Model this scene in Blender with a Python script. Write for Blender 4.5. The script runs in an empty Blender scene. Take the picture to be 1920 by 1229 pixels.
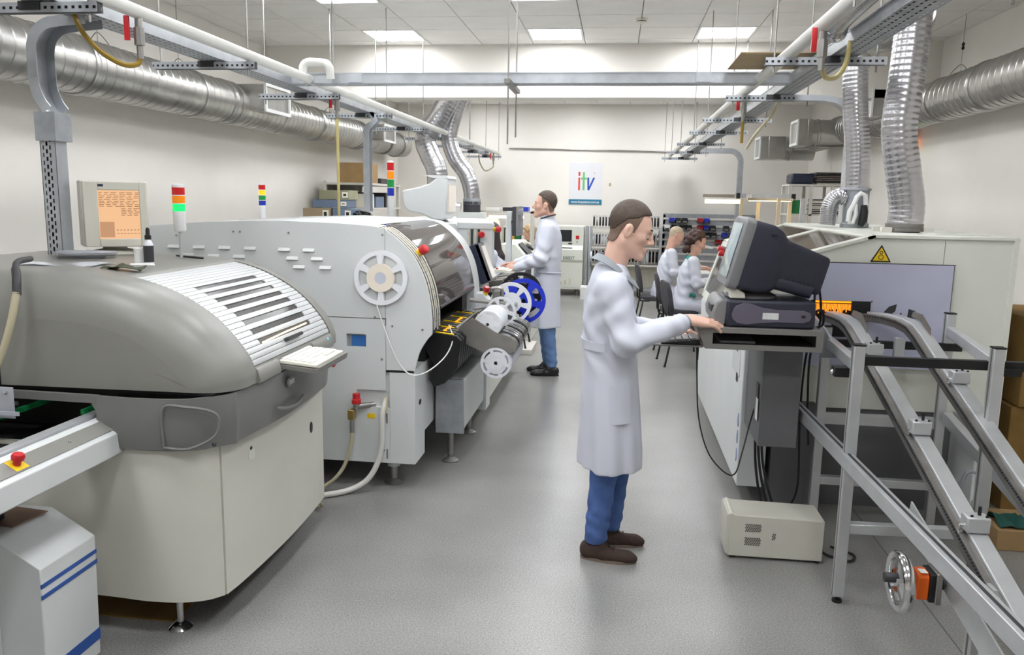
import bpy, bmesh, math, random
import numpy as np
from mathutils import Vector, Matrix, Quaternion

random.seed(7)
R = math.radians
SC = bpy.context.scene
COL = SC.collection

# ------------------------------------------------------------------ camera, world, exposure
cam_data = bpy.data.cameras.new('camera')
cam = bpy.data.objects.new('camera', cam_data)
COL.objects.link(cam)
SC.camera = cam
cam_data.sensor_width = 36.0
cam_data.sensor_fit = 'HORIZONTAL'
cam_data.lens = 1500.0 / 1920.0 * 36.0
cam_data.clip_start = 0.05
_ax = Vector((0.9914, 0.1292, 0.0165))      # camera right in the room (x right, y into the room, z up)
_fw = Vector((-0.1248, 0.9793, -0.1594))    # camera forward
_ax = (_ax - _fw * _ax.dot(_fw) / _fw.dot(_fw)).normalized(); _fw.normalize()
_up = _ax.cross(_fw).normalized()
cam.matrix_world = Matrix(((_ax.x, _up.x, -_fw.x, 0), (_ax.y, _up.y, -_fw.y, 0), (_ax.z, _up.z, -_fw.z, 1.75), (0, 0, 0, 1)))

world = bpy.data.worlds.new('world'); SC.world = world
world.use_nodes = True
world.node_tree.nodes['Background'].inputs[0].default_value = (0.9, 0.95, 1.0, 1)
world.node_tree.nodes['Background'].inputs[1].default_value = 0.25
SC.view_settings.view_transform = 'Standard'
SC.view_settings.look = 'None'
SC.view_settings.gamma = 1.0
SC.view_settings.use_curve_mapping = False
SC.view_settings.exposure = 0.3
LAMP_STRENGTH = 22.0

# ------------------------------------------------------------------ materials
def lin(c):
    r = []
    for v in c[:3]:
        v = v / 255.0
        r.append(v / 12.92 if v <= 0.04045 else ((v + 0.055) / 1.055) ** 2.4)
    return (*r, 1.0)

MATS = {}
def mat(name, col, rough=0.5, metal=0.0, var=0.06, scale=6.0, bump=0.0, bscale=200.0, coat=0.0, spec=0.5, emit=None, estr=1.0, trans=0.0, alpha=1.0):
    m = bpy.data.materials.new(name); m.use_nodes = True
    nt = m.node_tree; p = nt.nodes['Principled BSDF']
    L = lin(col)
    if var > 0:
        tc = nt.nodes.new('ShaderNodeTexCoord'); n = nt.nodes.new('ShaderNodeTexNoise')
        n.inputs['Scale'].default_value = scale; n.inputs['Detail'].default_value = 4
        nt.links.new(tc.outputs['Object'], n.inputs['Vector'])
        cr = nt.nodes.new('ShaderNodeValToRGB')
        cr.color_ramp.elements[0].position = 0.3; cr.color_ramp.elements[1].position = 0.7
        cr.color_ramp.elements[0].color = (*[max(0, v * (1 - var)) for v in L[:3]], 1)
        cr.color_ramp.elements[1].color = (*[min(1, v * (1 + var)) for v in L[:3]], 1)
        nt.links.new(n.outputs['Fac'], cr.inputs['Fac'])
        nt.links.new(cr.outputs['Color'], p.inputs['Base Color'])
    else:
        p.inputs['Base Color'].default_value = L
    p.inputs['Roughness'].default_value = rough
    p.inputs['Metallic'].default_value = metal
    p.inputs['Specular IOR Level'].default_value = spec
    p.inputs['Coat Weight'].default_value = coat
    p.inputs['Transmission Weight'].default_value = trans
    p.inputs['Alpha'].default_value = alpha
    if bump > 0:
        tc2 = nt.nodes.new('ShaderNodeTexCoord'); n2 = nt.nodes.new('ShaderNodeTexNoise')
        n2.inputs['Scale'].default_value = bscale; n2.inputs['Detail'].default_value = 3
        b = nt.nodes.new('ShaderNodeBump'); b.inputs['Strength'].default_value = bump; b.inputs['Distance'].default_value = 0.004
        nt.links.new(tc2.outputs['Object'], n2.inputs['Vector'])
        nt.links.new(n2.outputs['Fac'], b.inputs['Height']); nt.links.new(b.outputs['Normal'], p.inputs['Normal'])
    if emit is not None:
        p.inputs['Emission Color'].default_value = lin(emit); p.inputs['Emission Strength'].default_value = estr
    MATS[name] = m
    return m

def pane(name, tint, opac=0.35, rough=0.03, spec=0.6):
    """thin tinted sheet: part see-through, part coloured, glossy"""
    m = bpy.data.materials.new(name); m.use_nodes = True
    nt = m.node_tree; p = nt.nodes['Principled BSDF']; out = nt.nodes['Material Output']
    p.inputs['Base Color'].default_value = lin(tint); p.inputs['Roughness'].default_value = rough
    p.inputs['Specular IOR Level'].default_value = spec
    tr = nt.nodes.new('ShaderNodeBsdfTransparent'); mx = nt.nodes.new('ShaderNodeMixShader')
    lw = nt.nodes.new('ShaderNodeFresnel'); lw.inputs['IOR'].default_value = 1.5
    ad = nt.nodes.new('ShaderNodeMath'); ad.operation = 'ADD'; ad.use_clamp = True; ad.inputs[1].default_value = opac
    nt.links.new(lw.outputs[0], ad.inputs[0]); nt.links.new(ad.outputs[0], mx.inputs[0])
    nt.links.new(tr.outputs[0], mx.inputs[1]); nt.links.new(p.outputs[0], mx.inputs[2]); nt.links.new(mx.outputs[0], out.inputs[0])
    MATS[name] = m
    return m

mat('wall', (237, 233, 226), 0.75, var=0.03, scale=1.2, bump=0.05, bscale=60)
mat('ceiling_tile', (240, 238, 234), 0.85, var=0.03, scale=3, bump=0.15, bscale=150)
mat('grid_metal', (190, 188, 184), 0.6)
mat('lamp_white', (240, 240, 240), 0.4, var=0, emit=(250, 252, 255), estr=LAMP_STRENGTH)
mat('white_paint', (226, 227, 226), 0.42, var=0.02)
mat('machine_white', (212, 215, 215), 0.38, var=0.025, scale=3)
mat('machine_cream', (222, 224, 214), 0.42, var=0.03, scale=3)
mat('printer_cream', (206, 205, 195), 0.42, var=0.03, scale=3)
mat('hood_grey', (134, 133, 128), 0.36, var=0.04, scale=4, bump=0.05, bscale=500)
mat('hood_dark', (112, 112, 110), 0.38, var=0.04, scale=4, bump=0.05, bscale=500)
mat('slat_silver', (205, 207, 208), 0.35, metal=0.25, var=0.03)
mat('black', (18, 18, 20), 0.5, var=0.1)
mat('rubber', (32, 32, 33), 0.7, var=0.1)
mat('charcoal', (52, 52, 56), 0.5, var=0.06)
mat('dark_slot', (58, 54, 52), 0.25, var=0.1, scale=12)
mat('galv', (176, 180, 185), 0.36, metal=0.45, var=0.12, scale=9)
mat('galv_dull', (158, 162, 167), 0.45, metal=0.4, var=0.14, scale=14)
mat('duct_metal', (178, 177, 174), 0.3, metal=0.9, var=0.13, scale=5)
mat('flex_alu', (198, 198, 202), 0.24, metal=0.92, var=0.1, scale=8)
mat('aluminium', (196, 198, 200), 0.36, metal=0.45, var=0.05, scale=10)
mat('steel', (160, 158, 154), 0.35, metal=0.85, var=0.1, scale=10)
mat('steel_dull', (128, 126, 122), 0.45, metal=0.5, var=0.1, scale=12)
mat('chrome', (215, 215, 216), 0.12, metal=1.0, var=0)
mat('brass', (176, 150, 92), 0.3, metal=0.9, var=0.1)
mat('grey_steel_paint', (126, 124, 120), 0.42, metal=0.1, var=0.05)
mat('grey_plinth', (104, 104, 107), 0.55, var=0.05)
mat('red', (196, 34, 40), 0.35, var=0.03)
mat('yellow', (236, 200, 22), 0.45, var=0.03)
mat('green_belt', (22, 138, 78), 0.5, var=0.1)
mat('blue_stripe', (42, 84, 160), 0.5, var=0.02)
mat('pipe_white', (214, 213, 208), 0.4, var=0.03)
mat('hose_yellow', (196, 182, 120), 0.35, var=0.05)
mat('hose_olive', (150, 122, 40), 0.35, var=0.05)
mat('hose_white', (214, 212, 206), 0.4, var=0.03)
mat('hose_beige', (186, 178, 150), 0.4, var=0.03)
mat('hose_grey', (150, 152, 158), 0.4, var=0.03)
mat('cardboard', (168, 138, 96), 0.85, var=0.1, scale=8)
mat('cardboard_dark', (132, 102, 52), 0.85, var=0.12, scale=8)
mat('board_tan', (178, 158, 126), 0.8, var=0.08)
mat('keycap', (232, 229, 214), 0.5, var=0.02)
mat('paper', (238, 238, 236), 0.6, var=0.02)
mat('crt_beige', (206, 204, 192), 0.45, var=0.03)
mat('screen_orange', (40, 30, 25), 0.2, var=0, emit=(238, 188, 142), estr=0.85)
mat('screen_block', (40, 30, 25), 0.3, var=0, emit=(196, 148, 110), estr=0.8)
mat('screen_text', (40, 30, 25), 0.3, var=0, emit=(160, 112, 78), estr=0.7)
mat('screen_pale', (40, 40, 40), 0.15, var=0, emit=(214, 206, 196), estr=0.75)
mat('screen_grey', (150, 150, 152), 0.15, var=0.1)
mat('screen_dark', (34, 37, 42), 0.12, var=0.1)
mat('screen_cyan', (156, 176, 182), 0.1, var=0.12, scale=5)
mat('screen_blue', (60, 110, 176), 0.2, var=0.15, scale=30)
mat('navy', (34, 40, 62), 0.4, var=0.05)
mat('crt_navy', (44, 45, 60), 0.5, var=0.06, scale=20)
mat('crt_bezel', (128, 128, 130), 0.45, var=0.04)
mat('cpu_side', (100, 95, 110), 0.6, var=0.05, bump=0.2, bscale=600)
mat('label_white', (222, 226, 224), 0.5, var=0.05, scale=60)
mat('led_red', (170, 20, 24), 0.25, var=0.05, emit=(190, 24, 24), estr=0.25)
mat('led_orange', (210, 120, 10), 0.25, var=0.05, emit=(230, 130, 10), estr=0.35)
mat('led_green', (16, 130, 60), 0.25, var=0.05, emit=(16, 130, 60), estr=0.2)
mat('led_blue', (20, 44, 150), 0.25, var=0.05, emit=(20, 44, 160), estr=0.2)
mat('glow_green', (20, 200, 100), 0.25, var=0, emit=(14, 205, 96), estr=1.0)
mat('glow_orange', (255, 150, 20), 0.3, var=0, emit=(255, 140, 16), estr=1.5)
mat('glow_warm', (255, 220, 150), 0.3, var=0, emit=(255, 226, 160), estr=7.0)
mat('glow_fire', (255, 150, 30), 0.3, var=0, emit=(255, 150, 40), estr=1.1)
mat('glow_blue', (60, 170, 220), 0.3, var=0, emit=(70, 180, 235), estr=1.0)
mat('reel_white', (236, 238, 242), 0.35, var=0.02)
mat('reel_cream', (238, 228, 212), 0.5, var=0.03)
mat('reel_clear', (228, 230, 236), 0.25, var=0.05, scale=20)
mat('reel_blue', (28, 52, 200), 0.35, var=0.05)
mat('tape_white', (236, 236, 234), 0.45, var=0.02)
mat('label_dirty', (206, 202, 186), 0.6, var=0.15, scale=30)
mat('bin_blue', (40, 60, 190), 0.4, var=0.05)
mat('bin_red', (176, 30, 38), 0.4, var=0.05)
mat('bin_black', (38, 40, 44), 0.45, var=0.08)
mat('orange', (240, 104, 22), 0.4, var=0.03)
mat('teal_cloth', (34, 84, 76), 0.85, var=0.12, scale=20)
mat('olive_cloth', (72, 76, 58), 0.9, var=0.15, scale=30)
mat('green_box', (30, 120, 66), 0.5, var=0.1)
mat('instr_olive', (140, 138, 112), 0.5, var=0.05)
mat('instr_blue', (100, 116, 140), 0.5, var=0.05)
mat('instr_tan', (150, 132, 104), 0.5, var=0.05)
mat('shelf_white', (214, 210, 202), 0.5, var=0.03)
mat('shelf_taupe', (120, 112, 104), 0.6, var=0.2, scale=10)  # mottled taupe for the rack back sheet, bin cards, a tray and boards
mat('board_stack', (104, 96, 92), 0.6, var=0.3, scale=40)
mat('wood_light', (206, 190, 160), 0.6, var=0.06)
mat('wood_dark', (92, 66, 42), 0.7, var=0.12, scale=10)
mat('copper_board', (134, 104, 84), 0.45, var=0.06)
mat('lavender_panel', (184, 186, 208), 0.3, var=0.06, scale=2.5)
mat('sign_blue', (28, 120, 156), 0.5, var=0.02)
mat('sign_white', (226, 227, 231), 0.5, var=0.01)
mat('logo_red', (226, 64, 62), 0.5, var=0.01)
mat('logo_green', (116, 190, 122), 0.5, var=0.01)
mat('logo_blue', (32, 76, 178), 0.5, var=0.01)
mat('print_green', (64, 92, 70), 0.5, var=0.01)
mat('print_lilac', (150, 156, 204), 0.5, var=0.02)
mat('chair_fabric', (62, 60, 66), 0.85, var=0.1, scale=40, bump=0.2, bscale=400)
mat('skin', (214, 168, 148), 0.5, var=0.05, scale=14)
mat('skin_pale', (226, 184, 164), 0.5, var=0.05, scale=14)
mat('lips', (176, 104, 98), 0.45, var=0.03)
mat('hair_brown', (76, 62, 52), 0.6, var=0.25, scale=60, bump=0.5, bscale=240)
mat('hair_stubble', (118, 96, 82), 0.65, var=0.15, scale=80)
mat('hair_dark', (44, 34, 34), 0.45, var=0.3, scale=40, bump=0.5, bscale=160)
mat('hair_auburn', (60, 36, 30), 0.5, var=0.5, scale=30, bump=0.6, bscale=120)
mat('hair_blond', (182, 156, 118), 0.55, var=0.2, scale=40, bump=0.4, bscale=160)
mat('hair_grey', (186, 170, 146), 0.6, var=0.15, scale=40)
mat('eye_white', (226, 220, 214), 0.2, var=0)
mat('eye_dark', (40, 30, 26), 0.2, var=0)
mat('coat', (208, 211, 223), 0.7, var=0.025, scale=5, bump=0.12, bscale=900)
mat('coat_seam', (196, 200, 214), 0.75, var=0.02)
mat('collar_grey', (144, 150, 156), 0.7, var=0.04)
mat('collar_teal', (58, 140, 130), 0.7, var=0.05)
mat('denim', (72, 100, 156), 0.85, var=0.2, scale=16, bump=0.2, bscale=700)
mat('denim_pale', (100, 130, 176), 0.85, var=0.2, scale=16, bump=0.2, bscale=700)
mat('suede_brown', (62, 46, 40), 0.85, var=0.2, scale=30, bump=0.2, bscale=500)
mat('leather_black', (28, 27, 30), 0.35, var=0.1)
mat('sole', (128, 112, 98), 0.7, var=0.05)
pane('glass_smoke', (92, 86, 84), 0.55, 0.04)
pane('glass_brown', (92, 78, 62), 0.7, 0.05)
pane('glass_clear', (225, 228, 230), 0.12, 0.03)
pane('plastic_clear', (226, 230, 238), 0.4, 0.15)

def floor_material():
    m = bpy.data.materials.new('vinyl_floor'); m.use_nodes = True
    nt = m.node_tree; p = nt.nodes['Principled BSDF']
    tc = nt.nodes.new('ShaderNodeTexCoord')
    a = nt.nodes.new('ShaderNodeTexNoise'); a.inputs['Scale'].default_value = 150; a.inputs['Detail'].default_value = 3
    b = nt.nodes.new('ShaderNodeTexNoise'); b.inputs['Scale'].default_value = 1.3; b.inputs['Detail'].default_value = 6
    nt.links.new(tc.outputs['Object'], a.inputs['Vector']); nt.links.new(tc.outputs['Object'], b.inputs['Vector'])
    mx = nt.nodes.new('ShaderNodeMix'); mx.data_type = 'FLOAT'; mx.inputs[0].default_value = 0.3
    nt.links.new(a.outputs['Fac'], mx.inputs[2]); nt.links.new(b.outputs['Fac'], mx.inputs[3])
    cr = nt.nodes.new('ShaderNodeValToRGB')
    cr.color_ramp.elements[0].position = 0.36; cr.color_ramp.elements[1].position = 0.64
    cr.color_ramp.elements[0].color = lin((112, 111, 109)); cr.color_ramp.elements[1].color = lin((162, 161, 158))
    nt.links.new(mx.outputs[0], cr.inputs['Fac']); nt.links.new(cr.outputs['Color'], p.inputs['Base Color'])
    rr = nt.nodes.new('ShaderNodeMapRange'); rr.inputs[3].default_value = 0.27; rr.inputs[4].default_value = 0.33
    nt.links.new(b.outputs['Fac'], rr.inputs[0]); nt.links.new(rr.outputs[0], p.inputs['Roughness'])
    bp = nt.nodes.new('ShaderNodeBump'); bp.inputs['Strength'].default_value = 0.03; bp.inputs['Distance'].default_value = 0.002
    nt.links.new(a.outputs['Fac'], bp.inputs['Height']); nt.links.new(bp.outputs['Normal'], p.inputs['Normal'])
    MATS['floor'] = m
floor_material()

# ------------------------------------------------------------------ mesh helpers
def V(*a): return np.array(a, float)
def unit(v):
    v = np.asarray(v, float); return v / (np.linalg.norm(v) + 1e-12)

class MB:
    def __init__(s): s.v = []; s.f = []
    def add(s, vs, fs):
        o = len(s.v); s.v.extend([tuple(map(float, p)) for p in vs]); s.f.extend([tuple(i + o for i in f) for f in fs]); return s
    def box(s, x0, x1, y0, y1, z0, z1):
        vs = [(x0,y0,z0),(x1,y0,z0),(x1,y1,z0),(x0,y1,z0),(x0,y0,z1),(x1,y0,z1),(x1,y1,z1),(x0,y1,z1)]
        return s.add(vs, [(3,2,1,0),(4,5,6,7),(0,1,5,4),(1,2,6,5),(2,3,7,6),(3,0,4,7)])
    def obox(s, c, a, b, d):
        """box from centre and three half-axis vectors (right handed)"""
        c = np.asarray(c, float); a, b, d = (np.asarray(q, float) for q in (a, b, d))
        vs = [c + i*a + j*b + k*d for k in (-1,1) for (i,j) in ((-1,-1),(1,-1),(1,1),(-1,1))]
        return s.add(vs, [(3,2,1,0),(4,5,6,7),(0,1,5,4),(1,2,6,5),(2,3,7,6),(3,0,4,7)])
    def bar(s, p0, p1, w, h, up=(0,0,1)):
        p0, p1 = np.asarray(p0, float), np.asarray(p1, float)
        t = unit(p1 - p0); a = np.cross(t, up)
        if np.linalg.norm(a) < 1e-4: a = np.cross(t, (1,0,0))
        a = unit(a); u = np.cross(a, t)
        return s.obox((p0+p1)/2, a*w/2, t*np.linalg.norm(p1-p0)/2, u*h/2)
    def ring(s, c, a, b, n, r): return [c + r*(math.cos(2*math.pi*i/n)*a + math.sin(2*math.pi*i/n)*b) for i in range(n)]
    def cyl(s, p0, p1, r0, r1=None, n=16, caps=True):
        r1 = r0 if r1 is None else r1
        p0, p1 = np.asarray(p0, float), np.asarray(p1, float); t = unit(p1-p0)
        a = unit(np.cross(t, (0,0,1) if abs(t[2]) < .9 else (1,0,0))); b = np.cross(t, a)
        vs = s.ring(p0, a, b, n, r0) + s.ring(p1, a, b, n, r1)
        fs = [(i, (i+1) % n, n+(i+1) % n, n+i) for i in range(n)]
        if caps: fs += [tuple(reversed(range(n))), tuple(range(n, 2*n))]
        return s.add(vs, fs)
    def tube(s, pts, r, n=10, caps=True, closed=False):
        P = [np.asarray(p, float) for p in pts]; m = len(P)
        rs = r if hasattr(r, '__len__') else [r]*m
        T = [unit(P[(i+1) % m if closed else min(i+1, m-1)] - P[(i-1) % m if closed else max(i-1, 0)]) for i in range(m)]
        a = unit(np.cross(T[0], (0,0,1) if abs(T[0][2]) < .9 else (1,0,0))); vs = []
        for i in range(m):
            a = unit(a - T[i]*np.dot(a, T[i])); b = np.cross(T[i], a)
            vs += s.ring(P[i], a, b, n, rs[i])
        fs = []
        for i in range(m if closed else m-1):
            j = (i+1) % m
            fs += [(i*n+k, i*n+(k+1) % n, j*n+(k+1) % n, j*n+k) for k in range(n)]
        if caps and not closed: fs += [tuple(reversed(range(n))), tuple(range((m-1)*n, m*n))]
        return s.add(vs, fs)
    def prism(s, poly, axis, a0, a1):
        """extrude a 2D polygon; axis 'y': poly is (x,z); 'x': (y,z); 'z': (x,y)"""
        n = len(poly); k = 'xyz'.index(axis)
        def put(p, t):
            q = list(p); q.insert(k, t); return q
        ar = sum(poly[i][0]*poly[(i+1) % n][1] - poly[(i+1) % n][0]*poly[i][1] for i in range(n))
        flip = (ar > 0) == (axis == 'y')
        vs = [put(p, a0) for p in poly] + [put(p, a1) for p in poly]
        fs = [tuple(reversed(range(n))), tuple(range(n, 2*n))] + [(i, (i+1) % n, n+(i+1) % n, n+i) for i in range(n)]
        if flip: fs = [tuple(reversed(f)) for f in fs]
        return s.add(vs, fs)
    def lathe(s, prof, c=(0,0,0), axis=(0,0,1), n=24):
        """prof: list of (radius, height along axis)"""
        t = unit(axis); a = unit(np.cross(t, (0,0,1) if abs(t[2]) < .9 else (1,0,0))); b = np.cross(t, a); c = np.asarray(c, float)
        vs = []
        for r, h in prof: vs += s.ring(c + t*h, a, b, n, max(r, 1e-5))
        m = len(prof)
        fs = [(i*n+k, i*n+(k+1) % n, (i+1)*n+(k+1) % n, (i+1)*n+k) for i in range(m-1) for k in range(n)]
        return s.add(vs, fs)
    def sphere(s, c, r, n=16):
        r = r if hasattr(r, '__len__') else (r, r, r); m = n//2; vs = []
        for i in range(m+1):
            th = math.pi*i/m
            for k in range(n):
                ph = 2*math.pi*k/n
                vs.append((c[0]+r[0]*math.sin(th)*math.cos(ph), c[1]+r[1]*math.sin(th)*math.sin(ph), c[2]+r[2]*math.cos(th)))
        return s.add(vs, [(i*n+k, (i+1)*n+k, (i+1)*n+(k+1) % n, i*n+(k+1) % n) for i in range(m) for k in range(n)])
    def loft(s, secs, caps=True, closed=True):
        n = len(secs[0]); m = len(secs); vs = [p for q in secs for p in q]
        fs = [(i*n+k, i*n+(k+1) % n, (i+1)*n+(k+1) % n, (i+1)*n+k) for i in range(m-1) for k in range(n if closed else n-1)]
        if caps: fs += [tuple(reversed(range(n))), tuple(range((m-1)*n, m*n))]
        return s.add(vs, fs)
    def sheet(s, rows, thick=0.0):
        """open grid of points; with thick, offset along -normal to a slab"""
        n = len(rows[0]); m = len(rows); g = np.array(rows, float)
        fs = [(i*n+k, i*n+k+1, (i+1)*n+k+1, (i+1)*n+k) for i in range(m-1) for k in range(n-1)]
        if thick <= 0: return s.add(g.reshape(-1, 3), fs)
        du = np.gradient(g, axis=1); dv = np.gradient(g, axis=0); nn = np.cross(du, dv); nn /= np.linalg.norm(nn, axis=2, keepdims=True) + 1e-12
        h = g - nn*thick; N = n*m
        vs = list(g.reshape(-1, 3)) + list(h.reshape(-1, 3))
        fs += [tuple(N+i for i in reversed(f)) for f in list(fs)]
        ed = [i for i in range(n)] + [(j+1)*n-1 for j in range(1, m)] + [(m-1)*n+i for i in range(n-2, -1, -1)] + [j*n for j in range(m-2, 0, -1)]
        for q in range(len(ed)):
            a, b = ed[q], ed[(q+1) % len(ed)]; fs.append((b, a, N+a, N+b))
        return s.add(vs, fs)
    def xform(s, M):
        s.v = [tuple(M @ Vector(p)) for p in s.v]; return s
    def build(s, name, m, parent=None, bevel=0.0, label=None, cat=None, group=None, kind=None, ang=38, seg=2, org=None):
        P = np.array(s.v, float)
        if parent is not None: o0 = np.array(ORG.get(parent.name, (0,0,0)))
        elif org is not None: o0 = np.array(org, float)
        else: o0 = np.array([(P[:,0].min()+P[:,0].max())/2, (P[:,1].min()+P[:,1].max())/2, P[:,2].min()])
        me = bpy.data.meshes.new(name)
        me.from_pydata((P-o0).tolist(), [], s.f)
        me.materials.append(MATS[m] if isinstance(m, str) else m)
        me.polygons.foreach_set('use_smooth', [True]*len(me.polygons))
        me.set_sharp_from_angle(angle=R(ang)); me.update()
        o = bpy.data.objects.new(name, me); COL.objects.link(o)
        if parent is not None:
            o.parent = parent; ORG[o.name] = tuple(o0)
        else:
            o.location = o0; ORG[o.name] = tuple(o0)
        if bevel > 0:
            b = o.modifiers.new('bevel', 'BEVEL'); b.width = bevel; b.segments = seg; b.limit_method = 'ANGLE'; b.angle_limit = R(35)
        tag(o, label, cat, group, kind)
        return o
ORG = {}
def tag(o, label=None, cat=None, group=None, kind=None):
    if label: o['label'] = label
    if cat: o['category'] = cat
    if group: o['group'] = group
    if kind: o['kind'] = kind
    return o
def thing(name, label, cat, loc=(0,0,0), group=None):
    o = bpy.data.objects.new(name, None); COL.objects.link(o); o.location = loc
    o.empty_display_size = 0.1
    ORG[o.name] = tuple(loc); tag(o, label, cat, group)
    return o
def copy_tree(o, parent=None, loc=None, rotz=None, label=None):
    c = o.copy(); COL.objects.link(c)
    if parent is not None: c.parent = parent
    if loc is not None: c.location = loc
    if rotz is not None: c.rotation_euler = (0, 0, rotz)
    if label: c['label'] = label
    for ch in list(o.children): copy_tree(ch, c)
    return c
def struct(name, mb, m, **k): return mb.build(name, m, kind='structure', org=(0,0,0), **k)
def arc(c, r, a0, a1, n, plane='xz'):
    """points on an arc, degrees, in the named plane"""
    out = []
    for i in range(n+1):
        t = R(a0 + (a1-a0)*i/n); p = [c[0], c[1], c[2]]
        p['xyz'.index(plane[0])] += r*math.cos(t); p['xyz'.index(plane[1])] += r*math.sin(t); out.append(tuple(p))
    return out
def smooth_path(pts, n=8):
    """Catmull-Rom through the points"""
    P = [np.asarray(p, float) for p in pts]; P = [2*P[0]-P[1]] + P + [2*P[-1]-P[-2]]; out = []
    for i in range(1, len(P)-2):
        a, b, c, d = P[i-1:i+3]
        for k in range(n):
            t = k/n; out.append(.5*((2*b)+(-a+c)*t+(2*a-5*b+4*c-d)*t*t+(-a+3*b-3*c+d)*t**3))
    out.append(P[-2]); return out
def text(body, name, m, parent, loc, rot, size, depth=0.0015, bold=False, align='CENTER', sx=1.0):
    """flat lettering as mesh, standing on a surface"""
    cu = bpy.data.curves.new(name, 'FONT'); cu.body = body; cu.size = size; cu.extrude = depth
    cu.align_x = align; cu.align_y = 'CENTER'; cu.offset = 0.012*size if bold else 0
    tmp = bpy.data.objects.new(name, cu); COL.objects.link(tmp)
    dg = bpy.context.evaluated_depsgraph_get(); me = bpy.data.meshes.new_from_object(tmp.evaluated_get(dg))
    bpy.data.objects.remove(tmp)
    me.materials.clear(); me.materials.append(MATS[m]); me.name = name
    o = bpy.data.objects.new(name, me); COL.objects.link(o)
    o0 = ORG.get(parent.name, (0,0,0)) if parent else (0,0,0)
    o.parent = parent; o.location = Vector(loc) - Vector(o0); o.rotation_euler = rot; o.scale = (sx, 1, 1)
    return o
# ------------------------------------------------------------------ the room
XL, XR, YF, YB, ZC = -4.30, 3.46, -3.2, 15.6, 3.52
struct('floor', MB().box(XL-.2, XR+.2, YF-.2, YB+.2, -.1, 0), 'floor')
struct('wall_left', MB().box(XL-.2, XL, YF-.2, YB+.2, 0, ZC+.3), 'wall')
struct('wall_right', MB().box(XR, XR+.2, YF-.2, YB+.2, 0, ZC+.3), 'wall')
struct('wall_back', MB().box(XL, XR, YB, YB+.2, 0, ZC+.3), 'wall')
struct('wall_front', MB().box(XL, XR, YF-.2, YF, 0, ZC+.3), 'wall')
struct('trim_1', MB().box(XL, XR, 9.62, 9.92, 2.92, ZC+.03), 'wall')          # the deep ceiling beam
mat('seam', (104, 103, 102), 0.6, var=0.05)
for i, x in enumerate((1.42,)):
    struct('trim_%d' % (i+2), MB().box(x-.003, x+.003, YF, YB, 0, .0006), 'seam')   # weld seams of the vinyl sheets
ceil = struct('ceiling', MB().box(XL, XR, YF, YB, ZC+.03, ZC+.15), 'grid_metal')
LX = (-2.83, -1.03, .77)
LY = [8.77 - 1.8*k for k in range(6)] + [10.57, 12.37, 14.17]
def is_lamp(x, y): return any(abs(x-a) < .05 for a in LX) and any(abs(y-b) < .05 for b in LY)
xs = [XL] + [-4.03+.6*i for i in range(13)] + [XR]
ys_all = [8.77 + .6*k for k in range(-20, 12)]
tile_mesh = {}
rest = MB(); ntile = 0
for y in ys_all:
    y1 = min(y+.6, YB)
    if y < YF: continue
    for i in range(len(xs)-1):
        x0, x1 = xs[i], xs[i+1]
        if x1-x0 < .05 or is_lamp(x0, y): continue
        w, d = x1-x0-.009, y1-y-.009
        if y < 4.5 or (9.3 < y < 9.9 and False):
            rest.box(x0+.0045, x1-.0045, y+.0045, y1-.0045, ZC, ZC+.03); continue
        key = (round(w, 3), round(d, 3))
        if key not in tile_mesh:
            o = MB().box(-w/2, w/2, -d/2, d/2, 0, .029).build('ceiling_tile', 'ceiling_tile', parent=ceil); tile_mesh[key] = o.data
        else:
            o = bpy.data.objects.new('ceiling_tile', tile_mesh[key]); COL.objects.link(o); o.parent = ceil
        o.location = ((x0+x1)/2, (y+y1)/2, ZC)
rest.build('ceiling_tile_field', 'ceiling_tile', parent=ceil, kind='stuff')

# recessed ceiling lamps
def row_word(y):
    return {8.77: 'just in front of the ceiling beam', 6.97: 'second row before the ceiling beam', 5.17: 'third row before the ceiling beam',
            3.37: 'fourth row before the ceiling beam', 1.57: 'fifth row before the ceiling beam', -.23: 'above the camera end of the aisle',
            -2.03: 'last row by the front wall', 10.57: 'right behind the ceiling beam', 12.37: 'between the beam and the back wall', 14.17: 'nearest the back wall'}[round(y, 2)]
lamp0 = None
for y in LY:
    for k, x in enumerate(LX):
        lab = 'square recessed ceiling light, %s column, %s' % (('left', 'middle', 'right')[k], row_word(y))
        if lamp0 is None:
            lamp0 = thing('ceiling_light', lab, 'ceiling light', (x+.3, y+.3, ZC), 'recessed ceiling lights')
            f = MB()
            for a in ((-.297, .297, -.297, -.272), (-.297, .297, .272, .297), (-.297, -.272, -.272, .272), (.272, .297, -.272, .272)):
                f.box(x+.3+a[0], x+.3+a[1], y+.3+a[2], y+.3+a[3], ZC-.004, ZC+.03)
            f.build('frame', 'white_paint', lamp0)
            MB().box(x+.3-.272, x+.3+.272, y+.3-.272, y+.3+.272, ZC+.008, ZC+.014).build('diffuser', 'lamp_white', lamp0)
            l = MB()
            for q in (-.136, 0, .136): l.box(x+.3+q-.004, x+.3+q+.004, y+.3-.272, y+.3+.272, ZC-.002, ZC+.008)
            l.build('louvre', 'white_paint', lamp0)
        else:
            copy_tree(lamp0, loc=(x+.3, y+.3, ZC), label=lab)
s = thing('smoke_detector', 'round cream smoke detector on the ceiling tiles', 'smoke detector', (.17, 8.35, ZC))
MB().lathe([(0, -.045), (.035, -.045), (.045, -.035), (.045, -.02), (.055, -.018), (.055, 0), (0, 0)], (.17, 8.35, ZC), n=24).build('body', 'keycap', s)
MB().lathe([(.046, -.03), (.048, -.03), (.048, -.026), (.046, -.026)], (.17, 8.35, ZC), n=24).build('vent_ring', 'charcoal', s)

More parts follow.
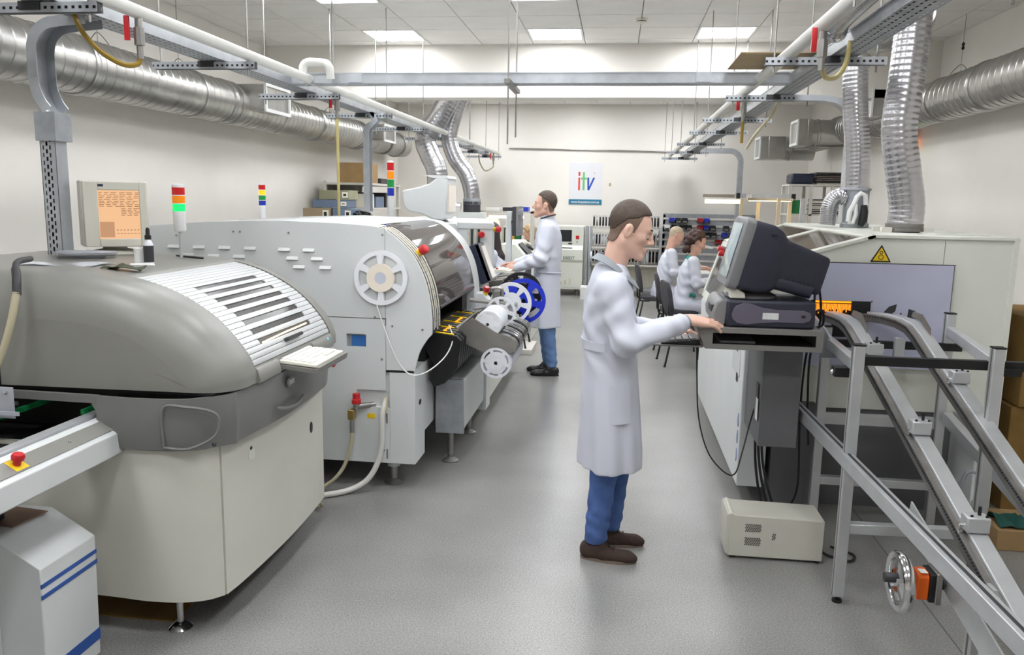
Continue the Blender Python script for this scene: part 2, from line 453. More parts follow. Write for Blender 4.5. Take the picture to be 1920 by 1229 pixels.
# ------------------------------------------------------------------ perforated sheet
def perf(mb, fn, L, bands, pitch, slot, stagger=True):
    """bands: list of (v0, v1, has_slots); fn(u, v) -> point. Real holes: the slot quads are left out"""
    for bi, (v0, v1, hs) in enumerate(bands):
        if not hs:
            n = max(1, int(L/1.0))
            for k in range(n): mb.add([fn(L*k/n, v0), fn(L*(k+1)/n, v0), fn(L*(k+1)/n, v1), fn(L*k/n, v1)], [(0, 1, 2, 3)])
        else:
            off = (pitch/2 if stagger and bi % 4 == 3 else 0); u = -off; k = 0
            while u < L:
                a, b = max(0, u+slot), min(L, u+pitch)
                if b > a: mb.add([fn(a, v0), fn(b, v0), fn(b, v1), fn(a, v1)], [(0, 1, 2, 3)])
                u += pitch
TB = [(0, .012, 0), (.012, .022, 1), (.022, .05, 0), (.05, .06, 1), (.06, .09, 0), (.09, .1, 1), (.1, .128, 0), (.128, .138, 1), (.138, .15, 0)]

def tray(name, label, x0, y0, y1, z, w=.15, h=.06):
    t = thing(name, label, 'cable tray', (x0+w/2, y0, z), 'overhead cable trays')
    b = MB(); perf(b, lambda u, v: (x0+v*w/.15, y0+u, z), y1-y0, TB, .05, .026); b.build('tray_base', 'galv_dull', t)
    for x in (x0, x0+w):
        q = MB(); q.box(x-.002, x+.002, y0, y1, z, z+h); q.box(x-.006, x+.006, y0, y1, z+h-.004, z+h+.003); q.build('side_rail', 'galv', t)
    MB().box(x0+.012, x0+w-.012, y0+.05, y1-.05, z+.006, z+.03).build('cable_bundle', 'charcoal', t)
    return t
ZT = 2.52
tray('cable_tray', 'long perforated steel cable tray hanging above the left machines', -2.54, 2.3, 15.3, ZT+.025)
tray('cable_tray', 'long perforated steel cable tray hanging above the right machines', 1.12, 2.3, 15.3, ZT+.025)
t = thing('cable_tray', 'steel cable tray crossing the aisle between the two long trays', 'cable tray', (-.6, 5.8, ZT+.05), 'overhead cable trays')
b = MB(); perf(b, lambda u, v: (-2.40+u, 5.92-v, ZT+.03), 3.55, TB, .05, .026); b.build('tray_base', 'galv_dull', t)
for y in (5.77, 5.92):
    q = MB(); q.box(-2.40, 1.15, y-.002, y+.002, ZT+.03, ZT+.1); q.box(-2.40, 1.15, y-.007, y+.007, ZT+.096, ZT+.103); q.build('side_rail', 'galv', t)
for x in (-1.9, .55): MB().box(x-.05, x+.05, 5.760, 5.768, ZT+.035, ZT+.095).build('joint_plate', 'galv', t)

# compressed-air pipes beside the trays
MB().tube([(-2.25, 2.3, ZT+.06), (-2.25, 8, ZT+.06), (-2.25, 15.25, ZT+.06)], .032, 14).build('air_pipe', 'pipe_white', label='white plastic air pipe running along the left cable tray', cat='pipe')
p = [(-2.25, 5.66, ZT+.06), (-2.25, 5.66, ZT+.11)] + arc((-2.20, 5.66, ZT+.11), .05, 180, 90, 5) + [(-2.13, 5.68, ZT+.158)] + arc((-2.11, 5.69, ZT+.11), .048, 90, 10, 5) + [(-2.06, 5.70, ZT+.05)]
MB().tube(p, .03, 12).build('pipe_bridge', 'pipe_white', label='short white pipe arch rising over the cross tray on the left', cat='pipe')
MB().tube([(.93, 2.3, ZT+.06), (.93, 8, ZT+.06), (.93, 15.25, ZT+.06)], .034, 14).build('air_pipe', 'pipe_white', label='white plastic air pipe running along the right cable tray', cat='pipe')
MB().tube([(-2.1, YB-.03, 2.70), (1.25, YB-.03, 2.66)], .012, 8).build('wall_conduit', 'steel', label='thin grey conduit running straight across the back wall', cat='pipe')

# hanger bars with threaded rods
def hanger(label, x0, x1, y, z=ZT, along='x', rods=True):
    t = thing('hanger_bar', label, 'hanger bar', ((x0+x1)/2, y, z), 'perforated hanger bars under the trays')
    b = MB()
    if along == 'x':
        L = x1-x0
        for yy in (y-.02, y+.02): perf(b, lambda u, v: (x0+u, yy, z-.022+v), L, [(0, .014, 0), (.014, .026, 1), (.026, .042, 0)], .032, .014)
        b.add([(x0, y-.02, z+.02), (x1, y-.02, z+.02), (x1, y+.02, z+.02), (x0, y+.02, z+.02)], [(0, 1, 2, 3)])
    b.build('bar', 'galv', t)
    if rods:
        for x in (x0+.05, x1-.05): MB().cyl((x, y, z-.06), (x, y, ZC), .0055, n=6).build('threaded_rod', 'steel', t)
    if along == 'x': MB().box(x0+.004, x1-.004, y-.014, y+.014, z-.018, z+.016).build('core', 'black', t)  # black filler added so the holes look dark like a shaded channel interior
    MB().box((x0+x1)/2-.03, (x0+x1)/2+.07, y-.026, y+.026, z-.012, z+.024).build('clamp', 'charcoal', t)
    return t
ORD = ['first', 'second', 'third', 'fourth', 'fifth', 'sixth', 'seventh', 'eighth', 'ninth']
for i in range(9):
    y = 3.3 + 1.49*i
    hanger('%s perforated hanger bar from the front under the left cable tray' % ORD[i], -2.86, -2.20, y)
for i, y in enumerate((3.2, 4.74, 6.36, 8.05, 9.48, 11.4, 13.3, 15.2)):
    hanger('%s perforated hanger bar from the front under the right cable tray' % ORD[i], .78, 1.42, y)
t = thing('hanger_bar', 'short hanger bar holding up the middle of the cross tray', 'hanger bar', (-.77, 5.84, ZT), 'perforated hanger bars under the trays')
MB().box(-.79, -.75, 5.55, 6.12, ZT-.0, ZT+.03).build('bar', 'steel_dull', t)
for y, zz in ((5.62, 2.12), (6.06, 2.2)): MB().cyl((-.77, y, zz), (-.77, y, ZC), .006, n=6).build('threaded_rod', 'steel', t)

# cable drops: trays that bend off the long trays and run down to the machines
def drop(name, label, path, w=.13, d=.035, perf_from=None, side='y', foot=None):
    """a channel swept along path; w across Y"""
    t = thing(name, label, 'cable tray', path[-1], 'cable drops')
    P = [np.array(p, float) for p in path]; secs = []
    for i in range(len(P)):
        T = unit(P[min(i+1, len(P)-1)] - P[max(i-1, 0)]); Y = V(0, 1, 0); N = unit(np.cross(T, Y))
        a, b = P[i]-Y*w/2, P[i]+Y*w/2
        secs.append([a, a+N*d, a+N*d+Y*.004, a+N*.004+Y*.004, b+N*.004-Y*.004, b+N*d-Y*.004, b+N*d, b])
    MB().loft(secs).build('channel', 'galv', t)
    return t
pth = [(-2.45, 3.62, 2.56), (-2.58, 3.64, 2.555)] + arc((-2.62, 3.64, 2.40), .15, 90, 180, 8) + [(-2.77, 3.64, 2.28)] + arc((-2.52, 3.64, 2.28), .25, 180, 222, 6)
d1 = drop('cable_drop', 'bent steel cable channel coming down behind the grey-hooded machine', pth, .13, .05)
b = MB(); b.box(-2.76, -2.655, 3.58, 3.70, 1.985, 2.12); b.build('cover_box', 'galv_dull', d1)
b = MB(); b.box(-2.755, -2.752, 3.60, 3.68, 1.44, 2.0); b.box(-2.677, -2.674, 3.60, 3.68, 1.44, 2.0); b.build('upright', 'galv', d1)
b = MB(); perf(b, lambda u, v: (-2.755+v, 3.60, 1.44+u), .555, [(0, .014, 0), (.014, .02, 1), (.02, .03, 0), (.03, .04, 1), (.04, .048, 0), (.048, .056, 1), (.056, .081, 0)], .036, .02); b.build('perforated_face', 'galv', d1)
MB().box(-2.75, -2.679, 3.63, 3.68, 1.445, 1.99).build('cable_bundle', 'charcoal', d1)  # dark backing box added behind the perforations so they read as shaded holes
pth = [(-2.36, 7.72, 2.55), (-2.40, 7.72, 2.545)] + arc((-2.36, 7.72, 2.36), .10, 95, 180, 7) + [(-2.46, 7.72, 1.6)]
drop('cable_drop', 'bent steel cable channel dropping behind the first placement machine', pth, .10, .06)
pth = [(1.27, 6.36, 2.50), (1.48, 6.36, 2.495)] + arc((1.50, 6.36, 2.32), .17, 90, 0, 8) + [(1.67, 6.36, 1.60)]
drop('cable_drop', 'bent steel cable channel dropping beside the silver exhaust pipes', pth, .12, .04)
pth = [(1.30, 14.9, 2.60), (1.95, 14.9, 2.60)] + arc((1.95, 14.9, 2.45), .15, 90, 0, 6) + [(2.10, 14.9, .02)]
drop('cable_drop', 'bent steel cable channel dropping near the back wall', pth, .10, .09)

# air cocks with red levers and hoses
def cock(label, x, y, z, hose, hmat='hose_yellow', lever=(0, -.03)):
    t = thing('air_cock', label, 'valve', (x, y, z), 'air cocks with red levers')
    MB().cyl((x, y, z), (x, y, z-.06), .018, n=10).cyl((x, y, z-.06), (x, y, z-.14), .024, n=8).cyl((x, y, z-.14), (x, y, z-.2), .015, n=8).build('valve_body', 'steel', t)
    MB().box(x-.012-.045, x+.012-.045, y-.03, y-.02, z-.12, z-.01).build('lever', 'red', t)
    MB().tube(smooth_path(hose, 8), .012, 8).build('hose', hmat, t)
cock('air cock with red lever and olive hose near the bent steel channel', -2.25, 3.66, ZT+.05,
     [(-2.25, 3.66, 2.38), (-2.26, 3.65, 2.345), (-2.30, 3.60, 2.335), (-2.37, 3.55, 2.38), (-2.43, 3.51, 2.46), (-2.46, 3.49, 2.55)], 'hose_olive')
cock('air cock with red lever on the right pipe before the cross tray', .93, 4.08, ZT+.05,
     [(.93, 4.08, 2.40), (.94, 4.10, 2.38), (.98, 4.17, 2.35), (1.05, 4.25, 2.37), (1.10, 4.31, 2.44), (1.12, 4.34, 2.55)], 'hose_yellow')
cock('air cock with red lever on the right pipe just behind the cross tray', .93, 6.48, ZT+.04,
     [(.93, 6.48, 2.36), (.93, 6.48, 2.28), (.93, 6.48, 2.20)], 'hose_olive')
MB().tube(smooth_path([(1.2, 6.55, 2.52), (1.16, 6.6, 2.42), (1.06, 6.66, 2.28), (1.0, 6.7, 2.17)], 8), .012, 8).build('loose_hose', 'hose_beige', label='loose beige hose end dangling off the right tray', cat='hose')
cock('air cock with long straight yellow hose at the left pipe behind the cross tray', -2.25, 6.36, ZT+.04,
     [(-2.25, 6.36, 2.36), (-2.25, 6.36, 2.1), (-2.25, 6.36, 1.75), (-2.25, 6.36, 1.56)], 'hose_yellow')
cock('air cock with looped hose at the far end of the left pipe', -2.25, 14.6, ZT+.04,
     [(-2.25, 14.6, 2.36), (-2.26, 14.6, 2.3), (-2.4, 14.6, 2.24), (-2.5, 14.6, 2.38), (-2.52, 14.6, 2.52)], 'hose_beige')
MB().box(.70, 1.30, 5.10, 5.72, ZT+.108, ZT+.114).build('tray_board', 'board_tan', label='thin tan board lying across the right tray beside the cross tray', cat='board')

# ------------------------------------------------------------------ ventilation ducts
def spiral(mb, x, z, r, y0, y1, pitch=.115, n=32, amp=.005):
    prof = [(0, 0), (r, 0)]; u = pitch*.5
    while u < y1-y0-.02:
        prof += [(r, u-.008), (r+amp, u-.004), (r+amp, u+.004), (r, u+.008)]; u += pitch
    prof += [(r, y1-y0), (0, y1-y0)]
    mb.lathe(prof, (x, y0, z), (0, 1, 0), n); return mb
def collar(mb, x, z, r, y, w=.05):
    mb.lathe([(r-.01, -w), (r+.008, -w), (r+.014, -w+.012), (r+.008, -w+.024), (r+.008, w-.024), (r+.014, w-.012), (r+.008, w), (r-.01, w)], (x, y, z), (0, 1, 0), 32); return mb
def grille(t, xface, y0, y1, z0, z1, sgn):
    """white framed air grille facing sgn*x with upright slats"""
    f = MB(); a, b = (xface, xface+sgn*.02) if sgn > 0 else (xface-.02, xface)
    w = .035
    f.box(a, b, y0-w, y1+w, z0-w, z0); f.box(a, b, y0-w, y1+w, z1, z1+w); f.box(a, b, y0-w, y0, z0, z1); f.box(a, b, y1, y1+w, z0, z1)
    g = f.build('grille_frame', 'white_paint', t)
    n = 14
    for k in range(n):
        y = y0+(k+.5)*(y1-y0)/n
        MB().box(xface-sgn*.012-.008, xface-sgn*.012+.012, y-.004, y+.004, z0, z1).build('grille_slat', 'shelf_white', g)
DX, DZ, DR = -3.97, 2.66, .205
d = thing('air_duct', 'big spiral steel air duct along the left wall', 'air duct', (DX, 6, DZ))
spiral(MB(), DX, DZ, DR, 1.5, 7.75).build('duct_section', 'duct_metal', d)
spiral(MB(), DX, DZ, DR, 7.75, 11.9).build('duct_section', 'duct_metal', d)
spiral(MB(), DX, DZ, DR*.93, 11.9, 14.7).build('duct_section', 'duct_metal', d)
for y in (5.6, 7.2, 7.75, 7.92, 9.0, 10.2, 11.9, 12.05, 13.4, 14.2): collar(MB(), DX, DZ, DR, y, .03).build('joint_band', 'duct_metal', d)
def branch(d, y0, y1, z0, z1, xa, xb, sgn):
    MB().box(min(xa, xb), max(xa, xb), y0, y1, z0, z1).build('branch_box', 'duct_metal', d, bevel=.01)
    grille(d, xb, y0+.02, y1-.02, z0+.02, z1-.02, sgn)
branch(d, 8.02, 8.62, 2.60, 2.86, DX, -3.60, 1)
branch(d, 12.25, 12.85, 2.60, 2.84, DX, -3.60, 1)
RX, RZ = 3.16, 2.78
d = thing('air_duct', 'big spiral steel air duct along the right wall', 'air duct', (RX, 8, RZ))
spiral(MB(), RX, RZ, DR, 4.5, 9.4).build('duct_section', 'duct_metal', d)
spiral(MB(), RX, RZ, DR*.95, 9.4, 14.3).build('duct_section', 'duct_metal', d)
for y in (6.2, 7.6, 8.6, 9.3, 9.5, 10.6, 12.4): collar(MB(), RX, RZ, DR, y, .03).build('joint_band', 'duct_metal', d)
branch(d, 9.62, 10.28, 2.73, 3.02, RX, 2.78, -1)
for yy, xe, dz in ((12.1, 2.47, -.05), (13.9, 2.27, -.15)):
    MB().prism([(yy-.24, 2.60+dz), (yy+.24, 2.60+dz), (yy+.24, 2.96+dz), (yy-.24, 2.96+dz)], 'x', xe+.12, 2.66).build('branch_box', 'duct_metal', d, bevel=.01)
    MB().lathe([(.19, 0), (.19, .1), (.2, .11), (.2, .14), (.19, .15), (.19, .5)], (2.64, yy, 2.78+dz), (1, 0, 0), 28).build('branch_neck', 'duct_metal', d)
    MB().prism([(yy-.24, 2.60+dz), (yy+.24, 2.60+dz), (yy+.24, 2.96+dz), (yy-.24, 2.96+dz)], 'x', xe, xe+.12).build('branch_mouth', 'duct_metal', d)
    grille(d, xe, yy-.2, yy+.2, 2.64+dz, 2.92+dz, -1)

def duct_hanger(label, x, y, z):
    t = thing('duct_hanger', label, 'hanger', (x, y, z), 'wires holding up the round ducts')
    MB().cyl((x, y, z), (x, y, ZC), .0035, n=6).build('wire', 'steel', t)
    MB().tube([(x, y, z+.20), (x, y, z+.215), (x, y, z+.235), (x, y, z+.25), (x, y, z+.27)], [.006, .016, .008, .016, .006], 8).build('turnbuckle', 'black', t)
    MB().tube(smooth_path([(x-.09, y, z-.02), (x-.05, y, z+.03), (x, y, z+.07), (x+.05, y, z+.03), (x+.09, y, z-.02)], 5), .004, 6).build('saddle_wire', 'steel', t)
for i, y in enumerate((4.75, 5.9, 7.05, 8.9, 10.9)): duct_hanger('%s hanging wire with black turnbuckle over the left wall duct' % ORD[i], DX, y, DZ+DR+.01)
for i, y in enumerate((5.6, 6.9, 8.3)): duct_hanger('%s hanging wire with black turnbuckle over the right wall duct' % ORD[i], RX, y, RZ+DR+.01)

def flex(path, r, pitch=.036, amp=.0026, n=28):
    """corrugated flexible pipe along a smooth path"""
    P = smooth_path(path, 40); L = [0]
    for i in range(1, len(P)): L.append(L[-1]+np.linalg.norm(P[i]-P[i-1]))
    P = np.array(P); N = int(L[-1]/pitch*4); u = np.linspace(0, L[-1], N)
    Q = np.stack([np.interp(u, L, P[:, k]) for k in range(3)], 1)
    rs = [r + (amp if i % 4 == 0 else 0) for i in range(N)]
    return MB().tube(list(Q), rs, n)
d = thing('exhaust_pipe', 'tall silver corrugated exhaust pipe rising from the oven top to the ceiling', 'exhaust pipe', (1.73, 5.2, 1.6), 'silver corrugated exhaust pipes')
flex([(1.745, 5.2, 1.60), (1.75, 5.2, 1.75), (1.71, 5.2, 1.95), (1.665, 5.2, 2.2), (1.68, 5.2, 2.5), (1.69, 5.2, 2.8), (1.68, 5.2, 3.2), (1.68, 5.2, ZC)], .10).build('pipe', 'flex_alu', d)
MB().lathe([(.1, 0), (.118, 0), (.118, .02), (.108, .022), (.108, .045), (.1, .045)], (1.745, 5.2, 1.592), n=28).build('flange', 'steel_dull', d)
for x, y in ((1.62, 5.13), (1.86, 5.13), (1.62, 5.3), (1.86, 5.3)): MB().box(x-.03, x+.03, y-.02, y+.02, 1.585, 1.615).build('clamp_block', 'shelf_white', d, bevel=.003)
d = thing('exhaust_pipe', 'slimmer silver exhaust pipe with grey collar and elbow behind the oven', 'exhaust pipe', (1.63, 6.0, 1.6), 'silver corrugated exhaust pipes')
flex([(1.675, 6.0, 1.84), (1.66, 6.0, 2.1), (1.62, 6.0, 2.4), (1.60, 6.0, 2.66), (1.62, 6.0, 2.74)], .083, .028, .0018).build('pipe', 'flex_alu', d)
MB().lathe([(.088, 0), (.096, .005), (.096, .03), (.088, .035), (.085, .05), (.085, .26), (.096, .262), (.096, .275), (.088, .28)], (1.675, 6.0, 1.583), n=28).build('collar', 'galv_dull', d)
MB().tube(smooth_path([(1.60, 6.0, 2.70), (1.62, 6.0, 2.80), (1.70, 5.95, 2.845), (1.80, 5.8, 2.85), (1.80, 5.45, 2.86), (1.74, 5.25, 2.87)], 6), .085, 24).build('elbow', 'duct_metal', d)
flex([(1.60, 6.0, 1.79), (1.545, 6.0, 1.80), (1.50, 6.0, 1.74), (1.49, 6.0, 1.60)], .055, .012, .003, 20).build('branch_hose', 'flex_alu', d)
d = thing('pipe_damper_lever', 'white bracket with black grip fixed to the slim exhaust pipe', 'lever', (1.67, 5.86, 1.6))
b = MB(); b.tube([(1.60, 5.88, 1.63), (1.605, 5.88, 1.70), (1.63, 5.88, 1.75), (1.645, 5.88, 1.80), (1.67, 5.88, 1.825), (1.70, 5.88, 1.81), (1.71, 5.88, 1.74)], .017, 8); b.tube([(1.64, 5.88, 1.75), (1.648, 5.88, 1.68), (1.63, 5.88, 1.62), (1.60, 5.88, 1.625)], .015, 8); b.build('bracket', 'white_paint', d)
MB().tube([(1.695, 5.87, 1.745), (1.70, 5.87, 1.70), (1.695, 5.87, 1.64), (1.68, 5.87, 1.60)], [.018, .026, .03, .018], 12).build('grip', 'black', d)
d = thing('overhead_hose', 'flexible silver hose lying along the right cable tray overhead', 'exhaust pipe', (1.03, 3.5, 2.66), 'silver corrugated exhaust pipes')
flex([(1.035, 2.4, 2.66), (1.035, 3.4, 2.66), (1.04, 4.2, 2.64), (1.05, 4.36, 2.60)], .055, .02, .003, 20).build('hose', 'flex_alu', d)
d = thing('exhaust_pipe', 'wide smooth silver exhaust pipe bending above the far left oven', 'exhaust pipe', (-2.3, 10.3, 1.6), 'silver corrugated exhaust pipes')
flex([(-2.18, 10.3, ZC), (-2.14, 10.3, 3.1), (-2.28, 10.3, 2.8), (-2.47, 10.3, 2.5), (-2.42, 10.3, 2.3), (-2.33, 10.3, 2.1), (-2.31, 10.3, 1.8), (-2.31, 10.3, 1.5)], .135, .05, .002).build('pipe', 'flex_alu', d)
d = thing('exhaust_pipe', 'narrow silver exhaust pipe with black collar over the far left oven', 'exhaust pipe', (-1.85, 10.3, 1.5), 'silver corrugated exhaust pipes')
flex([(-2.03, 10.62, ZC), (-2.05, 10.62, 3.15), (-2.16, 10.62, 2.84), (-2.23, 10.62, 2.53), (-2.15, 10.62, 2.27), (-2.0, 10.62, 2.06), (-1.93, 10.62, 1.85), (-1.92, 10.62, 1.66)], .108, .05, .002).build('pipe', 'flex_alu', d)
MB().lathe([(.0, 0), (.115, 0), (.115, .1), (.118, .102), (.118, .14), (.1, .142)], (-1.92, 10.62, 1.56), n=28).build('collar', 'charcoal', d)
MB().lathe([(.1, 0), (.118, 0), (.118, .075), (.1, .08)], (-1.92, 10.62, 1.66), n=28).build('sleeve', 'galv', d)
# ------------------------------------------------------------------ reels
def frame_of(ax):
    t = unit(ax); a = unit(np.cross(t, (0, 0, 1) if abs(t[2]) < .9 else (1, 0, 0))); return t, a, np.cross(t, a)
def flange(mb, c, ax, Ro, th, ri=.84, hub=.5, spokes=6, frac=.26, n=60, hole=.12, rot=0.0):
    t, a, b = frame_of(ax); c = np.asarray(c, float)
    def cell(r0, r1, k):
        A, B = 2*math.pi*k/n+rot, 2*math.pi*(k+1)/n+rot
        vs = [c+s*t*th/2+r*(math.cos(g)*a+math.sin(g)*b) for s in (-1, 1) for (r, g) in ((r0, A), (r1, A), (r1, B), (r0, B))]
        mb.add(vs, [(0, 1, 2, 3), (7, 6, 5, 4), (1, 5, 6, 2), (3, 7, 4, 0), (2, 6, 7, 3), (0, 4, 5, 1)])
    for k in range(n):
        cell(Ro*ri, Ro, k); cell(Ro*hole, Ro*hub, k)
        if (k*spokes/n) % 1.0 < frac: cell(Ro*hub, Ro*ri, k)
    return mb
def reel(label, c, ax, Ro, w, fm='reel_white', core='reel_cream', fill=.6, spokes=6, group='component reels', name='component_reel', rot=0.0):
    t, a, b = frame_of(ax); c = np.asarray(c, float)
    o = thing(name, label, 'reel', tuple(c), group)
    for s in (-1, 1): flange(MB(), c+s*t*(w/2-.0015), ax, Ro, .003, spokes=spokes, rot=rot).build('flange', fm, o)
    MB().lathe([(Ro*.14, -w/2+.003), (Ro*fill, -w/2+.003), (Ro*fill, w/2-.003), (Ro*.14, w/2-.003)], c, ax, 40).build('tape_roll', core, o)
    return o

# ------------------------------------------------------------------ screen printer with the grey hood
PR = thing('solder_paste_printer', 'solder printer with rounded grey hood, roller shutter and cream base', 'machine', (-2.25, 3.4, 0))
def offset_profile(pf, d):
    P = np.array(pf, float); T = np.gradient(P, axis=0); T /= np.linalg.norm(T, axis=1, keepdims=True)
    N = np.stack([T[:, 1], -T[:, 0]], 1)       # outward for a profile running from the front foot up and back
    back = P[:, 0] < -2.5
    N[back] = np.stack([np.zeros(back.sum()), (P[back, 1] > 1.2).astype(float)], 1)
    return P - N*d
def smooth2(pf, n=6):
    return [(p[0], p[1]) for p in smooth_path([(x, z, 0) for x, z in pf], n)]
HF = smooth2([(-1.432, .99), (-1.432, 1.03), (-1.452, 1.09), (-1.50, 1.16), (-1.58, 1.245), (-1.69, 1.32), (-1.82, 1.378), (-1.98, 1.415), (-2.2, 1.43), (-2.6, 1.43)], 5)
HF += [(-3.04, 1.43), (-3.06, .99)]
def hood(y0, y1, r0, r1, pf, zmin=None):
    secs = []
    ys = []
    if r0 > 0: ys += [(y0+r0*(1-math.cos(R(a))), r0*(1-math.sin(R(a)))) for a in range(0, 91, 10)]
    else: ys.append((y0, 0))
    if r1 > 0: ys += [(y1-r1*(1-math.cos(R(a))), r1*(1-math.sin(R(a)))) for a in range(90, -1, -10)]
    else: ys.append((y1, 0))
    for y, d in ys:
        q = offset_profile(pf, d); q[:, 0] = np.minimum.accumulate(q[:, 0]); q[:-1, 1] = np.maximum.accumulate(q[:-1, 1]); q[:, 1] = np.maximum(q[:, 1], pf[0][1]); secs.append([(x, y, z) for x, z in q])
    mb = MB().loft(secs, caps=False)
    for q, rev in ((secs[0], True), (secs[-1], False)):
        c = np.mean(np.array([p for p in q]), axis=0); n = len(q)
        fs = [(k, (k+1) % n, n) for k in range(n)]
        mb.add(list(q)+[c], [tuple(reversed(f)) for f in fs] if rev else fs)
    return mb
hood(2.79, 3.02, .17, 0, HF).build('hood_shell', 'hood_grey', PR)
hood(3.90, 4.05, 0, .10, HF).build('hood_shell', 'hood_grey', PR)
def upto(pf, zmax): return [p for p in pf if p[1] <= zmax or p[0] < -1.99]
rec = [(x+0.0, z) for x, z in HF]
recP = offset_profile(HF, .022); HR = []
for (x, z), (xr, zr) in zip(HF, recP): HR.append((x, z) if (x < -1.94 or z < 1.055) else (xr, zr))
hood(3.02, 3.90, 0, 0, HR).build('shutter_well', 'hood_grey', PR)
# seam of the hood, thin dark line at the vertical joint
MB().box(-2.385, -2.378, 2.784, 2.79, .9, 1.36).build('seam', 'black', PR)
# the shutter slats
HP = np.array([p for p in HF if p[0] >= -1.96 and p[1] >= 1.05]); hl = np.concatenate([[0], np.cumsum(np.linalg.norm(np.diff(HP, axis=0), axis=1))])
def on_hood(u, d=0.0):
    x, z = np.interp(u, hl, HP[:, 0]), np.interp(u, hl, HP[:, 1])
    x2, z2 = np.interp(u+.004, hl, HP[:, 0]), np.interp(u+.004, hl, HP[:, 1]); x1, z1 = np.interp(u-.004, hl, HP[:, 0]), np.interp(u-.004, hl, HP[:, 1])
    t = unit((x2-x1, z2-z1)); return x + t[1]*d, z - t[0]*d
NS = 25; SL = hl[-1]-.012
for k in range(NS):
    u0, u1 = .006+SL*k/NS+.0012, .006+SL*(k+1)/NS-.0012
    p = [on_hood(u0, -.012), on_hood(u0, -.004), on_hood((u0+u1)/2, -.0015), on_hood(u1, -.004), on_hood(u1, -.012)]
    win = k in (3, 5, 7, 9, 11, 13, 15, 17)
    if win:
        sl = MB().prism(p, 'y', 3.03, 3.17).build('slat', 'slat_silver', PR); MB().prism(p, 'y', 3.74, 3.89).build('slat', 'slat_silver', PR)
        q = [on_hood(u0, -.014), on_hood(u0, -.008), on_hood(u1, -.008), on_hood(u1, -.014)]
        MB().prism(q, 'y', 3.17, 3.74).build('slot_window', 'dark_slot', sl)
    else: MB().prism(p, 'y', 3.03, 3.89).build('slat', 'slat_silver', PR)
hx, hz = on_hood(.05+.006, .012)
MB().prism([on_hood(.048, -.001), on_hood(.048, .02), on_hood(.062, .022), on_hood(.066, -.001)], 'y', 3.38, 3.55).build('shutter_handle', 'charcoal', PR, bevel=.003)
MB().tube([(*on_hood(.085, -.006)[:1], 3.2, on_hood(.085, -.006)[1]), (on_hood(.092, -.006)[0], 3.45, on_hood(.092, -.006)[1]), (on_hood(.095, -.006)[0], 3.70, on_hood(.095, -.006)[1])], .003, 6).build('inside_lamp_strip', 'glow_warm', PR)
# fascia below the shutter and the dark lower belt
def plan_belt(z0, z1, grow, m, name, y0=2.755, y1=3.99, xf=-1.47, bow=.03, part=None):
    pts = [(-3.03, y0-grow+.02), (-2.0, y0-grow), (-1.78, y0-grow-.01), (-1.64, y0-grow+.0), (-1.55, y0-grow+.03), (xf+grow-.015, y0+.09)]
    n = 10
    for k in range(n+1):
        t = k/n; pts.append((xf+grow+bow*math.sin(math.pi*t)-.01, y0+.14+(y1-y0-.28)*t))
    pts += [(xf+grow-.03, y1-.06), (xf-.06, y1+grow), (-3.03, y1+grow)]
    return pts
belt = plan_belt(0, 0, .03, None, None)
# the near side of the belt has the board opening: build it as a wall with a gap left of x=-1.93
def wall_from_plan(pts, i0, i1, z0, z1, th=.02):
    rows = [[(x, y, z0) for x, y in pts[i0:i1]], [(x, y, z1) for x, y in pts[i0:i1]]]
    return rows
P2 = [(x, y) for x, y in belt if x > -1.98 and not (y > 3.9 and x < -1.6)]
dens = [(p[0], p[1]) for p in smooth_path([(x, y, 0) for x, y in [(-1.93, belt[1][1])] + [q for q in belt[2:]][:-2]], 5)]
MB().sheet([[(x, y, .785) for x, y in dens], [(x+.012*(1 if y > 2.8 else 0), y-.012, .88) for x, y in dens], [(x, y, .985) for x, y in dens]], .02).build('belt_panel', 'hood_dark', PR)
MB().sheet([[(-2.42, 2.745, .955), (-1.93, 2.725, .955)], [(-2.42, 2.745, .985), (-1.93, 2.725, .985)]], .02).build('belt_strip', 'hood_dark', PR)
MB().prism([(-1.93, .955), (-1.95, .955), (-1.935, .93), (-1.925, .88), (-1.925, .80), (-1.91, .80), (-1.91, .955)], 'y', 2.72, 2.745).build('opening_edge', 'hood_dark', PR)
MB().box(-3.05, -2.42, 2.74, 2.76, .785, .985).build('belt_panel', 'hood_dark', PR)
MB().box(-2.9, -1.9, 3.05, 3.95, .76, .985).build('inner_chassis', 'black', PR)
MB().box(-2.40, -1.93, 2.76, 3.05, .72, .76).build('inner_floor', 'black', PR)
MB().box(-2.9, -1.50, 2.80, 3.98, .985, .992).build('hood_joint', 'black', PR)
# recessed thumb panel on the belt side (raised rim)
MB().tube(smooth_path([(-1.66, 2.712, .80), (-1.655, 2.707, .95), (-1.58, 2.715, .962), (-1.47, 2.755, .93), (-1.47, 2.75, .85), (-1.56, 2.717, .80), (-1.66, 2.712, .80)], 6), .006, 6).build('moulded_rim', 'hood_dark', PR)
MB().sphere((-1.475, 2.742, .815), .009, 10).build('cap_screw', 'charcoal', PR)
# fascia: blocks either side of the keyboard drawer
def fascia(y0, y1, name='fascia_block', z0=.985, z1=1.052, x=-1.415):
    MB().prism([(-1.50, z0), (x-.004, z0), (x, z0+.02), (x-.012, z1-.01), (-1.44, z1), (-1.50, z1)], 'y', y0, y1).build(name, 'hood_grey', PR, bevel=.004)
fascia(3.03, 3.24); fascia(3.63, 3.89)
MB().box(-1.50, -1.455, 3.24, 3.63, .985, 1.05).build('drawer_mouth', 'black', PR)
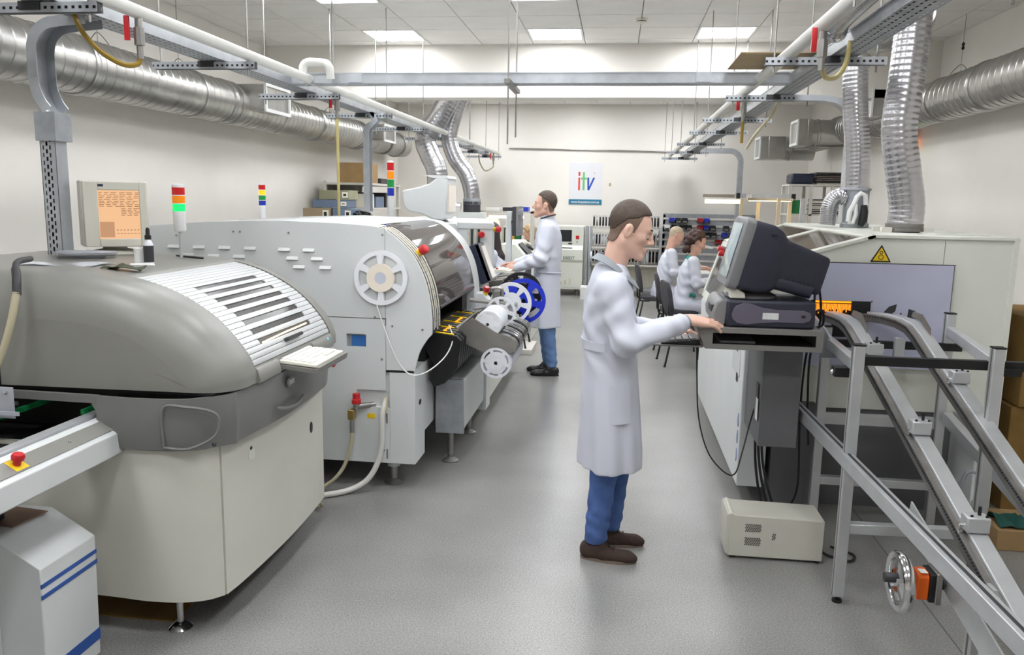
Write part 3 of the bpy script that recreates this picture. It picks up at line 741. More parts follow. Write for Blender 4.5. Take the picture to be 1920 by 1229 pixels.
# keyboard drawer
dr = MB().prism([(-1.46, 1.005), (-1.255, .985), (-1.25, 1.012), (-1.262, 1.014), (-1.262, 1.004), (-1.46, 1.022)], 'y', 3.25, 3.62).build('keyboard_drawer', 'grey_steel_paint', PR)
kb = MB().prism([(-1.455, 1.024), (-1.268, 1.008), (-1.268, 1.022), (-1.455, 1.040)], 'y', 3.262, 3.608).build('keyboard', 'keycap', PR, bevel=.003)
keys = MB()
for r_ in range(5):
    for c_ in range(15):
        if r_ == 0 and 3 < c_ < 9: continue
        x = -1.295-.029*r_; y = 3.278+.0205*c_; z = 1.0245+.0165*(-x-1.268)/.187
        keys.obox((x-.009, y+.008, z+.003), (.0105, 0, -.0009), (0, .0085, 0), (0, 0, .003))
keys.build('key_field', 'paper', kb, kind='stuff')
MB().lathe([(0, 0), (.016, 0), (.012, .006), (0, .008)], (-1.40, 3.585, 1.036), n=16).build('trackball', 'charcoal', kb)
# oval badge, button, LED, grip
def oval(mb, c, a, b, n=28):
    c = np.array(c); a = np.array(a); b = np.array(b); nn = unit(np.cross(a, b))
    vs = [c+math.cos(2*math.pi*k/n)*a+math.sin(2*math.pi*k/n)*b for k in range(n)]; vs += [v+nn*.003 for v in vs]
    return mb.add(vs, [tuple(reversed(range(n))), tuple(range(n, 2*n))] + [(k, (k+1) % n, n+(k+1) % n, n+k) for k in range(n)])
bd = oval(MB(), (-1.402, 3.30, .935), (0, .045, 0), (0, 0, .024)).build('badge', 'grey_steel_paint', PR)
oval(MB(), (-1.4005, 3.30, .935), (0, .041, 0), (0, 0, .02)).build('badge_field', 'hood_dark', bd)
text('DEK', 'badge_lettering', 'slat_silver', bd, (-1.396, 3.30, .935), (R(90), 0, R(90)), .03, .001, True)
MB().lathe([(0, 0), (.014, 0), (.014, .02), (.02, .02), (.022, .028), (.016, .036), (0, .037)], (-1.425, 3.83, .91), (1, 0, 0), 18).build('stop_button', 'red', PR)
MB().lathe([(0, 0), (.011, 0), (.011, .01), (0, .014)], (-1.435, 3.83, 1.03), (1, 0, 0), 14).build('indicator_lamp', 'glow_blue', PR)
MB().tube(smooth_path([(-1.40, 3.14, .855), (-1.388, 3.22, .835), (-1.385, 3.32, .83), (-1.388, 3.42, .85)], 6), [.003]+[.009]*17+[.003], 8).build('finger_grip', 'hood_dark', PR)
# cream base
def base_wall(pts, z0, z1): return [[(x, y, z) for x, y in pts] for z in (z0, z0+.02, (z0+z1)/2, z1)]
bp = plan_belt(0, 0, .0, None, None)
side = [(p[0], p[1]) for p in smooth_path([(x, y, 0) for x, y in [(-3.0, 2.775), (-2.5, 2.765), (-2.0, 2.755), (-1.78, 2.74), (-1.64, 2.752), (-1.555, 2.785), (-1.505, 2.835)]], 6)]
MB().sheet(base_wall(side, .155, .775), .02).build('side_panel', 'printer_cream', PR)
front = [(-1.500, 2.842)] + [(-1.495+.022*math.sin(math.pi*k/12), 2.842+1.08*k/12) for k in range(1, 12)] + [(-1.497, 3.922)]
dp = MB().sheet(base_wall(front, .155, .775), .02).build('door', 'printer_cream', PR)
MB().prism([(-3.0, 3.95), (-1.52, 3.95), (-1.50, 3.93), (-1.52, 3.98), (-3.0, 3.98)], 'z', .155, .775).build('rear_panel', 'printer_cream', PR)
MB().box(-2.98, -1.60, 2.82, 3.94, .17, .75).build('inner_cabinet', 'charcoal', PR)
MB().sphere((-1.488, 3.06, .70), .011, 12).build('lock', 'black', dp)
oval(MB(), (-1.4835, 3.065, .672), (0, .034, 0), (0, .0, .022)).build('finger_cup', 'machine_cream', dp)
oval(MB(), (-1.481, 3.72, .60), (0, .014, 0), (0, 0, .028)).build('cable_hole', 'black', dp)
def levelling_foot(t, x, y, ztop, r=.05, m='chrome', stem=.014):
    MB().lathe([(0, 0), (r, 0), (r, .005), (r*.7, .018), (r*.35, .03), (0, .034)], (x, y, 0), n=24).build('foot_pad', m, t)
    MB().cyl((x, y, .03), (x, y, ztop), stem, n=14).cyl((x, y, ztop-.03), (x, y, ztop-.012), stem*1.7, n=6).build('foot_stem', m, t)
for x, y in ((-1.70, 2.83), (-2.85, 2.83), (-1.70, 3.85), (-2.85, 3.85)): levelling_foot(PR, x, y, .17, .048)

# things on the printer hood
cm = thing('crt_monitor', 'beige monitor with an orange text screen on the grey hood', 'monitor', (-2.60, 3.86, 1.43))
m = MB(); fy = 3.82
def skew_box(mb, x0, x1, y0, y1, z0, z1): return mb.box(x0, x1, y0, y1, z0, z1)
w = MB()
for a in ((-2.80, -2.735, 1.475, 1.80), (-2.545, -2.51, 1.475, 1.80), (-2.735, -2.545, 1.475, 1.515), (-2.735, -2.545, 1.758, 1.80)): w.box(a[0], a[1], fy, fy+.05, a[2], a[3])
w.build('bezel', 'crt_beige', cm, bevel=.004)
MB().prism([(-2.81, 3.86), (-2.50, 3.86), (-2.50, 4.0), (-2.56, 4.17), (-2.74, 4.17), (-2.81, 4.0)], 'z', 1.475, 1.805).build('housing', 'crt_beige', cm, bevel=.008)
MB().box(-2.735, -2.545, fy+.018, fy+.03, 1.515, 1.758).build('screen', 'screen_orange', cm)
sc = MB().box(-2.731, -2.665, fy+.0165, fy+.0175, 1.522, 1.60); sc.build('screen_picture', 'screen_block', cm)
tx = MB(); rr = random.Random(3)
for col0, rows_, zt in ((-2.73, 9, 1.747), (-2.635, 9, 1.747), (-2.63, 5, 1.668)):
    for k in range(rows_):
        a = col0; z = zt-.0085*k
        for q in range(3):
            l = rr.uniform(.012, .03); tx.box(a, a+l, fy+.0168, fy+.0178, z-.003, z); a += l+rr.uniform(.006, .014)
            if a > col0+.075: break
for k in range(7): tx.box(-2.655+.016*k, -2.648+.016*k, fy+.0168, fy+.0178, 1.556, 1.561); tx.box(-2.655+.016*k, -2.645+.016*k, fy+.0168, fy+.0178, 1.54, 1.543)
tx.build('screen_text', 'screen_text', cm, kind='stuff')
MB().box(-2.733, -2.708, fy-.001, fy, 1.775, 1.787).build('maker_plate', 'navy', cm)
MB().lathe([(0, 0), (.13, 0), (.135, .008), (.11, .02), (.06, .03), (.05, .05), (0, .05)], (-2.655, 3.95, 1.43), n=28).build('swivel_base', 'crt_beige', cm)
cm.location = (-2.484, 3.846, 1.43); cm.rotation_euler = (0, 0, R(40))
def stack_light(label, x, y, zb, r, seg, pole=0, lens=None, body=.1, gap=.004, rot=0, base_m='white_paint', name='signal_tower'):
    t = thing(name, label, 'signal light', (x, y, zb), 'stacked signal lights'); z = zb
    if pole: MB().cyl((x, y, z), (x, y, z+pole), .008, n=12).build('pole', 'aluminium', t); z += pole
    MB().lathe([(0, 0), (r*.8, 0), (r, .008), (r, body), (0, body)], (x, y, z), n=20).build('socket', base_m, t); z += body
    for mm in seg:
        MB().lathe([(0, 0), (r, 0), (r, lens), (0, lens)], (x, y, z), n=20).build('lens', mm, t); z += lens
        MB().lathe([(0, 0), (r*1.04, 0), (r*1.04, gap), (0, gap)], (x, y, z), n=20).build('ring', base_m, t); z += gap
    MB().lathe([(r, 0), (r, .01), (0, .014)], (x, y, z), n=20).build('cap', base_m, t)
    return t
stack_light('signal tower with lit green lens on a thin pole behind the orange screen', -2.14, 3.74, 1.43, .03, ['glow_green', 'led_orange', 'led_red'], .13, .036, .10)
MB().lathe([(0, 0), (.021, 0), (.021, .062), (.023, .062), (.023, .072), (0, .073)], (-2.125, 3.36, 1.43), n=20).build('plastic_cup', 'paper', label='small white plastic jar on the grey hood', cat='jar')
bt = thing('spray_bottle', 'small spray bottle with black pump top on the grey hood', 'bottle', (-2.072, 3.35, 1.43))
MB().lathe([(0, 0), (.02, 0), (.021, .004), (.021, .09), (.014, .105), (.011, .112), (0, .112)], (-2.072, 3.35, 1.43), n=20).build('body', 'reel_clear', bt)
MB().lathe([(.0215, .012), (.0218, .012), (.0218, .085), (.0215, .085)], (-2.072, 3.35, 1.43), n=20).build('label_sleeve', 'charcoal', bt)
MB().lathe([(0, .112), (.014, .112), (.014, .13), (.009, .135), (.009, .155), (.005, .165), (0, .165)], (-2.072, 3.35, 1.43), n=16).build('pump', 'black', bt)
for i, (dx, dy) in enumerate(((0, 0), (.012, -.012))): MB().cyl((-2.10+dx, 3.25+dy, 1.437), (-2.01+dx, 3.28+dy, 1.437), .0055, n=8).build('white_stick', 'paper', label=('front one of two short white sticks lying before the jar', 'rear one of two short white sticks lying before the jar')[1-i], cat='stick')
g = [[(-2.14+.16*i/8, 3.10+.07*j/5+.01*math.sin(i), 1.433+.012*math.sin(i*1.1+j)*math.sin(j*.9)**2+.010*(1-abs(i-4)/4)) for i in range(9)] for j in range(6)]
MB().sheet(g, .003).build('cleaning_cloth', 'olive_cloth', label='crumpled dark green cleaning cloth on the grey hood', cat='cloth')
MB().tube([(-2.20, 3.80, 1.436), (-2.06, 3.72, 1.436), (-2.0, 3.69, 1.436)], [.004, .006, .005], 8).build('pen', 'black', label='thin black pen lying behind the bottle', cat='pen')
MB().tube(smooth_path([(-2.72, 3.62, 1.45), (-2.60, 3.50, 1.446), (-2.48, 3.50, 1.446), (-2.45, 3.58, 1.446), (-2.53, 3.64, 1.45), (-2.66, 3.58, 1.456), (-2.56, 3.46, 1.458), (-2.43, 3.52, 1.46), (-2.46, 3.68, 1.45), (-2.62, 3.70, 1.45)], 8), .012, 8).build('coiled_hose', 'hose_grey', label='coiled grey hose lying on the grey hood beside the steel channel', cat='hose')
MB().sheet([[(-2.56+.34*i/5, 3.12+.16*j/3+.05*i/5, 1.434+.006*math.sin(i*1.3+j)) for i in range(6)] for j in range(4)], .002).build('plastic_sheet', 'plastic_clear', label='clear plastic sheet lying on the near edge of the grey hood', cat='sheet')
hs = thing('vacuum_wand', 'beige hose with dark nozzle hanging over the edge of the grey hood', 'hose', (-2.3, 2.75, 1.4))
MB().tube(smooth_path([(-2.36, 2.98, 1.475), (-2.31, 2.84, 1.47), (-2.25, 2.76, 1.42), (-2.235, 2.735, 1.36)], 6), [.012]*9+[.016]*10, 10).build('nozzle', 'charcoal', hs)
MB().tube(smooth_path([(-2.235, 2.735, 1.37), (-2.25, 2.71, 1.25), (-2.29, 2.69, 1.12), (-2.36, 2.66, .98), (-2.5, 2.6, .9)], 6), .014, 10).build('hose', 'hose_beige', hs)

# infeed conveyor running out of the printer toward the camera
cv = thing('infeed_conveyor', 'white board conveyor with red stop button feeding the grey-hooded machine', 'conveyor', (-2.1, 2.0, .75))
MB().prism([(-1.87, .75), (-1.845, .765), (-1.845, .845), (-1.853, .852), (-1.93, .895), (-1.95, .895), (-1.95, .75)], 'y', 1.2, 2.74).build('side_cover', 'machine_white', cv, bevel=.003)
MB().prism([(-1.862, .8585), (-1.915, .8885), (-1.912, .8905), (-1.860, .8605)], 'y', 1.2, 2.735).build('control_strip', 'hood_grey', cv)
MB().box(-2.0, -1.955, 1.2, 2.86, .87, .905).box(-2.0, -1.955, 1.2, 2.86, .84, .86).build('guide_rail', 'aluminium', cv, bevel=.003)
MB().box(-2.40, -2.35, 1.2, 2.84, .875, .915).build('guide_rail', 'aluminium', cv, bevel=.003)
MB().box(-2.345, -2.31, 1.2, 2.80, .87, .91).build('belt_carrier', 'black', cv, bevel=.002)
MB().box(-2.04, -2.003, 1.2, 2.86, .83, .88).build('belt_carrier', 'black', cv, bevel=.002)
MB().box(-2.31, -2.296, 2.62, 3.04, .885, .905).build('belt', 'green_belt', cv)
MB().box(-2.055, -2.04, 2.80, 3.04, .885, .905).build('belt', 'green_belt', cv)
for y, z in ((2.60, .88), (2.52, .862), (2.40, .85)): MB().cyl((-2.30, y, z), (-2.27, y, z), .02, n=16).build('roller', 'steel', cv)
MB().box(-2.40, -1.96, 1.2, 2.5, .74, .79).build('bed', 'charcoal', cv)
MB().box(-2.30, -2.08, 2.05, 2.3, .80, .815).build('sensor_plate', 'aluminium', cv)
pl = MB().box(-1.925, -1.865, 2.20, 2.26, .868, .872)
pl = MB().obox((-1.888, 2.25, .8755), (.026*.87, 0, -.026*.5), (0, .028, 0), (.0008, 0, .0014)).build('stop_plate', 'yellow', cv)
MB().lathe([(0, 0), (.012, 0), (.012, .016), (.019, .018), (.021, .03), (.017, .038), (0, .04)], (-1.888, 2.25, .876), (.25, 0, 1), 18).build('stop_button', 'red', cv)
MB().sphere((-1.885, 2.50, .876), .006, 8).build('cap_screw', 'chrome', cv)
sd = thing('clear_guard', 'scratched clear plastic guard hanging before the board opening', 'guard', (-2.4, 2.66, .83))
MB().box(-2.60, -2.22, 2.655, 2.66, .90, 1.02).build('upper_sheet', 'plastic_clear', sd)
MB().box(-2.60, -2.19, 2.64, 2.645, .915, .93).build('lower_sheet', 'plastic_clear', sd)
MB().sphere((-2.245, 2.652, 1.0), .007, 8).build('screw', 'chrome', sd)
# its cabinet with blue stripes
st = thing('conveyor_cabinet', 'white cabinet with blue stripes standing under the infeed conveyor', 'cabinet', (-2.1, 2.45, 0))
MB().prism([(-2.34, 0.01), (-1.895, .01), (-1.885, .485), (-2.05, .585), (-2.34, .585)], 'y', 2.31, 2.60).build('body', 'machine_white', st, bevel=.004)
for z0, z1 in ((.415, .43), (.375, .39)): MB().prism([(-1.8885, z0), (-1.8845, z0), (-1.8845, z1), (-1.8885, z1)], 'y', 2.309, 2.601).build('stripe', 'blue_stripe', st)
MB().prism([(-1.896, .07), (-1.8915, .07), (-1.8905, .115), (-1.895, .115)], 'y', 2.309, 2.601).build('stripe', 'blue_stripe', st)
MB().box(-2.30, -2.05, 2.0, 2.31, .02, .57).build('rear_body', 'machine_white', st, bevel=.004)
MB().prism([(-2.22, 2.42), (-2.05, 2.40), (-2.03, 2.55), (-2.18, 2.57)], 'z', .586, .59).build('copper_plate', 'copper_board', label='bare copper-coloured board lying on the striped cabinet', cat='board')
MB().box(-2.20, -2.13, 2.36, 2.46, .5905, .745).build('lift_post', 'navy', cv)
MB().box(-2.9, -1.75, 2.86, 3.2, .002, .006).build('floor_cardboard', 'cardboard_dark', label='flat brown cardboard on the floor under the printer', cat='cardboard')
# ------------------------------------------------------------------ first placement machine (white arch, reel on its side)
PM = thing('placement_machine', 'white placement machine with arched front and a tape reel stuck on its side', 'machine', (-1.9, 5.3, 0))
Y0, Y1 = 4.50, 6.14
front = smooth2([(-1.042, .96), (-1.043, 1.06), (-1.055, 1.16), (-1.085, 1.28), (-1.15, 1.41), (-1.235, 1.50), (-1.33, 1.565), (-1.42, 1.582)], 5)
top = [(-1.6, 1.592), (-1.97, 1.60), (-2.4, 1.585), (-2.75, 1.555), (-2.85, 1.545)]
side_up = front + top
lower_cut = smooth2([(-1.045, .955), (-1.075, .92), (-1.12, .84), (-1.15, .72)], 6)
upper_poly = [(-2.85, 1.035)] + [(-1.325, 1.035)] + [(-1.325, 1.0)]
# side wall built of the panels whose joints show
def side_panel(poly, y=Y0, th=.02, name='side_panel', m='machine_white'):
    return MB().prism(poly, 'y', y, y+th).build(name, m, PM, bevel=.0015)
jx = -1.322
fr = [p for p in front]
fi = [p for p in front if p[0] > jx]
side_panel([(jx+.001, .735)] + [(-1.152, .735)] + list(reversed(lower_cut)) + fi + [(jx+.001, 1.572)])
rest_ = [p for p in front if p[0] <= jx]
side_panel([(-2.85, 1.043), (jx-.001, 1.043), (jx-.001, 1.569)] + rest_ + top)
# lower left panel around the little screen window and the valve opening
lp = MB()
def rect(mb, x0, x1, z0, z1, y=Y0): mb.box(x0, x1, y, y+.02, z0, z1)
for a in ((-2.85, -1.575, .162, 1.039), (-1.575, jx-.001, .945, 1.039), (-1.575, -1.56, .16, .945), (-1.44, jx-.001, .61, .945), (-1.56, -1.44, .61, .868), (-1.575+.015, -1.50, .162, .61), (-1.50, -1.30, .162, .505), (-1.30, jx+.018, .162, .505)):
    if a[1] > a[0]: rect(lp, *a)
lp.build('side_panel', 'machine_white', PM)
rect(MB(), jx+.02, -1.15, .162, .72); 
MB().box(jx+.022, -1.145, Y0-.001, Y0+.02, .162, .722).build('corner_panel', 'machine_white', PM, bevel=.002)
MB().box(-1.56, -1.44, Y0+.012, Y0+.02, .868, .945).build('window_back', 'galv_dull', PM)
MB().box(-1.53, -1.442, Y0+.008, Y0+.012, .872, .935).build('small_screen', 'screen_blue', PM)
MB().box(-1.50, -1.30, Y0+.05, Y0+.06, .505, .61).build('socket_plate', 'machine_white', PM)
MB().cyl((-1.335, Y0+.045, .555), (-1.335, Y0+.052, .555), .026, n=20).build('socket_hole', 'black', PM)
MB().box(-1.4385, -1.39, Y0-.002, Y0, .435, .465).build('warning_sticker', 'yellow', PM)
for x, z in ((-1.385, 1.05), (-1.28, 1.0), (-1.10, .985), (-1.335, 1.53), (-1.90, 1.53), (-2.2, 1.53), (-2.24, 1.53), (-2.6, 1.5), (-1.345, .80), (-1.335, .24)):
    MB().cyl((x, Y0-.004, z), (x, Y0, z), .006, n=10).build('screw', 'steel', PM)
MB().box(jx-.03, jx+.004, Y0-.0012, Y0, 1.0405, 1.0435).box(jx-.0, jx+.004, Y0-.0012, Y0, 1.0, 1.0435).build('joint_line', 'black', PM)  # thin black strips marking the joint between side panels
MB().box(jx+.002, -1.15, Y0-.0015, Y0+.002, .722, .733).build('joint_gap', 'black', PM)
for x in (-1.318, ): MB().box(x-.003, x+.005, Y0-.003, Y0, .41, .47).box(x-.003, x+.005, Y0-.003, Y0, .19, .25).build('hinge', 'steel_dull', PM)
MB().prism([(-1.20, .38), (-1.19, .385), (-1.19, .47), (-1.20, .475)], 'y', Y0-.006, Y0).build('pull_tab', 'machine_white', PM)
# louvres pressed into the side
for r_, row in enumerate(([-2.30, -2.14, -1.93, -1.78, -2.46, -2.62], [-2.37, -2.21, -1.88, -1.73, -2.53], [-1.84, -1.68, -2.27])):
    for x in row:
        if r_ == 0 and x in (-2.46,): pass
        z = 1.432-.05*r_ if x < -2.05 else 1.43-.05*r_
        MB().prism([(Y0, z+.012), (Y0-.012, z-.006), (Y0, z-.009)], 'x', x-.035, x+.035).build('louvre', 'machine_white', PM)
# shell between the two arches
MB().sheet([[(x, y, z-.001) for y in (Y0+.02, Y1-.02)] for x, z in [(-1.43, 1.583)] + top], .02).build('roof', 'machine_white', PM)
MB().sheet([[(x, y, z) for y in (4.80, 5.90)] for x, z in [(-1.50, 1.588), (-2.35, 1.59)]], .004).build('roof_recess', 'slat_silver', PM)
MB().sheet([[(x, y, z) for y in (Y0+.02, 4.72)] for x, z in front], .02).build('arch_band', 'machine_white', PM)
farp = front + top + [(-2.85, .16), (-1.15, .16), (-1.15, .72), (-1.12, .84), (-1.06, .93)]
MB().prism(farp, 'y', Y1-.22, Y1).build('far_arch', 'machine_white', PM, bevel=.006)
MB().box(-2.83, -1.55, Y0+.02, Y1-.22, .17, 1.5).build('inner_frame', 'charcoal', PM)
MB().box(-1.55, -1.15, Y0+.02, Y1-.22, .30, .74).build('lower_body', 'machine_white', PM)
MB().box(-1.16, -1.145, Y0+.02, 4.74, .162, .72).build('corner_panel', 'machine_white', PM)
MB().sphere((-1.144, 4.62, .52), (.003, .03, .018), 10).build('latch', 'black', PM)
# the smoked visor
vz = [p for p in front if 1.09 < p[1]]
vis = MB().sheet([[(x, y, z) for y in (4.735, 5.2, 5.905)] for x, z in vz], .006).build('visor', 'glass_smoke', PM)
MB().tube([(-1.052, 4.74, 1.085), (-1.052, 5.9, 1.085)], .012, 8).build('visor_rail', 'charcoal', vis)
MB().box(-1.50, -1.15, 4.76, 5.9, .74, .93).build('feeder_bed', 'black', PM)
MB().prism([(-1.30, 1.05), (-1.10, 1.05), (-1.12, 1.25), (-1.22, 1.38), (-1.30, 1.40)], 'y', 5.55, 5.72).build('mounting_head', 'black', PM, bevel=.01)
MB().box(-1.32, -1.10, 5.72, 5.90, .80, 1.10).build('head_cover', 'black', PM)
MB().box(-1.42, -1.33, 4.80, 5.88, 1.22, 1.30).build('gantry_beam', 'steel_dull', PM, bevel=.005)
# strips of black and white tape stuck along the arch
fp = np.array(front); fl = np.concatenate([[0], np.cumsum(np.linalg.norm(np.diff(fp, axis=0), axis=1))])
def on_front(u, d=.0):
    x, z = np.interp(u, fl, fp[:, 0]), np.interp(u, fl, fp[:, 1]); x2, z2 = np.interp(u+.01, fl, fp[:, 0]), np.interp(u+.01, fl, fp[:, 1]); x1, z1 = np.interp(u-.01, fl, fp[:, 0]), np.interp(u-.01, fl, fp[:, 1])
    t = unit((x2-x1, z2-z1)); return x+t[1]*d, z-t[0]*d
MB().sheet([[(on_front(u, .0015)[0], y, on_front(u, .0015)[1]) for y in (4.515, 4.715)] for u in np.linspace(.0, fl[-1]-.06, 30)], .001).build('tape_backing', 'black', PM)
rr = random.Random(5); strips = MB()
for c in range(4):
    y = 4.521+.049*c; u = rr.uniform(0, .03); jit = 0
    while u < fl[-1]-.09:
        L = rr.uniform(.03, .08); jit = .6*jit+rr.uniform(-.004, .004); yy = y+jit
        strips.sheet([[(on_front(q, .003)[0], a, on_front(q, .003)[1]) for a in (yy, yy+.031)] for q in (u, u+L/2, u+L)]); u += L+.0018
strips.build('tape_pieces', 'label_dirty', PM, kind='stuff')
def estop(t, c, ax, s=1.0, base='yellow'):
    k = MB().lathe([(0, 0), (.016*s, 0), (.016*s, .02*s), (0, .02*s)], c, ax, 16).build('stop_base', base, t)
    MB().lathe([(0, .02*s), (.012*s, .02*s), (.021*s, .024*s), (.021*s, .05*s), (.017*s, .055*s), (0, .056*s)], c, ax, 18).build('stop_button', 'red', t)
estop(PM, (-1.155, 4.62, 1.42), (.8, -.35, .5), 1.3)
for x, y in ((-1.31, 4.62), (-1.31, 5.95), (-2.7, 4.62), (-2.7, 5.95)):
    levelling_foot(PM, x, y, .17, .06, 'steel', .022)
    MB().cyl((x, y, .11), (x, y, .17), .04, n=18).build('foot_collar', 'machine_white', PM)
# reel on the side panel, with its loose tape
rl = reel('white plastic reel fixed to the side of the arched machine', (-1.342, Y0-.014, 1.282), (0, 1, 0), .158, .024, fill=.53, rot=.35)
MB().lathe([(.034, -.0145), (.082, -.0145), (.082, -.012), (.034, -.012)], (-1.342, Y0-.014, 1.282), (0, 1, 0), 32).build('hub_disc', 'reel_cream', rl)
MB().lathe([(0, -.0135), (.036, -.0135), (.036, -.012), (0, -.012)], (-1.342, Y0-.014, 1.282), (0, 1, 0), 24).build('hub_centre', 'coat_seam', rl)
MB().tube(smooth_path([(-1.37, Y0-.02, 1.13), (-1.32, Y0-.02, .98), (-1.26, Y0-.02, .83), (-1.20, Y0-.02, .74), (-1.13, Y0-.04, .72), (-1.06, Y0+.05, .74), (-1.0, Y0+.2, .80), (-.985, Y0+.32, .88), (-1.03, Y0+.42, .95)], 8), .004, 6).build('loose_tape', 'tape_white', rl)
# air valve and hoses at the opening
av = thing('air_inlet_valve', 'red and brass air valve on the side of the arched machine', 'valve', (-1.49, 4.44, .5))
MB().lathe([(0, 0), (.028, 0), (.028, .025), (.022, .028), (.022, .06), (0, .06)], (-1.49, 4.455, .535), n=18).build('knob', 'red', av)
MB().cyl((-1.49, 4.455, .50), (-1.49, 4.455, .535), .02, n=12).cyl((-1.49, 4.455, .515), (-1.40, 4.53, .515), .018, n=12).build('manifold', 'steel', av)
MB().box(-1.535, -1.495, 4.42, 4.47, .44, .50).build('elbow', 'brass', av, bevel=.006)
MB().cyl((-1.515, 4.445, .44), (-1.515, 4.445, .36), .014, n=12).build('coupling', 'steel', av)
MB().tube(smooth_path([(-1.515, 4.445, .37), (-1.53, 4.44, .25), (-1.58, 4.42, .12), (-1.68, 4.38, .03), (-1.8, 4.3, .014), (-1.95, 4.2, .014)], 8), .011, 10).build('hose', 'hose_beige', av)
MB().tube(smooth_path([(-1.335, 4.55, .555), (-1.33, 4.50, .53), (-1.335, 4.46, .46), (-1.345, 4.46, .25), (-1.40, 4.43, .1), (-1.50, 4.38, .03), (-1.65, 4.28, .018), (-1.85, 4.2, .018)], 8), .017, 10).build('power_hose', 'hose_white', label='thick white hose sagging from the side opening to the floor', cat='hose')
MB().tube(smooth_path([(-1.33, 4.52, .56), (-1.315, 4.48, .57), (-1.305, 4.46, .52), (-1.32, 4.47, .47)], 6), .003, 6).build('earth_wire', 'hose_yellow', label='thin yellow wire at the round socket hole', cat='wire')
MB().tube(smooth_path([(-1.60, 4.05, .10), (-1.58, 4.10, .03), (-1.66, 4.12, .012), (-1.8, 4.1, .012)], 6), .008, 8).build('floor_cable', 'hose_beige', label='beige cable end curling out under the printer door', cat='cable')

# feeder cart: black feeders, steel trough and reels
FC = thing('feeder_cart', 'feeder cart with black feeders and steel reel trough before the arched machine', 'feeder cart', (-.9, 5.4, 0))
for k in range(14):
    y = 4.80+.075*k
    f = MB().prism([(-1.15, .92), (-.96, .90), (-.93, .87), (-.95, .70), (-1.03, .60), (-1.10, .57), (-1.13, .62), (-1.10, .72), (-1.15, .80)], 'y', y, y+.055).build('feeder', 'black', FC)
    MB().prism([(-1.14, .921), (-.98, .905), (-.98, .909), (-1.14, .926)], 'y', y+.012, y+.042).build('feeder_lid', 'steel_dull' if k % 3 else 'yellow', f)
    if k in (1, 2, 3, 6, 7, 8): MB().box(-1.06, -1.045, y+.01, y+.045, .916, .922).build('feeder_lamp', 'glow_orange' if k != 2 else 'glow_fire', f)
    for q in range(3): MB().cyl((-1.10+.045*q, y+.02, .575+.045*q), (-1.085+.045*q, y+.02, .60+.045*q), .006, n=6).build('contact_pin', 'steel_dull', f) if q == 1 else None
MB().prism([(-1.0, .90), (-.90, .985), (-.88, .985), (-.74, .90), (-.65, .875), (-.60, .83), (-.61, .78), (-.67, .765), (-.83, .775), (-.92, .81), (-1.0, .88)], 'y', 4.995, 5.0).build('trough_end', 'steel', FC)
MB().prism([(-1.0, .90), (-.90, .985), (-.88, .985), (-.74, .90), (-.65, .875), (-.60, .83), (-.61, .78), (-.67, .765), (-.83, .775), (-.92, .81), (-1.0, .88)], 'y', 5.80, 5.805).build('trough_end', 'steel', FC)
trp = smooth2([(-.92, .81), (-.83, .775), (-.67, .765), (-.61, .78), (-.60, .83), (-.65, .875)], 4)
MB().sheet([[(x, y, z) for y in (5.0, 5.8)] for x, z in trp], .003).build('trough', 'steel_dull', FC)
MB().cyl((-1.0, 4.99, .915), (-1.0, 5.82, .915), .012, n=10).build('axle', 'steel', FC)
for k in range(12):
    y = 5.06+.062*k; MB().tube(smooth_path([(-.71, y, .90), (-.66, y, .885), (-.605, y, .85), (-.60, y, .80)], 4), .006, 6).build('divider_wire', 'chrome' if k % 4 else 'black', FC)
MB().box(-1.14, -.95, 5.02, 5.82, .24, .57).build('cart_body', 'machine_white', FC, bevel=.004)
MB().box(-1.10, -.93, 5.82, 6.0, .16, .80).build('cart_post', 'machine_white', FC, bevel=.004)
MB().prism([(-1.13, .58), (-.95, .58), (-.945, .22), (-1.13, .22)], 'y', 4.985, 5.018).build('cart_end', 'galv_dull', FC)
for x, y in ((-1.05, 5.08), (-1.05, 5.75)):
    MB().cyl((x, y, .05), (x, y, .27), .02, n=10).build('caster_stem', 'steel', FC)
    MB().lathe([(0, 0), (.055, 0), (.055, .008), (.02, .03), (.02, .05)], (x, y, 0), n=20).build('caster_pad', 'steel_dull', FC)
for k in range(6):
    y = 5.05+.055*k
    reel('white tape reel in the steel trough, %s from the near end' % ORD[k], (-.80, y, .945), (0, 1, 0), .088, .045, fm='reel_white', core='reel_white', fill=.9, group='reels in the steel trough')
reel('white spoked reel behind the row of trough reels', (-.78, 5.50, .965), (0, 1, 0), .105, .02, fill=.35, core='charcoal', group='reels in the steel trough')
for k in range(8):
    y = 5.0+.09*k
    lab = 'clear plastic reel hanging below the trough, %s from the near end' % ORD[k]
    o = reel(lab, (-.735, y, .705), (0, 1, 0), .10, .05, fm='reel_clear', core='reel_clear', fill=.72, group='clear reels below the trough')
reel('large white reel in front of the blue reel', (-.74, 5.72, 1.0), (0, 1, 0), .15, .03, fill=.3, core='reel_white', group='large reels on the cart end')
reel('large bright blue reel beside the standing man', (-.665, 5.86, 1.0), (0, 1, 0), .165, .05, fm='reel_blue', core='navy', fill=.4, group='large reels on the cart end', spokes=5)
reel('large black reel behind the blue reel', (-.70, 6.0, 1.04), (0, 1, 0), .16, .03, fm='black', core='black', fill=.5, group='large reels on the cart end')
MB().cyl((-.70, 5.69, 1.0), (-.70, 6.05, 1.0), .012, n=10).bar((-.70, 5.68, 1.0), (-1.0, 5.68, .95), .03, .012).build('reel_arm', 'aluminium', FC)
MB().obox((-.88, 5.55, 1.025), (.13, .02, -.012), (-.01, .06, .0), (.0008, .0, .008)).build('steel_tray', 'grey_steel_paint', FC, bevel=.002)
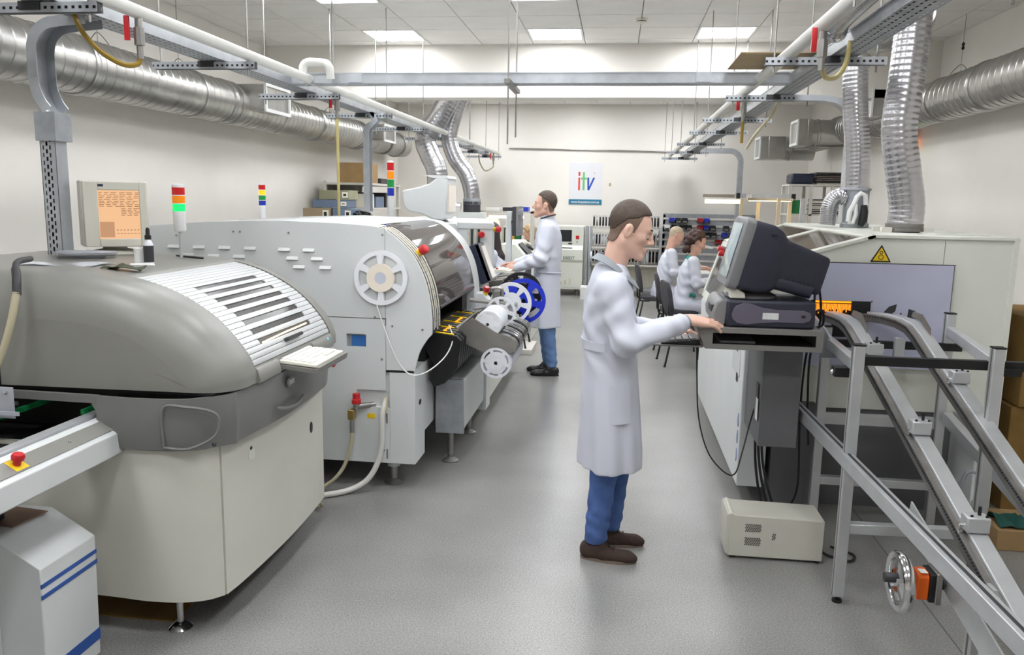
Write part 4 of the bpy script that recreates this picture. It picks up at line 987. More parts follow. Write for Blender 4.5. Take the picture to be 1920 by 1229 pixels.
MB().box(-.86, -.80, 5.60, 5.66, .9, 1.10).build('handle_plate', 'steel_dull', FC, bevel=.01)
MB().tube(smooth_path([(-.87, 5.61, 1.09), (-.86, 5.61, 1.115), (-.80, 5.61, 1.115), (-.79, 5.61, 1.08), (-.79, 5.61, .95)], 5), .012, 8).build('handle', 'steel', FC)
MB().prism([(-1.0, .88), (-.93, .96), (-1.0, 1.03), (-1.16, 1.03), (-1.16, .82), (-1.0, .82)], 'y', 6.0, 6.14).build('control_head', 'machine_white', FC, bevel=.006)
estop(FC, (-.985, 6.06, 1.015), (.3, -.3, 1), 1.2)

# ------------------------------------------------------------------ second placement machine behind it, with display arm
P2 = thing('placement_machine', 'second white placement machine with grey door and tilted display behind the arched one', 'machine', (-1.9, 7.1, 0))
MB().prism([(-2.75, .16), (-1.12, .16), (-1.12, .96), (-1.26, 1.0), (-1.26, 1.50), (-1.30, 1.545), (-2.75, 1.545)], 'y', 6.45, 8.05).build('body', 'machine_white', P2, bevel=.01)
MB().box(-1.27, -.985, 6.40, 6.50, 1.14, 1.545).build('near_pillar', 'machine_white', P2, bevel=.006)
MB().box(-1.27, -1.10, 7.05, 7.15, 1.0, 1.545).build('far_pillar', 'machine_white', P2, bevel=.006)
MB().prism([(-1.275, 6.39), (-.98, 6.39), (-1.095, 7.16), (-1.275, 7.16)], 'z', 1.50, 1.552).build('canopy', 'machine_white', P2, bevel=.006)
MB().box(-1.24, -1.10, 6.50, 7.05, 1.0, 1.50).build('door', 'grey_steel_paint', P2, bevel=.004)
MB().box(-1.101, -1.095, 6.56, 6.95, 1.22, 1.44).build('door_window', 'screen_dark', P2)
for k in range(4): MB().box(-1.19+.028*k, -1.172+.028*k, 6.39, 6.40, 1.24, 1.50).build('cable_bundle', ('label_dirty', 'charcoal')[k % 2], P2)
estop(P2, (-1.09, 6.395, 1.46), (.5, -1, 0), 1.2); estop(P2, (-.983, 6.45, 1.50), (1, -.4, 0), 1.1)
dsp = MB().obox((-1.06, 6.33, 1.235), (.045, .0, .017), (-.0, .1, 0), (-.055, 0, .15))
dsp.build('display_back', 'navy', P2, bevel=.008)
MB().obox((-1.028, 6.33, 1.243), (.022, 0, .008), (0, .1, 0), (-.055, 0, .148)).build('display_bezel', 'crt_bezel', P2, bevel=.006)
MB().obox((-1.003, 6.33, 1.25), (.002, 0, .0007), (0, .088, 0), (-.046, 0, .125)).build('display_screen', 'screen_pale', P2)
MB().box(-1.12, -.97, 6.45, 8.05, .98, 1.02).build('worktop_rail', 'steel_dull', P2, bevel=.004)
MB().box(-1.16, -.95, 6.46, 8.0, .60, .97).build('feeder_bank', 'charcoal', P2, bevel=.004)
MB().box(-1.14, -.96, 6.02, 8.0, .165, .6).build('front_panel', 'machine_cream', P2, bevel=.004)
for k in range(7):
    MB().obox((-.98+.02*(k % 2), 6.6+.12*k, 1.05), (.06, 0, .012), (0, .025, 0), (-.004, 0, .02)).build('feeder_cover', ('steel_dull', 'copper_board', 'galv', 'charcoal')[k % 4], P2, bevel=.004)
for y in (6.6, 7.42): levelling_foot(P2, -1.26, y, .17, .06, 'steel', .02)
ks = thing('operator_keyboard', 'off-white keyboard with red buttons held up to the standing man', 'keyboard', (-1.06, 7.75, 1.04))
MB().obox((-1.08, 7.78, 1.055), (.085, 0, -.005), (0, .16, 0), (.001, 0, .014)).build('body', 'keycap', ks, bevel=.004)
MB().box(-1.15, -1.03, 7.64, 7.92, 1.068, 1.074).build('keys', 'paper', ks)
MB().cyl((-1.13, 7.65, 1.07), (-1.13, 7.65, 1.085), .013, n=12).build('red_knob', 'red', ks)
MB().tube([(-1.08, 7.8, 1.04), (-1.08, 7.8, .98)], .02, 8).build('bracket', 'charcoal', ks)
mt = thing('flat_monitor', 'slim grey monitor on a white post facing the standing man', 'monitor', (-1.03, 8.15, 1.36))
MB().obox((-1.0, 8.12, 1.525), (.02, .0, 0), (.01, .17, 0), (0, 0, .145)).build('display_back', 'charcoal', mt, bevel=.006)
MB().obox((-.975, 8.12, 1.525), (.006, 0, 0), (.01, .172, 0), (0, 0, .147)).build('bezel', 'crt_bezel', mt, bevel=.003)
MB().obox((-.968, 8.12, 1.53), (.0015, 0, 0), (.01, .15, 0), (0, 0, .125)).build('screen', 'screen_grey', mt)
MB().bar((-1.0, 8.15, 1.52), (-1.08, 8.19, 1.51), .04, .02).build('arm', 'charcoal', mt)
MB().box(-1.12, -1.065, 8.16, 8.26, .0, 1.62).build('post', 'machine_white', mt, bevel=.004)
# tall-shouldered hooded monitor on the roof of the first machine
hm = thing('hooded_monitor', 'white hooded monitor turned to the aisle on top of the machine line', 'monitor', (-1.6, 6.5, 1.55))
sil = smooth2([(-1.74, 1.665), (-1.70, 1.63), (-1.60, 1.61), (-1.50, 1.57), (-1.42, 1.565)], 5)
MB().prism([(-1.76, 1.80), (-1.75, 1.69)] + sil + [(-1.395, 1.575), (-1.375, 1.90), (-1.44, 1.915), (-1.48, 1.90), (-1.53, 1.86), (-1.62, 1.83)], 'y', 6.50, 6.85).build('housing', 'machine_white', hm, bevel=.012)
MB().prism([(-1.50, 1.905), (-1.60, 1.93), (-1.38, 1.925), (-1.37, 1.90)], 'y', 6.5, 6.85).build('hood_lip', 'machine_white', hm)
MB().box(-1.385, -1.372, 6.53, 6.82, 1.63, 1.85).build('screen', 'screen_pale', hm)
MB().lathe([(0, 0), (.09, 0), (.09, .01), (.05, .025), (0, .03)], (-1.50, 6.68, 1.547), n=24).build('foot', 'steel_dull', hm)
stack_light('signal tower with white body and four coloured lenses before the wall shelf', -1.86, 6.52, 1.545, .028, ['led_blue', 'led_green', 'led_orange', 'led_red'], 0, .064, .21)
stack_light('signal tower with glowing orange lens standing on the arched machine', -2.74, 6.0, 1.545, .026, ['led_blue', 'led_green', 'glow_orange', 'led_red'], 0, .036, .12)

# ------------------------------------------------------------------ far left: reflow oven, desk, shelf rack
ov = thing('reflow_oven', 'long cream oven with exhaust pipes at the far end of the left line', 'machine', (-2.1, 10, 0))
MB().prism([(-2.95, .1), (-1.77, .1), (-1.77, 1.0), (-1.79, 1.36), (-1.84, 1.46), (-2.95, 1.46)], 'y', 8.75, 12.4).build('body', 'machine_cream', ov, bevel=.02)
MB().box(-2.1, -1.74, 10.46, 10.78, 1.46, 1.56).build('exhaust_box', 'machine_white', ov, bevel=.006)
MB().box(-1.775, -1.76, 9.0, 12.3, .55, .58).build('trim_strip', 'blue_stripe', ov)
MB().box(-2.2, -1.75, 8.8, 9.2, 1.46, 1.50).build('top_lid', 'machine_white', ov, bevel=.005)
MB().tube(smooth_path([(-2.0, 9.5, 1.50), (-1.98, 9.5, 1.60), (-1.92, 9.5, 1.64), (-1.85, 9.5, 1.64)], 5), .05, 16).build('vent_elbow', 'flex_alu', ov)
for i, (x, y) in enumerate(((-1.85, 9), (-1.85, 12.2))): levelling_foot(ov, x, y, .12, .05, 'steel', .02)
sh = thing('bench_shelf', 'low shelf over the far bench with binders and a glowing strip lamp', 'shelf', (-1.75, 11.5, 1.46))
MB().box(-2.15, -1.30, 12.55, 12.85, 1.52, 1.55).build('board', 'shelf_white', sh)
for x in (-2.13, -1.32): MB().box(x-.02, x+.02, 12.55, 12.85, .0, 1.55).build('upright', 'shelf_white', sh)
MB().cyl((-2.0, 12.6, 1.46), (-1.45, 12.6, 1.46), .02, n=10).build('strip_lamp', 'glow_warm', sh)
for i, (x, m_, lab) in enumerate(((-2.05, 'paper', 'white binder lying on the far bench shelf'), (-1.78, 'charcoal', 'dark binder lying on the far bench shelf'), (-1.60, 'bin_blue', 'blue binder lying on the far bench shelf'))):
    MB().box(x, x+.22, 12.57, 12.83, 1.551, 1.60+.01*i).build('binder', m_, label=lab, cat='binder', group='binders on the far bench shelf', bevel=.004)
ds = thing('inspection_bench', 'cream inspection bench with sloping top beyond the standing man', 'bench', (-1.3, 10.5, 0))
MB().prism([(-1.40, .0), (-1.0, .0), (-1.0, .86), (-1.06, 1.02), (-1.22, 1.20), (-1.40, 1.20)], 'y', 9.75, 10.9).build('cabinet', 'machine_cream', ds, bevel=.012)
MB().prism([(-1.05, 1.035), (-1.20, 1.19), (-1.195, 1.198), (-1.042, 1.04)], 'y', 9.9, 10.3).build('control_panel', 'charcoal', ds)
for k in range(3): MB().obox((-1.10-.03*k, 10.45+.06*k, 1.11+.03*k), (.03, .01, -.02), (0, .04, 0), (.008, 0, .012)).build('part_tray', ('black', 'steel_dull', 'keycap')[k], ds)
mb_ = MB().box(-1.36, -1.12, 12.4, 12.43, 1.14, 1.42); cb = thing('notice_cabinet', 'low glass-front cabinet with yellow and green papers at the back', 'cabinet', (-1.5, 14.6, 0))
MB().box(-2.05, -1.40, 14.5, 14.9, 0, 1.24).build('carcass', 'shelf_white', cb)
MB().box(-2.02, -1.43, 14.49, 14.5, .95, 1.22).build('door_frame', 'charcoal', cb)
for x0, x1, m_ in ((-2.0, -1.83, 'yellow'), (-1.81, -1.72, 'green_box'), (-1.70, -1.60, 'paper'), (-1.58, -1.45, 'wood_dark')): MB().box(x0, x1, 14.48, 14.49, .97, 1.20).build('paper', m_, cb)

rk = thing('instrument_rack', 'white shelf rack of instruments against the left wall', 'rack', (-3.6, 11.6, 0))
for y in (10.9, 12.5):
    for x in (-4.05, -3.45): MB().box(x-.02, x+.02, y-.02, y+.02, 0, 1.95).build('upright', 'shelf_white', rk)
for z in (.5, 1.0, 1.55, 1.9): MB().box(-4.1, -3.42, 10.86, 12.54, z, z+.03).build('shelf', 'shelf_white', rk)
MB().box(-4.08, -4.06, 10.9, 12.5, .5, 1.9).build('back_sheet', 'shelf_taupe', rk)
for i, (y, w, h, m_, z, lab, nm) in enumerate(((11.1, .5, .28, 'cardboard', 1.932, 'cardboard box on top of the instrument rack', 'carton'), (11.75, .4, .08, 'charcoal', 1.932, 'flat dark case on top of the instrument rack', 'flat_case'),
        (11.05, .35, .2, 'keycap', 1.582, 'pale instrument at the near end of the rack shelf', 'instrument'), (11.5, .4, .16, 'instr_blue', 1.582, 'blue-grey instrument in the middle of the rack shelf', 'instrument'), (12.0, .35, .22, 'charcoal', 1.582, 'dark instrument at the far end of the rack shelf', 'instrument'))):
    MB().box(-3.95, -3.50, y, y+w, z, z+h).build(nm, m_, label=lab, cat='box' if nm == 'carton' else 'instrument', group='things on the instrument rack', bevel=.006)
# ------------------------------------------------------------------ wave-solder oven on the right
WO = thing('soldering_oven', 'long cream soldering oven with sloping glass front on the right', 'machine', (1.45, 5.9, 0))
OY0, OY1 = 4.66, 7.05
MB().prism([(1.42, 1.58), (.915, 1.43), (.905, 1.40), (.76, .96), (.76, .93), (1.2, .93), (1.2, .96), (2.16, .96), (2.16, 1.565)], 'y', OY0+.012, OY0+.05).build('end_wall', 'machine_cream', WO)
for y0, y1 in ((OY1-.06, OY1), (5.78, 5.86)): MB().prism([(1.42, 1.58), (.915, 1.43), (.76, .96), (1.9, .96), (2.16, 1.57)], 'y', y0, y1).build('rib_wall', 'machine_cream', WO)
MB().box(1.40, 2.17, OY0, OY1, 1.565, 1.585).build('roof', 'machine_cream', WO, bevel=.004)
MB().box(2.14, 2.165, OY0, OY1, .0, 1.57).build('back_wall', 'machine_cream', WO)
# sloping roof strip with brown windows
def slope_pt(t, y, d=0.0):
    return (.915+(1.42-.915)*t - .285*d, y, 1.43+(1.58-1.43)*t + .958*d)
def slope_panel(t0, t1, y0, y1, d0, d1, name, m):
    mb = MB(); vs = [slope_pt(t, y, d) for d in (d0, d1) for (t, y) in ((t0, y0), (t1, y0), (t1, y1), (t0, y1))]
    mb.add(vs, [(3, 2, 1, 0), (4, 5, 6, 7), (0, 1, 5, 4), (1, 2, 6, 5), (2, 3, 7, 6), (3, 0, 4, 7)]); return mb.build(name, m, WO)
slope_panel(0, 1, OY0, OY0+.09, -.012, .004, 'roof_frame', 'machine_cream')
slope_panel(0, 1, 5.76, 5.88, -.012, .004, 'roof_frame', 'machine_cream')
slope_panel(0, 1, OY1-.1, OY1, -.012, .004, 'roof_frame', 'machine_cream')
slope_panel(0, .1, OY0, OY1, -.012, .004, 'roof_frame', 'machine_cream')
slope_panel(.92, 1, OY0, OY1, -.012, .004, 'roof_frame', 'machine_cream')
slope_panel(.1, .92, OY0+.09, 5.76, -.006, -.002, 'roof_window', 'glass_brown')
slope_panel(.1, .92, 5.88, OY1-.1, -.006, -.002, 'roof_window', 'glass_brown')
# front glass, leaning back
def fr_pt(t, y, d=0.0): return (.76+.15*t - .95*d, y, .96+.46*t + .31*d)
def fr_panel(t0, t1, y0, y1, d0, d1, name, m):
    mb = MB(); vs = [fr_pt(t, y, d) for d in (d0, d1) for (t, y) in ((t0, y0), (t0, y1), (t1, y1), (t1, y0))]
    mb.add(vs, [(3, 2, 1, 0), (4, 5, 6, 7), (0, 1, 5, 4), (1, 2, 6, 5), (2, 3, 7, 6), (3, 0, 4, 7)]); return mb.build(name, m, WO)
for y0, y1 in ((OY0, OY0+.08), (5.78, 5.86), (OY1-.08, OY1)): fr_panel(0, 1, y0, y1, -.015, .004, 'front_frame', 'machine_cream')
fr_panel(-.02, .1, OY0, OY1, -.015, .004, 'front_frame', 'machine_cream'); fr_panel(.92, 1.0, OY0, OY1, -.015, .004, 'front_frame', 'machine_cream')
g1 = fr_panel(.1, .92, OY0+.08, 5.78, -.008, -.003, 'front_glass', 'glass_smoke')
g2 = fr_panel(.1, .92, 5.86, OY1-.08, -.008, -.003, 'front_glass', 'glass_smoke')
for t, y in ((.86, OY1-.2), (.80, OY1-.35)): MB().lathe([(0, 0), (.018, 0), (.018, .018), (.026, .02), (.024, .045), (0, .046)], fr_pt(t, y, 0), (-.95, 0, .31), 16).build('knob', 'red', WO)
MB().box(1.0, 2.0, OY0+.1, OY1-.1, .93, .96).build('solder_deck', 'steel_dull', WO)
MB().box(1.25, 1.9, OY0+.3, OY1-.2, .96, 1.25).build('tunnel', 'charcoal', WO)
# white skirt along the operator side, hanging over a grey plinth
MB().prism([(.745, .12), (.745, .925), (.755, .945), (.90, .945), (.90, .12)], 'y', 4.58, 6.95).build('skirt', 'machine_white', WO, bevel=.006)
sk = MB().box(.742, .745, 4.70, 5.0, .74, .93).build('skirt_door', 'machine_white', WO, bevel=.001)
for y0, z0, w_, h_ in ((4.76, .70, .045, .05), (4.80, .875, .05, .05), (5.15, .89, .05, .04)):
    MB().box(.7395, .743, y0, y0+w_, z0, z0+h_).build('recess_grip', 'charcoal', WO)
# lilac emblem discs on the skirt end: three ovals in a column
for k, z in enumerate((.50, .40, .29)):
    t_ = oval(MB(), (.7445, 4.64, z), (0, -.018, 0), (0, 0, .04)).build('emblem', 'print_lilac', WO)
    oval(MB(), (.7415, 4.64, z), (0, -.012, 0), (0, 0, .031)).build('emblem_field', 'machine_white', t_)
    if k < 2: MB().box(.7375, .7405, 4.636, 4.644, z-.02, z+.02).build('emblem_mark', 'print_lilac', t_)
MB().box(.93, 2.12, 4.70, 6.9, .0, .585).build('plinth', 'grey_plinth', WO, bevel=.004)
MB().box(.94, 2.14, OY0+.02, OY0+.05, .59, .955).build('end_panel_lower', 'machine_cream', WO)
MB().box(.93, 1.17, 4.60, 4.70, .0, .62).build('plinth_corner', 'grey_plinth', WO, bevel=.004)
# lavender end sheet with the exit opening
LX0, LX1, LZ0, LZ1 = 1.02, 1.84, .84, 1.425
ex0, ex1, ez0, ez1 = 1.10, 1.42, 1.10, 1.215
for k, a in enumerate(((LX0, LX1, ez1, LZ1), (LX0, ex0, ez0, ez1), (ex1, LX1, ez0, ez1), (LX0, LX1, LZ0, ez0))):
    MB().box(a[0], a[1], OY0-.012, OY0-.006, a[2], a[3]).build('end_sheet', 'lavender_panel', WO)
for x0, x1, z0, z1 in ((LX0-.008, LX1+.008, LZ1, LZ1+.004), (LX1, LX1+.004, LZ0, LZ1)): MB().box(x0, x1, OY0-.010, OY0+.01, z0, z1).build('sheet_edge', 'charcoal', WO)
MB().box(ex0, ex1, OY0+.003, OY0+.010, ez0, ez1).build('exit_back', 'black', WO)
ct = MB()
rr = random.Random(11)
for k in range(26):
    x = ex0+.03+.0075*k; h = rr.uniform(.03, .06); MB_ = ct.box(x, x+.0042, OY0-.003, OY0, ez1-.02-h, ez1-.02)
ct.build('glowing_curtain', 'glow_fire', WO, kind='stuff')
MB().box(ex0+.02, ex0+.235, OY0-.004, OY0+.0, ez1-.014, ez1-.004).build('hot_lip', 'glow_orange', WO)
MB().box(ex1-.10, ex1, OY0-.02, OY0-.002, ez0, ez1).build('exit_flap', 'black', WO)
MB().box(ex1-.20, ex1-.02, OY0-.016, OY0-.006, ez0-.09, ez0-.0).build('lower_slot', 'black', WO)
for p in ([(1.50, 1.14), (1.54, 1.19), (1.58, 1.205), (1.575, 1.165), (1.535, 1.13)], [(1.64, 1.13), (1.69, 1.125), (1.68, 1.17), (1.645, 1.18)], [(1.46, 1.14), (1.47, 1.12), (1.48, 1.145), (1.47, 1.16)], [(1.44, 1.21), (1.452, 1.213), (1.447, 1.222)], [(1.60, 1.145), (1.612, 1.15), (1.605, 1.16)]):
    MB().prism([(x-.02, z-.0) for x, z in p], 'y', OY0-.0135, OY0-.012).build('chipped_patch', 'charcoal', WO)
# warning triangle
wt = MB().prism([(1.405, 1.435), (1.515, 1.435), (1.46, 1.53)], 'y', OY0+.0085, OY0+.011).build('warning_sign', 'black', WO)
MB().prism([(1.417, 1.442), (1.503, 1.442), (1.46, 1.516)], 'y', OY0+.007, OY0+.0085).build('warning_field', 'yellow', wt)
for zc, rr_ in ((1.462, .014), (1.488, .009)): MB().lathe([(rr_-.003, 0), (rr_, 0), (rr_, .0012), (rr_-.003, .0012), (rr_-.003, 0)], (1.46, OY0+.0055, zc), (0, 1, 0), 24).build('warning_symbol', 'black', wt)
MB().box(1.79, 1.7915, OY0+.009, OY0+.013, 1.43, 1.56).build('panel_joint', 'steel_dull', WO)
MB().box(1.80, 2.10, 4.85, 5.15, 1.586, 1.592).build('roof_plate', 'machine_cream', WO)

# side table arm with shelf: carries the computer
CS = thing('computer_shelf', 'grey steel bracket shelf holding the old computer', 'shelf', (.75, 4.2, 1.0))
sy0, sy1 = 4.02, 4.50
MB().box(.42, 1.02, sy0, sy1, 1.122, 1.132).build('top_plate', 'grey_steel_paint', CS, bevel=.002)
MB().box(.46, 1.02, sy0, sy1, 1.025, 1.035).build('bottom_plate', 'grey_steel_paint', CS, bevel=.002)
fy0 = sy0-.004
for poly in ([(.415, 1.132), (.46, 1.027), (.495, 1.027), (.495, 1.132)], [(.495, 1.108), (.99, 1.108), (.99, 1.132), (.495, 1.132)], [(.495, 1.027), (.99, 1.027), (.99, 1.052), (.495, 1.052)], [(.99, 1.027), (1.022, 1.027), (1.022, 1.132), (.99, 1.132)]):
    MB().prism(poly, 'y', fy0, fy0+.006).build('front_rim', 'grey_steel_paint', CS)
MB().box(1.016, 1.022, sy0, sy1, 1.027, 1.132).build('end_plate', 'grey_steel_paint', CS)
MB().prism([(.415, 1.130), (.421, 1.132), (.466, 1.027), (.46, 1.026)], 'y', sy0, sy1).build('slant_plate', 'grey_steel_paint', CS)
MB().box(.47, 1.015, sy1-.01, sy1-.004, 1.036, 1.121).build('slot_shade_plate', 'charcoal', CS)  # dark plate added to stand in for the shade inside the open slot
MB().box(.80, 1.0, 4.30, 4.83, .45, 1.022).build('support_column', 'grey_plinth', CS, bevel=.004)
MB().box(.793, .80, 4.36, 4.42, .64, .78).build('socket_cover', 'charcoal', CS)
MB().box(.792, .7935, 4.34, 4.40, .58, .70).build('paper_tag', 'paper', CS)
MB().box(.55, .72, 4.15, 4.4, 1.036, 1.05).build('stored_board', 'galv', label='flat silver board stored inside the steel shelf', cat='board', bevel=.002)
kt = MB().box(.20, .455, sy0+.02, sy1-.03, 1.026, 1.034).build('keyboard_tray', 'grey_steel_paint', CS, bevel=.002)
k2 = thing('keyboard', 'black and grey keyboard on the tray under the forearm of the man', 'keyboard', (.33, 4.2, 1.034))
MB().prism([(.245, 1.034), (.435, 1.034), (.435, 1.062), (.25, 1.044)], 'y', sy0+.03, sy1-.05).build('body', 'black', k2, bevel=.004)
kk = MB()
for r_ in range(5):
    for c_ in range(12): kk.obox((.268+.034*r_, sy0+.055+.03*c_, 1.050+.0034*r_*1.0), (.014, 0, .0014), (0, .0125, 0), (-.0004, 0, .005))
kk.build('key_field', 'crt_bezel', k2, kind='stuff')
MB().box(.40, .435, sy0+.035, sy0+.30, 1.062, 1.066).build('display_strip', 'crt_bezel', k2)

# desktop computer and its monitor
CP = thing('desktop_computer', 'dark blue-grey desktop computer lying flat under the monitor', 'computer', (.78, 4.25, 1.132))
MB().box(.56, .99, 4.06, 4.44, 1.134, 1.268).build('case', 'crt_navy', CP, bevel=.012)
MB().prism([(.495, 1.20), (.50, 1.16), (.515, 1.137), (.56, 1.137), (.575, 1.265), (.535, 1.272), (.51, 1.25)], 'y', 4.075, 4.43).build('front_bezel', 'crt_bezel', CP, bevel=.01)
MB().box(.492, .505, 4.12, 4.25, 1.20, 1.235).build('drive_slot', 'charcoal', CP)
ins = [(.585, 1.20), (.60, 1.237), (.64, 1.255), (.68, 1.252), (.73, 1.235), (.80, 1.226), (.93, 1.226), (.962, 1.215), (.97, 1.195), (.962, 1.175), (.93, 1.164), (.80, 1.164), (.72, 1.156), (.66, 1.147), (.61, 1.155), (.59, 1.175)]
MB().prism(ins, 'y', 4.055, 4.061).build('side_inlay', 'cpu_side', CP, bevel=.002)
oval(MB(), (.93, 4.0565, 1.197), (.018, 0, 0), (0, 0, .015)).build('lock_ring', 'cpu_side', CP)
oval(MB(), (.93, 4.0545, 1.197), (.011, 0, 0), (0, 0, .008)).build('lock_hole', 'black', CP)
MB().box(.735, .812, 4.0545, 4.0555, 1.178, 1.210).build('asset_label', 'label_white', CP)
MN = thing('crt_monitor', 'bulky dark navy monitor tilted back on the desktop computer', 'monitor', (.78, 4.25, 1.27))
MB().lathe([(0, 0), (.13, 0), (.13, .01), (.10, .025), (.06, .035), (0, .036)], (.70, 4.25, 1.27), n=28).build('swivel', 'crt_bezel', MN)
tl = R(-14)
def tilt(p):
    x, z = p; cx_, cz_ = .70, 1.33
    return (cx_+(x-cx_)*math.cos(tl)-(z-cz_)*math.sin(tl), cz_+(x-cx_)*math.sin(tl)+(z-cz_)*math.cos(tl))
def sec_loft(prof, m, name, bev=.0):
    """prof: list of (x, z0, z1, halfwidth) sections along depth"""
    secs = []
    for x, z0, z1, hw in prof:
        r_ = min(.03, hw*.3); pts = []
        for (sy, sz, a0) in ((1, 1, 0), (-1, 1, 90), (-1, -1, 180), (1, -1, 270)):
            cy_ = 4.25+sy*(hw-r_); cz_ = (z1-r_ if sz > 0 else z0+r_)
            for k in range(5):
                a = R(a0+22.5*k); q = tilt((x, cz_+r_*math.sin(a))); pts.append((q[0], cy_+r_*math.cos(a), q[1]))
        secs.append(pts)
    return MB().loft(secs).build(name, m, MN)
sec_loft([(.55, 1.30, 1.645, .185), (.56, 1.292, 1.655, .195), (.60, 1.292, 1.655, .195), (.607, 1.30, 1.648, .19)], 'crt_bezel', 'bezel')
sec_loft([(.605, 1.30, 1.650, .188), (.70, 1.305, 1.648, .185), (.745, 1.315, 1.63, .18), (.775, 1.33, 1.605, .17), (.79, 1.345, 1.595, .16), (.80, 1.36, 1.595, .155), (1.0, 1.37, 1.565, .135), (1.01, 1.375, 1.56, .13)], 'crt_navy', 'housing')
sc = MB(); g = []
for i in range(9):
    row = []
    for j in range(9):
        u, v = i/8*2-1, j/8*2-1; q = tilt((.548-.012*(1-u*u)*(1-v*v)-.002, 1.478+.14*v)); row.append((q[0], 4.25-.155*u, q[1]))
    g.append(row)
sc.sheet(g).build('screen', 'screen_cyan', MN)
vt = MB()
for i in range(14):
    for j in range(5):
        q = tilt((.70+.02*i, 1.362+.012*j)); vt.obox((q[0], 4.25-.158+.0012*i, q[1]), (.006, 0, -.0015), (0, .0035, 0), (0, 0, .003))
vt.build('side_vents', 'black', MN, kind='stuff')
sec_loft([(.70, 1.345, 1.42, .166), (.97, 1.345, 1.42, .15)], 'crt_navy', 'lower_block')
q = tilt((.70, 1.60)); MB().box(q[0]-.01, q[0]+.015, 4.25-.1895, 4.25-.185, q[1]-.004, q[1]+.004).build('vent_slit', 'black', MN)
MB().prism([(.58, 1.272), (.655, 1.272), (.65, 1.30), (.61, 1.325), (.60, 1.318)], 'y', 4.10, 4.40).build('front_foot', 'keycap', MN, bevel=.006)
for i, pth in enumerate(([(.985, 4.3, 1.36), (1.03, 4.3, 1.33), (1.035, 4.3, 1.2), (1.04, 4.32, 1.1), (1.03, 4.38, .9), (1.03, 4.4, .6), (1.05, 4.42, .2), (1.02, 4.5, .02)],
                        [(.98, 4.2, 1.35), (1.01, 4.2, 1.37), (1.04, 4.22, 1.30), (1.06, 4.25, 1.15), (1.05, 4.36, .95), (1.055, 4.36, .7), (1.08, 4.38, .45)],
                        [(.985, 4.15, 1.2), (1.04, 4.15, 1.22), (1.06, 4.2, 1.14), (1.03, 4.28, 1.11)])):
    MB().tube(smooth_path(pth, 8), .006, 8).build('black_cable', 'black', label=('long black cable falling from the monitor to the floor behind the shelf', 'black cable looping down beside the steel shelf', 'short black cable at the back of the desktop computer')[i], cat='cable', group='black cables of the computer')
MB().tube(smooth_path([(.448, 4.30, 1.02), (.455, 4.28, .85), (.47, 4.22, .62), (.52, 4.16, .45), (.60, 4.12, .36), (.66, 4.12, .35), (.70, 4.18, .45), (.74, 4.25, .58), (.79, 4.36, .70)], 8), .004, 6).build('black_cable', 'black', label='thin black cable hanging in a loop before the white skirt', cat='cable', group='black cables of the computer')
for i in range(3):
    MB().tube(smooth_path([(.79, 4.37+.02*i, .72), (.78+.012*i, 4.30, .6), (.79+.02*i, 4.27, .35), (.84+.03*i, 4.25, .12), (.92+.03*i, 4.22, .02), (1.0+.03*i, 4.2, .012)], 8), .007, 8).build('black_cable', 'black', label='%s of three thick black cables falling from the socket cover to the floor' % ('leftmost', 'middle one', 'rightmost')[i], cat='cable', group='black cables of the computer')

for o_, l_ in ((CS, (.72, 4.032, 1.03)), (k2, (.3168, 4.032, 1.0626)), (CP, (.7488, 4.08, 1.1567)), (MN, (.7488, 4.08, 1.2892))):
    o_.location = l_; o_.scale = (.96, .96, .96)
bpy.data.objects['stored_board'].location = (.61, 4.10, 1.0645)
# ups on the floor
UP = thing('power_supply_box', 'cream floor-standing power supply box with vent grilles', 'power supply', (.83, 4.0, 0))
MB().prism([(.605, .012), (1.06, .012), (1.06, .222), (.64, .228), (.615, .238), (.605, .228)], 'y', 3.86, 4.08).build('case', 'crt_beige', UP, bevel=.006)
MB().prism([(.596, .02), (.612, .015), (.612, .226), (.60, .232), (.592, .218), (.592, .06)], 'y', 3.865, 4.075).build('front_bezel', 'crt_beige', UP, bevel=.004)
for n_, (x0, x1, z0, z1) in enumerate(((.685, .765, .145, .19), (.685, .765, .075, .12), (.815, .836, .11, .15))):
    v_ = MB(); 
    nx, nz = int((x1-x0)/.0085), int((z1-z0)/.0085)
    for i in range(nx):
        for j in range(nz): v_.box(x0+.0085*i+(.004 if j % 2 else 0), x0+.0085*i+.0045+(.004 if j % 2 else 0), 3.8575, 3.861, z0+.0085*j, z0+.0085*j+.0055)
    v_.build('vent_grille', 'charcoal', UP, kind='stuff')
for x, y in ((.63, 3.88), (1.04, 3.88), (.63, 4.06), (1.04, 4.06)): MB().cyl((x, y, 0), (x, y, .014), .012, n=10).build('rubber_foot', 'rubber', UP)
MB().tube(smooth_path([(1.06, 4.0, .14), (1.075, 3.98, .12), (1.08, 3.96, .05), (1.10, 3.96, .012), (1.2, 3.9, .01), (1.24, 3.98, .01), (1.15, 4.06, .01)], 8), .006, 8).build('black_cable', 'black', label='black cable coiled on the floor behind the power supply box', cat='cable', group='black cables of the computer')

